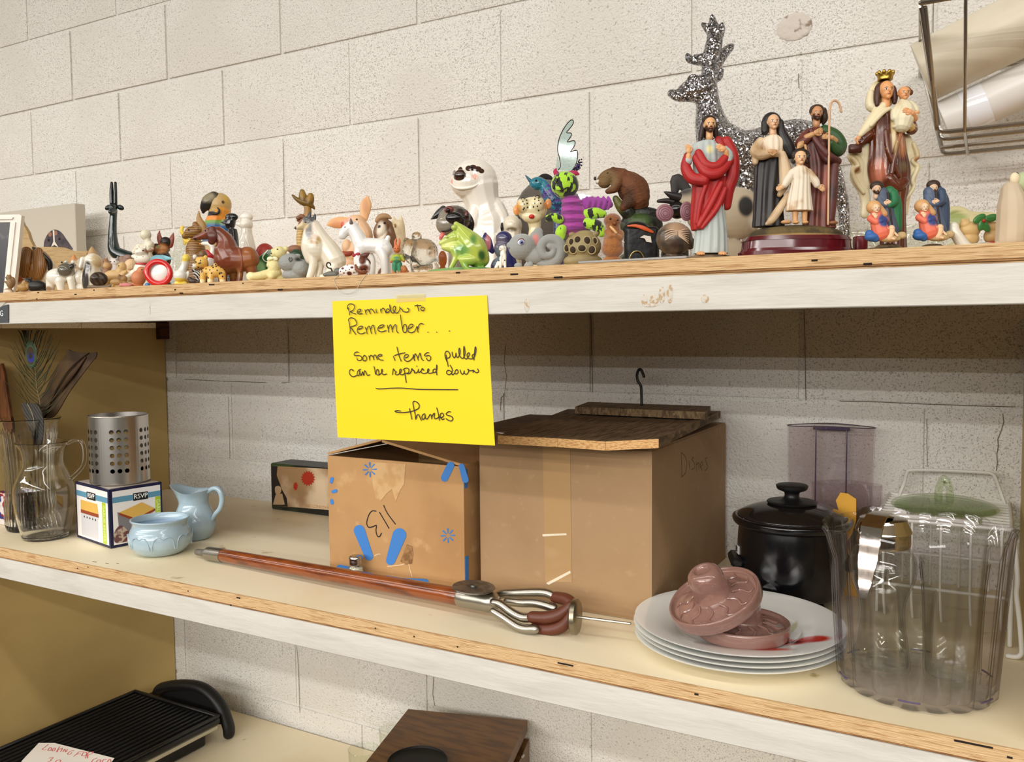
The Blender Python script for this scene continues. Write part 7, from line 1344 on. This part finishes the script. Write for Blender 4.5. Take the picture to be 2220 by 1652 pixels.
# holy family on a maroon plinth
f = Fig('family_statue', 'statue group of veiled woman, staff bearing man and child on maroon plinth', 'statue', C6, 975, -.512)
MAR = f.M((82, 14, 24), .12, coat=.7)
pb = MB(); 
for (z0, z1, k0, k1) in ((0, .018, 1.0, 1.0), (.018, .026, .985, .955), (.026, .048, .945, .93), (.048, .060, .955, .90)):
    r0 = [Vector((math.copysign(abs(math.cos(a))**.75, math.cos(a))*368*f.su*k0, math.copysign(abs(math.sin(a))**.75, math.sin(a))*190*f.sv*k0, z0*.42)) for a in [2*PI*j/64 for j in range(64)]]
    r1 = [Vector((math.copysign(abs(math.cos(a))**.75, math.cos(a))*368*f.su*k1, math.copysign(abs(math.sin(a))**.75, math.sin(a))*190*f.sv*k1, z1*.42)) for a in [2*PI*j/64 for j in range(64)]]
    pb.loft([r0, r1])
pb.build('plinth', MAR, f.root, ang=40)
yb = 1500
f.part('ground', f.M((100, 84, 50), .85, [(975, 1500, None, 330, 24, (170, 136, 84), .3)], mix=((62, 52, 34), 40, .42, .6), bump=.003, bscale=80), [('e', 975, 1470, 310, 62, 0, 150), ('e', 975, 1490, 326, 40, 0, 160)], vox=6)
def gold(f, c, c2): return f.M(c, .4, mix=((c2, 22, .55, .7),) if False else (c2, 22, .52, .70))
# woman
f.part('woman_veil', f.M((34, 30, 30), .4, mix=((70, 56, 40), 26, .6, .75)), [('e', 824, 735, 64, 68, 16, 54), ('t', [(775, 740, 24, 0), (772, 800, 24, -10)]), ('t', [(876, 740, 24, 0), (880, 800, 30, -6), (910, 880, 50, 0), (935, 940, 40, -10)]), ('l', [(835, 900, 92, 50, 30), (820, 1000, 98, 62, 20), (805, 1150, 92, 66, 10), (800, 1300, 92, 66, 6), (800, 1420, 100, 70)], 11, .07)], vox=3.4, it=2)
f.part('woman_dress', f.M((208, 182, 146), .45, [(825, 870, -80, 80, 60, (232, 214, 190), .5)], mix=((166, 132, 92), 26, .5, .7)), [('l', [(824, 826, 34, 34, -10), (818, 860, 76, 46, -10), (820, 930, 70, 50, -14), (822, 975, 60, 46, -14)], 12, .05), ('t', [(745, 870, 34, -10), (712, 930, 40, -20), (740, 960, 34, -50), (790, 955, 26, -76)]), ('t', [(712, 940, 30, -20), (706, 1000, 20, -24)]), ('t', [(870, 960, 26, -60), (890, 1060, 40, -56), (880, 1160, 30, -62), (850, 1220, 16, -66)]), ('t', [(905, 1210, 14, -76), (860, 1290, 26, -76), (800, 1380, 26, -70), (770, 1405, 12, -60)])], vox=3.2, it=2)
statue_face(f, 'woman_face', 822, 742, 38, 50, -26, .0, (222, 176, 136))
hs = hand([], f, 786, 946, 20, -8, -96, .3) ; f.part('woman_hand', f.M((196, 150, 104), .4), hs, vox=1.5, it=1)
# man
f.part('man_robe', f.M((112, 56, 44), .4, [(1190, 1200, None, 50, 200, (190, 104, 82), .5), (1010, 900, None, 50, 40, (96, 52, 44), .5)], mix=((70, 34, 28), 22, .48, .66)), [('l', [(1115, 770, 50, 36, 20), (1110, 810, 96, 54, 20), (1120, 900, 110, 64, 16), (1140, 1020, 110, 70, 14), (1135, 1180, 92, 70, 10), (1130, 1320, 92, 70, 6), (1130, 1430, 104, 74)], 12, .07), ('t', [(1040, 830, 36, -6), (1000, 880, 36, -16), (1040, 850, 26, -46)])], vox=3.4, it=2)
f.part('man_cloak', f.M((52, 84, 44), .45, mix=((34, 60, 30), 22, .48, .66)), [('t', [(1170, 790, 40, 10), (1230, 830, 50, 10), (1262, 890, 48, 0), (1230, 930, 40, -36), (1180, 890, 26, -70)]), ('t', [(1250, 860, 40, 20), (1225, 940, 40, 16)])], vox=3.2, it=2)
f.part('man_sash', f.M((92, 46, 42), .4, mix=((60, 30, 28), 30, .45, .6)), [('t', [(1060, 800, 16, -44), (1090, 880, 20, -64), (1160, 970, 30, -72), (1230, 1000, 26, -50)]), ('t', [(1070, 830, 12, -54), (1100, 920, 16, -66), (1150, 1000, 20, -72)]), ('t', [(1215, 1000, 26, -46), (1200, 1100, 34, -50), (1190, 1240, 36, -56), (1180, 1380, 28, -58)])], vox=3.2, it=2)
statue_face(f, 'man_face', 1108, 684, 36, 48, -18, -.2, (196, 140, 96), (70, 42, 28))
f.part('man_hair', f.M((62, 42, 28), .45), [('e', 1116, 660, 48, 42, 6, 46), ('t', [(1160, 660, 22, 6), (1168, 710, 22, 8), (1160, 740, 12, 10)]), ('t', [(1080, 650, 16, -16), (1076, 680, 8, -16)]), ('e', 1130, 690, 40, 56, 30, 26)], vox=2.6)
hs = hand([], f, 1085, 820, 22, 25, -72, .3); f.part('man_hand', f.M((196, 148, 100), .4), hs + [('t', [(1060, 832, 18, -66), (1030, 846, 20, -50)])], vox=1.5, it=1)
hs = hand([], f, 1160, 852, 20, 175, -88, .9); f.part('man_hand', f.M((196, 148, 100), .4), hs + [('t', [(1180, 855, 17, -80), (1210, 870, 20, -60)])], vox=1.5, it=1)
f.part('staff', f.M((206, 166, 128), .3), [('t', [(1152, 1412, 7, -96), (1154, 1200, 7, -96), (1158, 900, 7, -96), (1162, 720, 7, -92), (1172, 640, 7, -88), (1200, 618, 7, -86), (1228, 640, 7, -84), (1242, 690, 7, -82)])], fuse=False)
# child
f.part('child_dress', f.M((226, 212, 190), .45, [(970, 1135, -60, 66, 10, (176, 124, 84), .3)], mix=((186, 150, 108), 34, .52, .68)), [('l', [(970, 1042, 26, 26, -110), (968, 1070, 58, 42, -110), (970, 1130, 58, 44, -112), (965, 1220, 68, 50, -112), (962, 1330, 84, 56, -110)], 14, .06), ('t', [(920, 1085, 26, -112), (880, 1140, 26, -120), (865, 1165, 22, -124)]), ('t', [(1020, 1085, 26, -112), (1060, 1140, 26, -120), (1070, 1165, 22, -124)])], vox=2.8, it=2)
statue_face(f, 'child_face', 966, 992, 38, 46, -118, -.1, (230, 186, 142))
f.part('child_hair', f.M((44, 30, 24), .5), [('e', 972, 962, 48, 36, -100, 40)] + [('e', 972 + 46*math.cos(a), 975 - 30*math.sin(a), 15, 15, -112, 14) for a in (0, .5, 1.0, 1.57, 2.1, 2.7, 3.14, 3.5, -.4)] + [('e', 1012, 1010, 13, 20, -104), ('e', 928, 1010, 13, 18, -104)], vox=2.4, it=1)
f.part('child_crown', f.M((196, 150, 100), .4), [('t', [(960, 930, 12, -100), (975, 905, 22, -96), (990, 888, 12, -90)]), ('t', [(1010, 940, 8, -100), (1005, 910, 10, -96)])], vox=2.6)
for u, v, an, sd in ((846, 1180, 200, 1), (1086, 1180, -35, -1)):
    f.part('child_hand', f.M((222, 176, 130), .4), hand([], f, u, v, 18, an, -128, .4, sd), vox=1.4, it=1)
for u in (936, 996): f.part('child_leg', f.M((210, 160, 110), .45), [('t', [(u, 1320, 20, -112), (u, 1390, 17, -112)]), ('e', u, 1404, 20, 12, -124, 26)], vox=2.6)
f.part('foot', f.M((150, 100, 64), .5), [('e', 1190, 1400, 34, 14, -70, 22)], fuse=False); f.part('foot', f.M((196, 150, 104), .5), [('e', 885, 1398, 34, 14, -90, 22)], fuse=False)
# crowned woman with baby
f = Fig('crowned_statue', 'tall statue of crowned woman in brown holding a baby', 'statue', C7, 440, -.385)
BRW = f.M((98, 46, 24), .22, [(360, 930, None, 44, 90, (190, 112, 84), .5), (540, 720, None, 50, 90, (168, 104, 50), .5), (470, 560, None, 20, 200, (208, 184, 130), .5), (540, 900, None, 40, 40, (96, 74, 44), .5)], mix=(((66, 26, 14), 20, .48, .66), ((206, 166, 96), 34, .66, .72)), coat=.5)
f.part('dress', BRW, [('l', [(440, 440, 56, 50), (450, 500, 110, 66), (450, 600, 130, 80), (455, 760, 140, 92), (465, 920, 160, 100), (480, 1080, 130, 96), (500, 1200, 90, 84), (500, f.b-110, 100, 90)], 11, .06), ('t', [(300, 640, 44, -10), (240, 690, 40, -20), (225, 690, 26, -24)]), ('t', [(560, 500, 60, -20), (620, 560, 52, -20), (630, 600, 44, -40), (560, 560, 40, -90)]), ('t', [(560, 1020, 40, -60), (480, 1060, 50, -80), (430, 1000, 40, -90)]), ('t', [(520, 640, 16, -90), (470, 800, 20, -104), (440, 960, 18, -108)]), ('t', [(400, 620, 14, -90), (420, 800, 18, -104), (500, 980, 16, -108)])], vox=4, it=2)
MTL = f.M((226, 212, 174), .3, [(215, 915, None, 30, 26, (150, 104, 60), .5), (690, 830, None, 30, 26, (160, 116, 70), .5)], mix=((190, 168, 120), 16, .52, .70))
f.part('mantle', MTL, [('t', [(420, 400, 34, -20), (350, 490, 46, -16), (290, 570, 40, -20), (230, 640, 24, -24)]), ('t', [(440, 440, 16, -60), (380, 480, 20, -64), (300, 570, 18, -56)]), ('t', [(190, 800, 46, 30), (240, 860, 60, 36), (230, 960, 60, 40), (280, 1060, 50, 44), (300, 1160, 40, 44), (290, 1260, 34, 40)], .5), ('t', [(300, 720, 60, 36), (300, 860, 70, 44), (310, 1000, 60, 46)], .5), ('t', [(620, 660, 46, 40), (660, 760, 50, 44), (650, 880, 60, 46), (660, 990, 46, 48), (620, 1100, 46, 48), (600, 1240, 40, 44)], .5), ('t', [(180, 820, 18, 4), (220, 880, 20, 0), (180, 930, 18, 4), (220, 1020, 18, 8), (270, 1090, 16, 12)]), ('t', [(670, 700, 18, 16), (700, 800, 20, 10), (660, 840, 18, 10), (700, 890, 20, 10), (660, 990, 18, 14), (670, 1050, 16, 16), (610, 1140, 16, 18)]), ('e', 430, 300, 110, 120, 44, 40), ('t', [(330, 300, 30, 20), (330, 400, 40, 20), (390, 420, 30, 0)])], vox=4, it=2)
statue_face(f, 'face', 430, 290, 56, 76, -34, 0, (228, 162, 106))
f.part('hair', f.M((74, 42, 26), .4), [('e', 430, 265, 72, 62, 4, 60), ('t', [(372, 270, 26, -16), (362, 340, 26, -24), (360, 400, 18, -30)]), ('t', [(490, 270, 26, -16), (502, 340, 26, -20), (500, 380, 18, -24)])], vox=3.2)
f.part('crown', f.M((188, 152, 70), .28, metal=1, bump=.0006, bscale=300), [('l', [(436, 200, 56, 56), (438, 176, 58, 58), (438, 150, 64, 64)])] + [('e', 438 + 60*math.cos(a), 142, 15, 17, -60*math.sin(a)*.9, 15) for a in [2*PI*k/9 for k in range(9)]] + [('e', 438, 158, 52, 28, 0, 52)], vox=3, it=1)
f.part('hand', f.M((222, 160, 110), .4), hand([], f, 212, 668, 24, 265, -34, .8) , vox=1.8, it=1)
f.part('scapular', f.M((74, 34, 22), .3), [('b', 136, 715, 235, 785, -50, -10, 8)], fuse=False)
f.part('baby_robe', f.M((226, 216, 184), .4, mix=((196, 176, 130), 24, .52, .7)), [('t', [(555, 400, 44, -60), (560, 460, 70, -80), (540, 530, 80, -90), (530, 570, 70, -96)]), ('t', [(600, 410, 34, -70), (630, 460, 36, -90), (630, 500, 26, -100)]), ('t', [(520, 420, 30, -70), (480, 470, 34, -84), (470, 520, 30, -90)]), ('e', 530, 590, 76, 26, -90, 50)], vox=3.4, it=2)
statue_face(f, 'baby_face', 556, 322, 46, 54, -66, -.2, (224, 160, 106))
f.part('baby_hair', f.M((112, 66, 36), .45), [('e', 572, 300, 46, 38, -50, 44), ('e', 620, 306, 20, 24, -40)], vox=3)
f.part('hand', f.M((222, 160, 110), .4), hand([], f, 560, 490, 26, 160, -160, .3, -1) + [('t', [(580, 500, 22, -150), (620, 530, 26, -110)])], vox=1.8, it=1)
f.part('hand', f.M((222, 160, 110), .4), hand([], f, 635, 485, 18, 200, -120, .5), vox=1.6, it=1)
f.part('base', f.M((84, 46, 28), .5), [('e', 490, f.b-60, 150, 70, 0, 110), ('e', 490, f.b-24, 160, 40, 0, 120)], vox=5)
# small nativity groups
def nativity(label, u0, Y, du, dv, k, cloak, robe, tilt):
    f = Fig('nativity_group', label, 'figurine', C7, u0, Y, 'small nativity groups')
    q = lambda u, v: (u + du, v + dv)
    def T(pts): return [(p[0] + du, p[1] + dv) + tuple(p[2:]) for p in pts]
    rr = f.b
    f.part('base', f.M((112, 94, 70), .85, mix=((70, 58, 44), 40, .45, .62), bump=.003, bscale=90), [('e', u0, rr-18, 175, 34, 0, 90), ('e', u0+30, rr-40, 110, 40, -10)], vox=5)
    f.part('man_cloak', f.M(cloak, .45), [('t', T([(480, 1080, 44, 20), (510, 1160, 62, 24), (520, 1260, 60, 24), (520, 1370, 56, 20)])), ('t', T([(500, 1100, 40, 0), (490, 1170, 36, -30), (450, 1200, 26, -50)]))], vox=4, it=2)
    f.part('man_robe', f.M(robe, .45), [('t', T([(410, 1100, 50, 0), (430, 1180, 56, 0), (450, 1280, 60, 0), (480, 1400, 66, 0)])), ('t', T([(390, 1140, 34, -10), (400, 1190, 34, -30), (430, 1200, 20, -50)]))], vox=4, it=2)
    statue_face(f, 'man_face', 362 + du + tilt, 1070 + dv, 34, 40, -14, -.25, (214, 178, 146), (60, 44, 32))
    f.part('man_hair', f.M((56, 38, 26), .5), [('e', 372 + du + tilt, 1040 + dv, 54, 42, 4, 44), ('e', 410 + du + tilt, 1066 + dv, 26, 36, 10)], vox=3)
    f.part('man_hand', f.M((222, 184, 150), .5), hand([], f, 440 + du, 1180 + dv, 20, 190, -62, .5), vox=1.6, it=1)
    f.part('staff', f.M((48, 36, 28), .6), [('t', T([(438, 1105, 10, -50), (444, 1200, 9, -56), (470, 1390, 9, -56)]))], fuse=False)
    f.part('woman_veil', f.M((206, 158, 106), .5), [('e', 325 + du, 1215 + dv, 58, 54, -50, 50), ('t', T([(372, 1220, 24, -54), (400, 1270, 34, -50)]))], vox=3.4)
    statue_face(f, 'woman_face', 325 + du, 1232 + dv, 30, 36, -92, -.2, (230, 196, 160))
    f.part('woman_robe', f.M((222, 112, 86), .5, [(370 + du, 1330 + dv, None, 44, 50, (52, 70, 130), .3)]), [('t', T([(335, 1280, 44, -70), (350, 1350, 60, -76), (370, 1420, 70, -80)])), ('t', T([(290, 1310, 30, -80), (320, 1340, 28, -110)])), ('t', T([(400, 1320, 30, -80), (350, 1335, 26, -116)]))], vox=3.6, it=2)
    f.part('woman_hand', f.M((232, 198, 160), .5), hand([], f, 308 + du, 1300 + dv, 16, 120, -122, .5), vox=1.4, it=1)
    f.part('skirt', f.M((48, 96, 160), .5), [('e', 300 + du, 1455 + dv, 60, 36, -80, 50), ('t', T([(280, 1430, 34, -76), (320, 1465, 34, -90)]))], vox=4)
    f.part('baby', f.M((226, 190, 150), .5), [('e', 440 + du, 1390 + dv, 26, 26, -106), ('t', T([(440, 1410, 26, -108), (420, 1460, 30, -110)])), ('t', T([(455, 1420, 10, -116), (480, 1450, 9, -124)])), ('t', T([(420, 1420, 10, -118), (400, 1390, 9, -126)])), ('t', T([(410, 1465, 13, -120), (450, 1475, 11, -130)]))], vox=2.4, it=2)
    f.part('straw', f.M((190, 166, 120), .8, bump=.002, bscale=200), [('e', 430 + du, 1468 + dv, 90, 30, -90, 40), ('e', 540 + du, 1440 + dv, 40, 30, -60, 30)], vox=4)
    return f
nativity('small painted nativity group, man in green cloak bending over kneeling woman', 430, -.528, 0, 0, 1, (34, 108, 66), (74, 84, 104), 0)
nativity('small painted nativity group, man in dark blue robe holding a lamb', 785, -.492, 380, -8, 1, (56, 72, 96), (78, 92, 116), 70)
f = Fig('maroon_plinth_block', 'small dark red block beside the left nativity group', 'block', C7, 220, -.470)
f.part('block', f.M((104, 22, 30), .3), [('b', 190, 1440, 285, f.b, -40, 40, 6)], fuse=False)
f = Fig('glass_dish', 'wide clear glass dish behind the nativity groups', 'dish', C7, 180, -.290)
gd = MB(); gd.lathe([(.040, 0), (.046, .004), (.050, .030), (.052, .056), (.050, .058), (.048, .055), (.046, .030), (.042, .008), (0, .007), (0, 0)], 48); gd.build('vessel', CLEAR, f.root, ang=60)
f = Fig('glass_dish', 'clear glass dish right of the crowned statue, behind nativity', 'dish', C7, 700, -.190)
gd = MB(); gd.lathe([(.040, 0), (.044, .004), (.050, .030), (.053, .060), (.051, .062), (.049, .058), (.046, .030), (.041, .008), (0, .007), (0, 0)], 48); gd.build('vessel', CLEAR, f.root, ang=60)
f = Fig('bear_dish', 'white dish with two tan bears under green holly leaves', 'dish', C7, 1130, -.455)
f.part('dish', f.M((228, 222, 206), .25, [(1270, 1480, None, 70, 26, (190, 30, 36), .3)], coat=.4), [('t', [(960, 1370, 40, -40), (975, 1430, 44, -50), (1060, f.b-40, 50, -60), (1160, f.b-40, 50, -60), (1280, f.b-50, 50, -50)]), ('e', 1120, f.b-36, 170, 44, 0, 100), ('t', [(1280, f.b-60, 50, 10), (1310, 1420, 40, 10)])], vox=6)
for u, v, r in ((1100, 1390, 84), (1275, 1370, 62)): f.part('bear', f.M((206, 172, 116), .45), [('e', u, v, r, r*.78, -20, r*.7), ('e', u-r*.5, v-r*.5, r*.5, r*.46, -30), ('e', u-r*.75, v-r*.9, r*.16, r*.16, -30), ('e', u-r*.25, v-r*.95, r*.16, r*.16, -30), ('e', u, v+70, r*.9, 60, -10)], vox=5)
HOL = f.M((58, 118, 56), .3)
for u, v, rot in ((1140, 1310, 30), (1185, 1370, -50), (1235, 1305, 10), (1160, 1350, 80)): f.part('holly_leaf', HOL, [('e', u, v, 56, 30, -86, 14, rot)], fuse=False)
f.part('berry', f.M((186, 40, 30), .2), [('e', 1165, 1330, 13, 13, -104)], fuse=False)
f = Fig('leaf_dish', 'pale cream and green leaf dish behind the bear dish', 'dish', C7, 1030, -.300)
f.part('dish', f.M((206, 196, 150), .3, [(960, 1300, None, 90, 60, (150, 160, 100), .5)], mix=((180, 166, 120), 22, .45, .65)), [('t', [(920, 1300, 30), (960, 1240, 34), (1040, 1240, 36), (1120, 1270, 30), (1290, 1270, 24)]), ('e', 1060, 1340, 170, 90, 0, 80), ('e', 1060, f.b-80, 170, 110, 0, 80)], vox=7)
f = Fig('ghost_figure', 'beige cloaked figure with pale green head at the right edge', 'figurine', C7, 1440, -.500)
f.part('cloak', f.M((196, 178, 152), .7, mix=((180, 160, 132), 14, .45, .65)), [('t', [(1440, 1080, 80), (1450, 1180, 110), (1450, 1320, 120), (1440, f.b-60, 120)]), ('e', 1440, f.b-40, 130, 60), ('t', [(1540, 1180, 40, -60), (1510, 1290, 44, -80), (1530, 1380, 30, -90)])], vox=6)
f.part('hood', f.M((176, 186, 142), .6), [('e', 1540, 1010, 74, 84, 0, 60)], vox=6)
f.part('mask', f.M((226, 212, 176), .5), [('e', 1456, 985, 38, 50, -20, 30)], vox=5); f.part('tuft', f.M((26, 24, 24), .5), [('e', 1468, 946, 18, 12, -20)], fuse=False)
# acrylic tray the figures at the front stand by, and a loose loop of fishing line
t = empty('acrylic_sheet', (1.9, -.580, ZT), 'clear acrylic sheet lying at the shelf edge under the front figurines', 'sheet')
pa, pb2 = on_y(1255, 571, -.592), on_y(1490, 556, -.592)
b = MB(); b.box(((pa.x+pb2.x)/2, -.587, ZT+.0016), (pb2.x-pa.x, .016, .003), .0008); hang(b, 'sheet', mat('acrylic', (206, 204, 198), .15, trans=.5), t)
t = empty('fishing_line', on_y(760, 605, -.600), 'thin loop of clear fishing line hanging over the shelf edge', 'line')
b = MB(); yl = -.6012; b.tube([on_y(x, y, yl) for x, y in ((798, 590), (785, 606), (778, 618), (770, 630), (752, 636), (735, 630), (727, 615), (725, 606), (735, 595))] + [Vector((on_y(740, 590, -.588).x, -.588, ZT+.001))], .00035, n=6); hang(b, 'line', mat('clear_line', (210, 206, 190), .3), t)
# ------------------------------------------------------------ settle the fused skins into plain meshes, flat where they stand
bpy.context.view_layer.update()
_dg = bpy.context.evaluated_depsgraph_get()
for _o in BAKE:
    _n = bpy.data.meshes.new_from_object(_o.evaluated_get(_dg))
    _n.name = _o.data.name
    _o.modifiers.clear(); _o.data = _n
    _n.polygons.foreach_set('use_smooth', [True]*len(_n.polygons))
for _o in CL:
    for _v in _o.data.vertices:
        if _v.co.z < 0: _v.co.z = 0
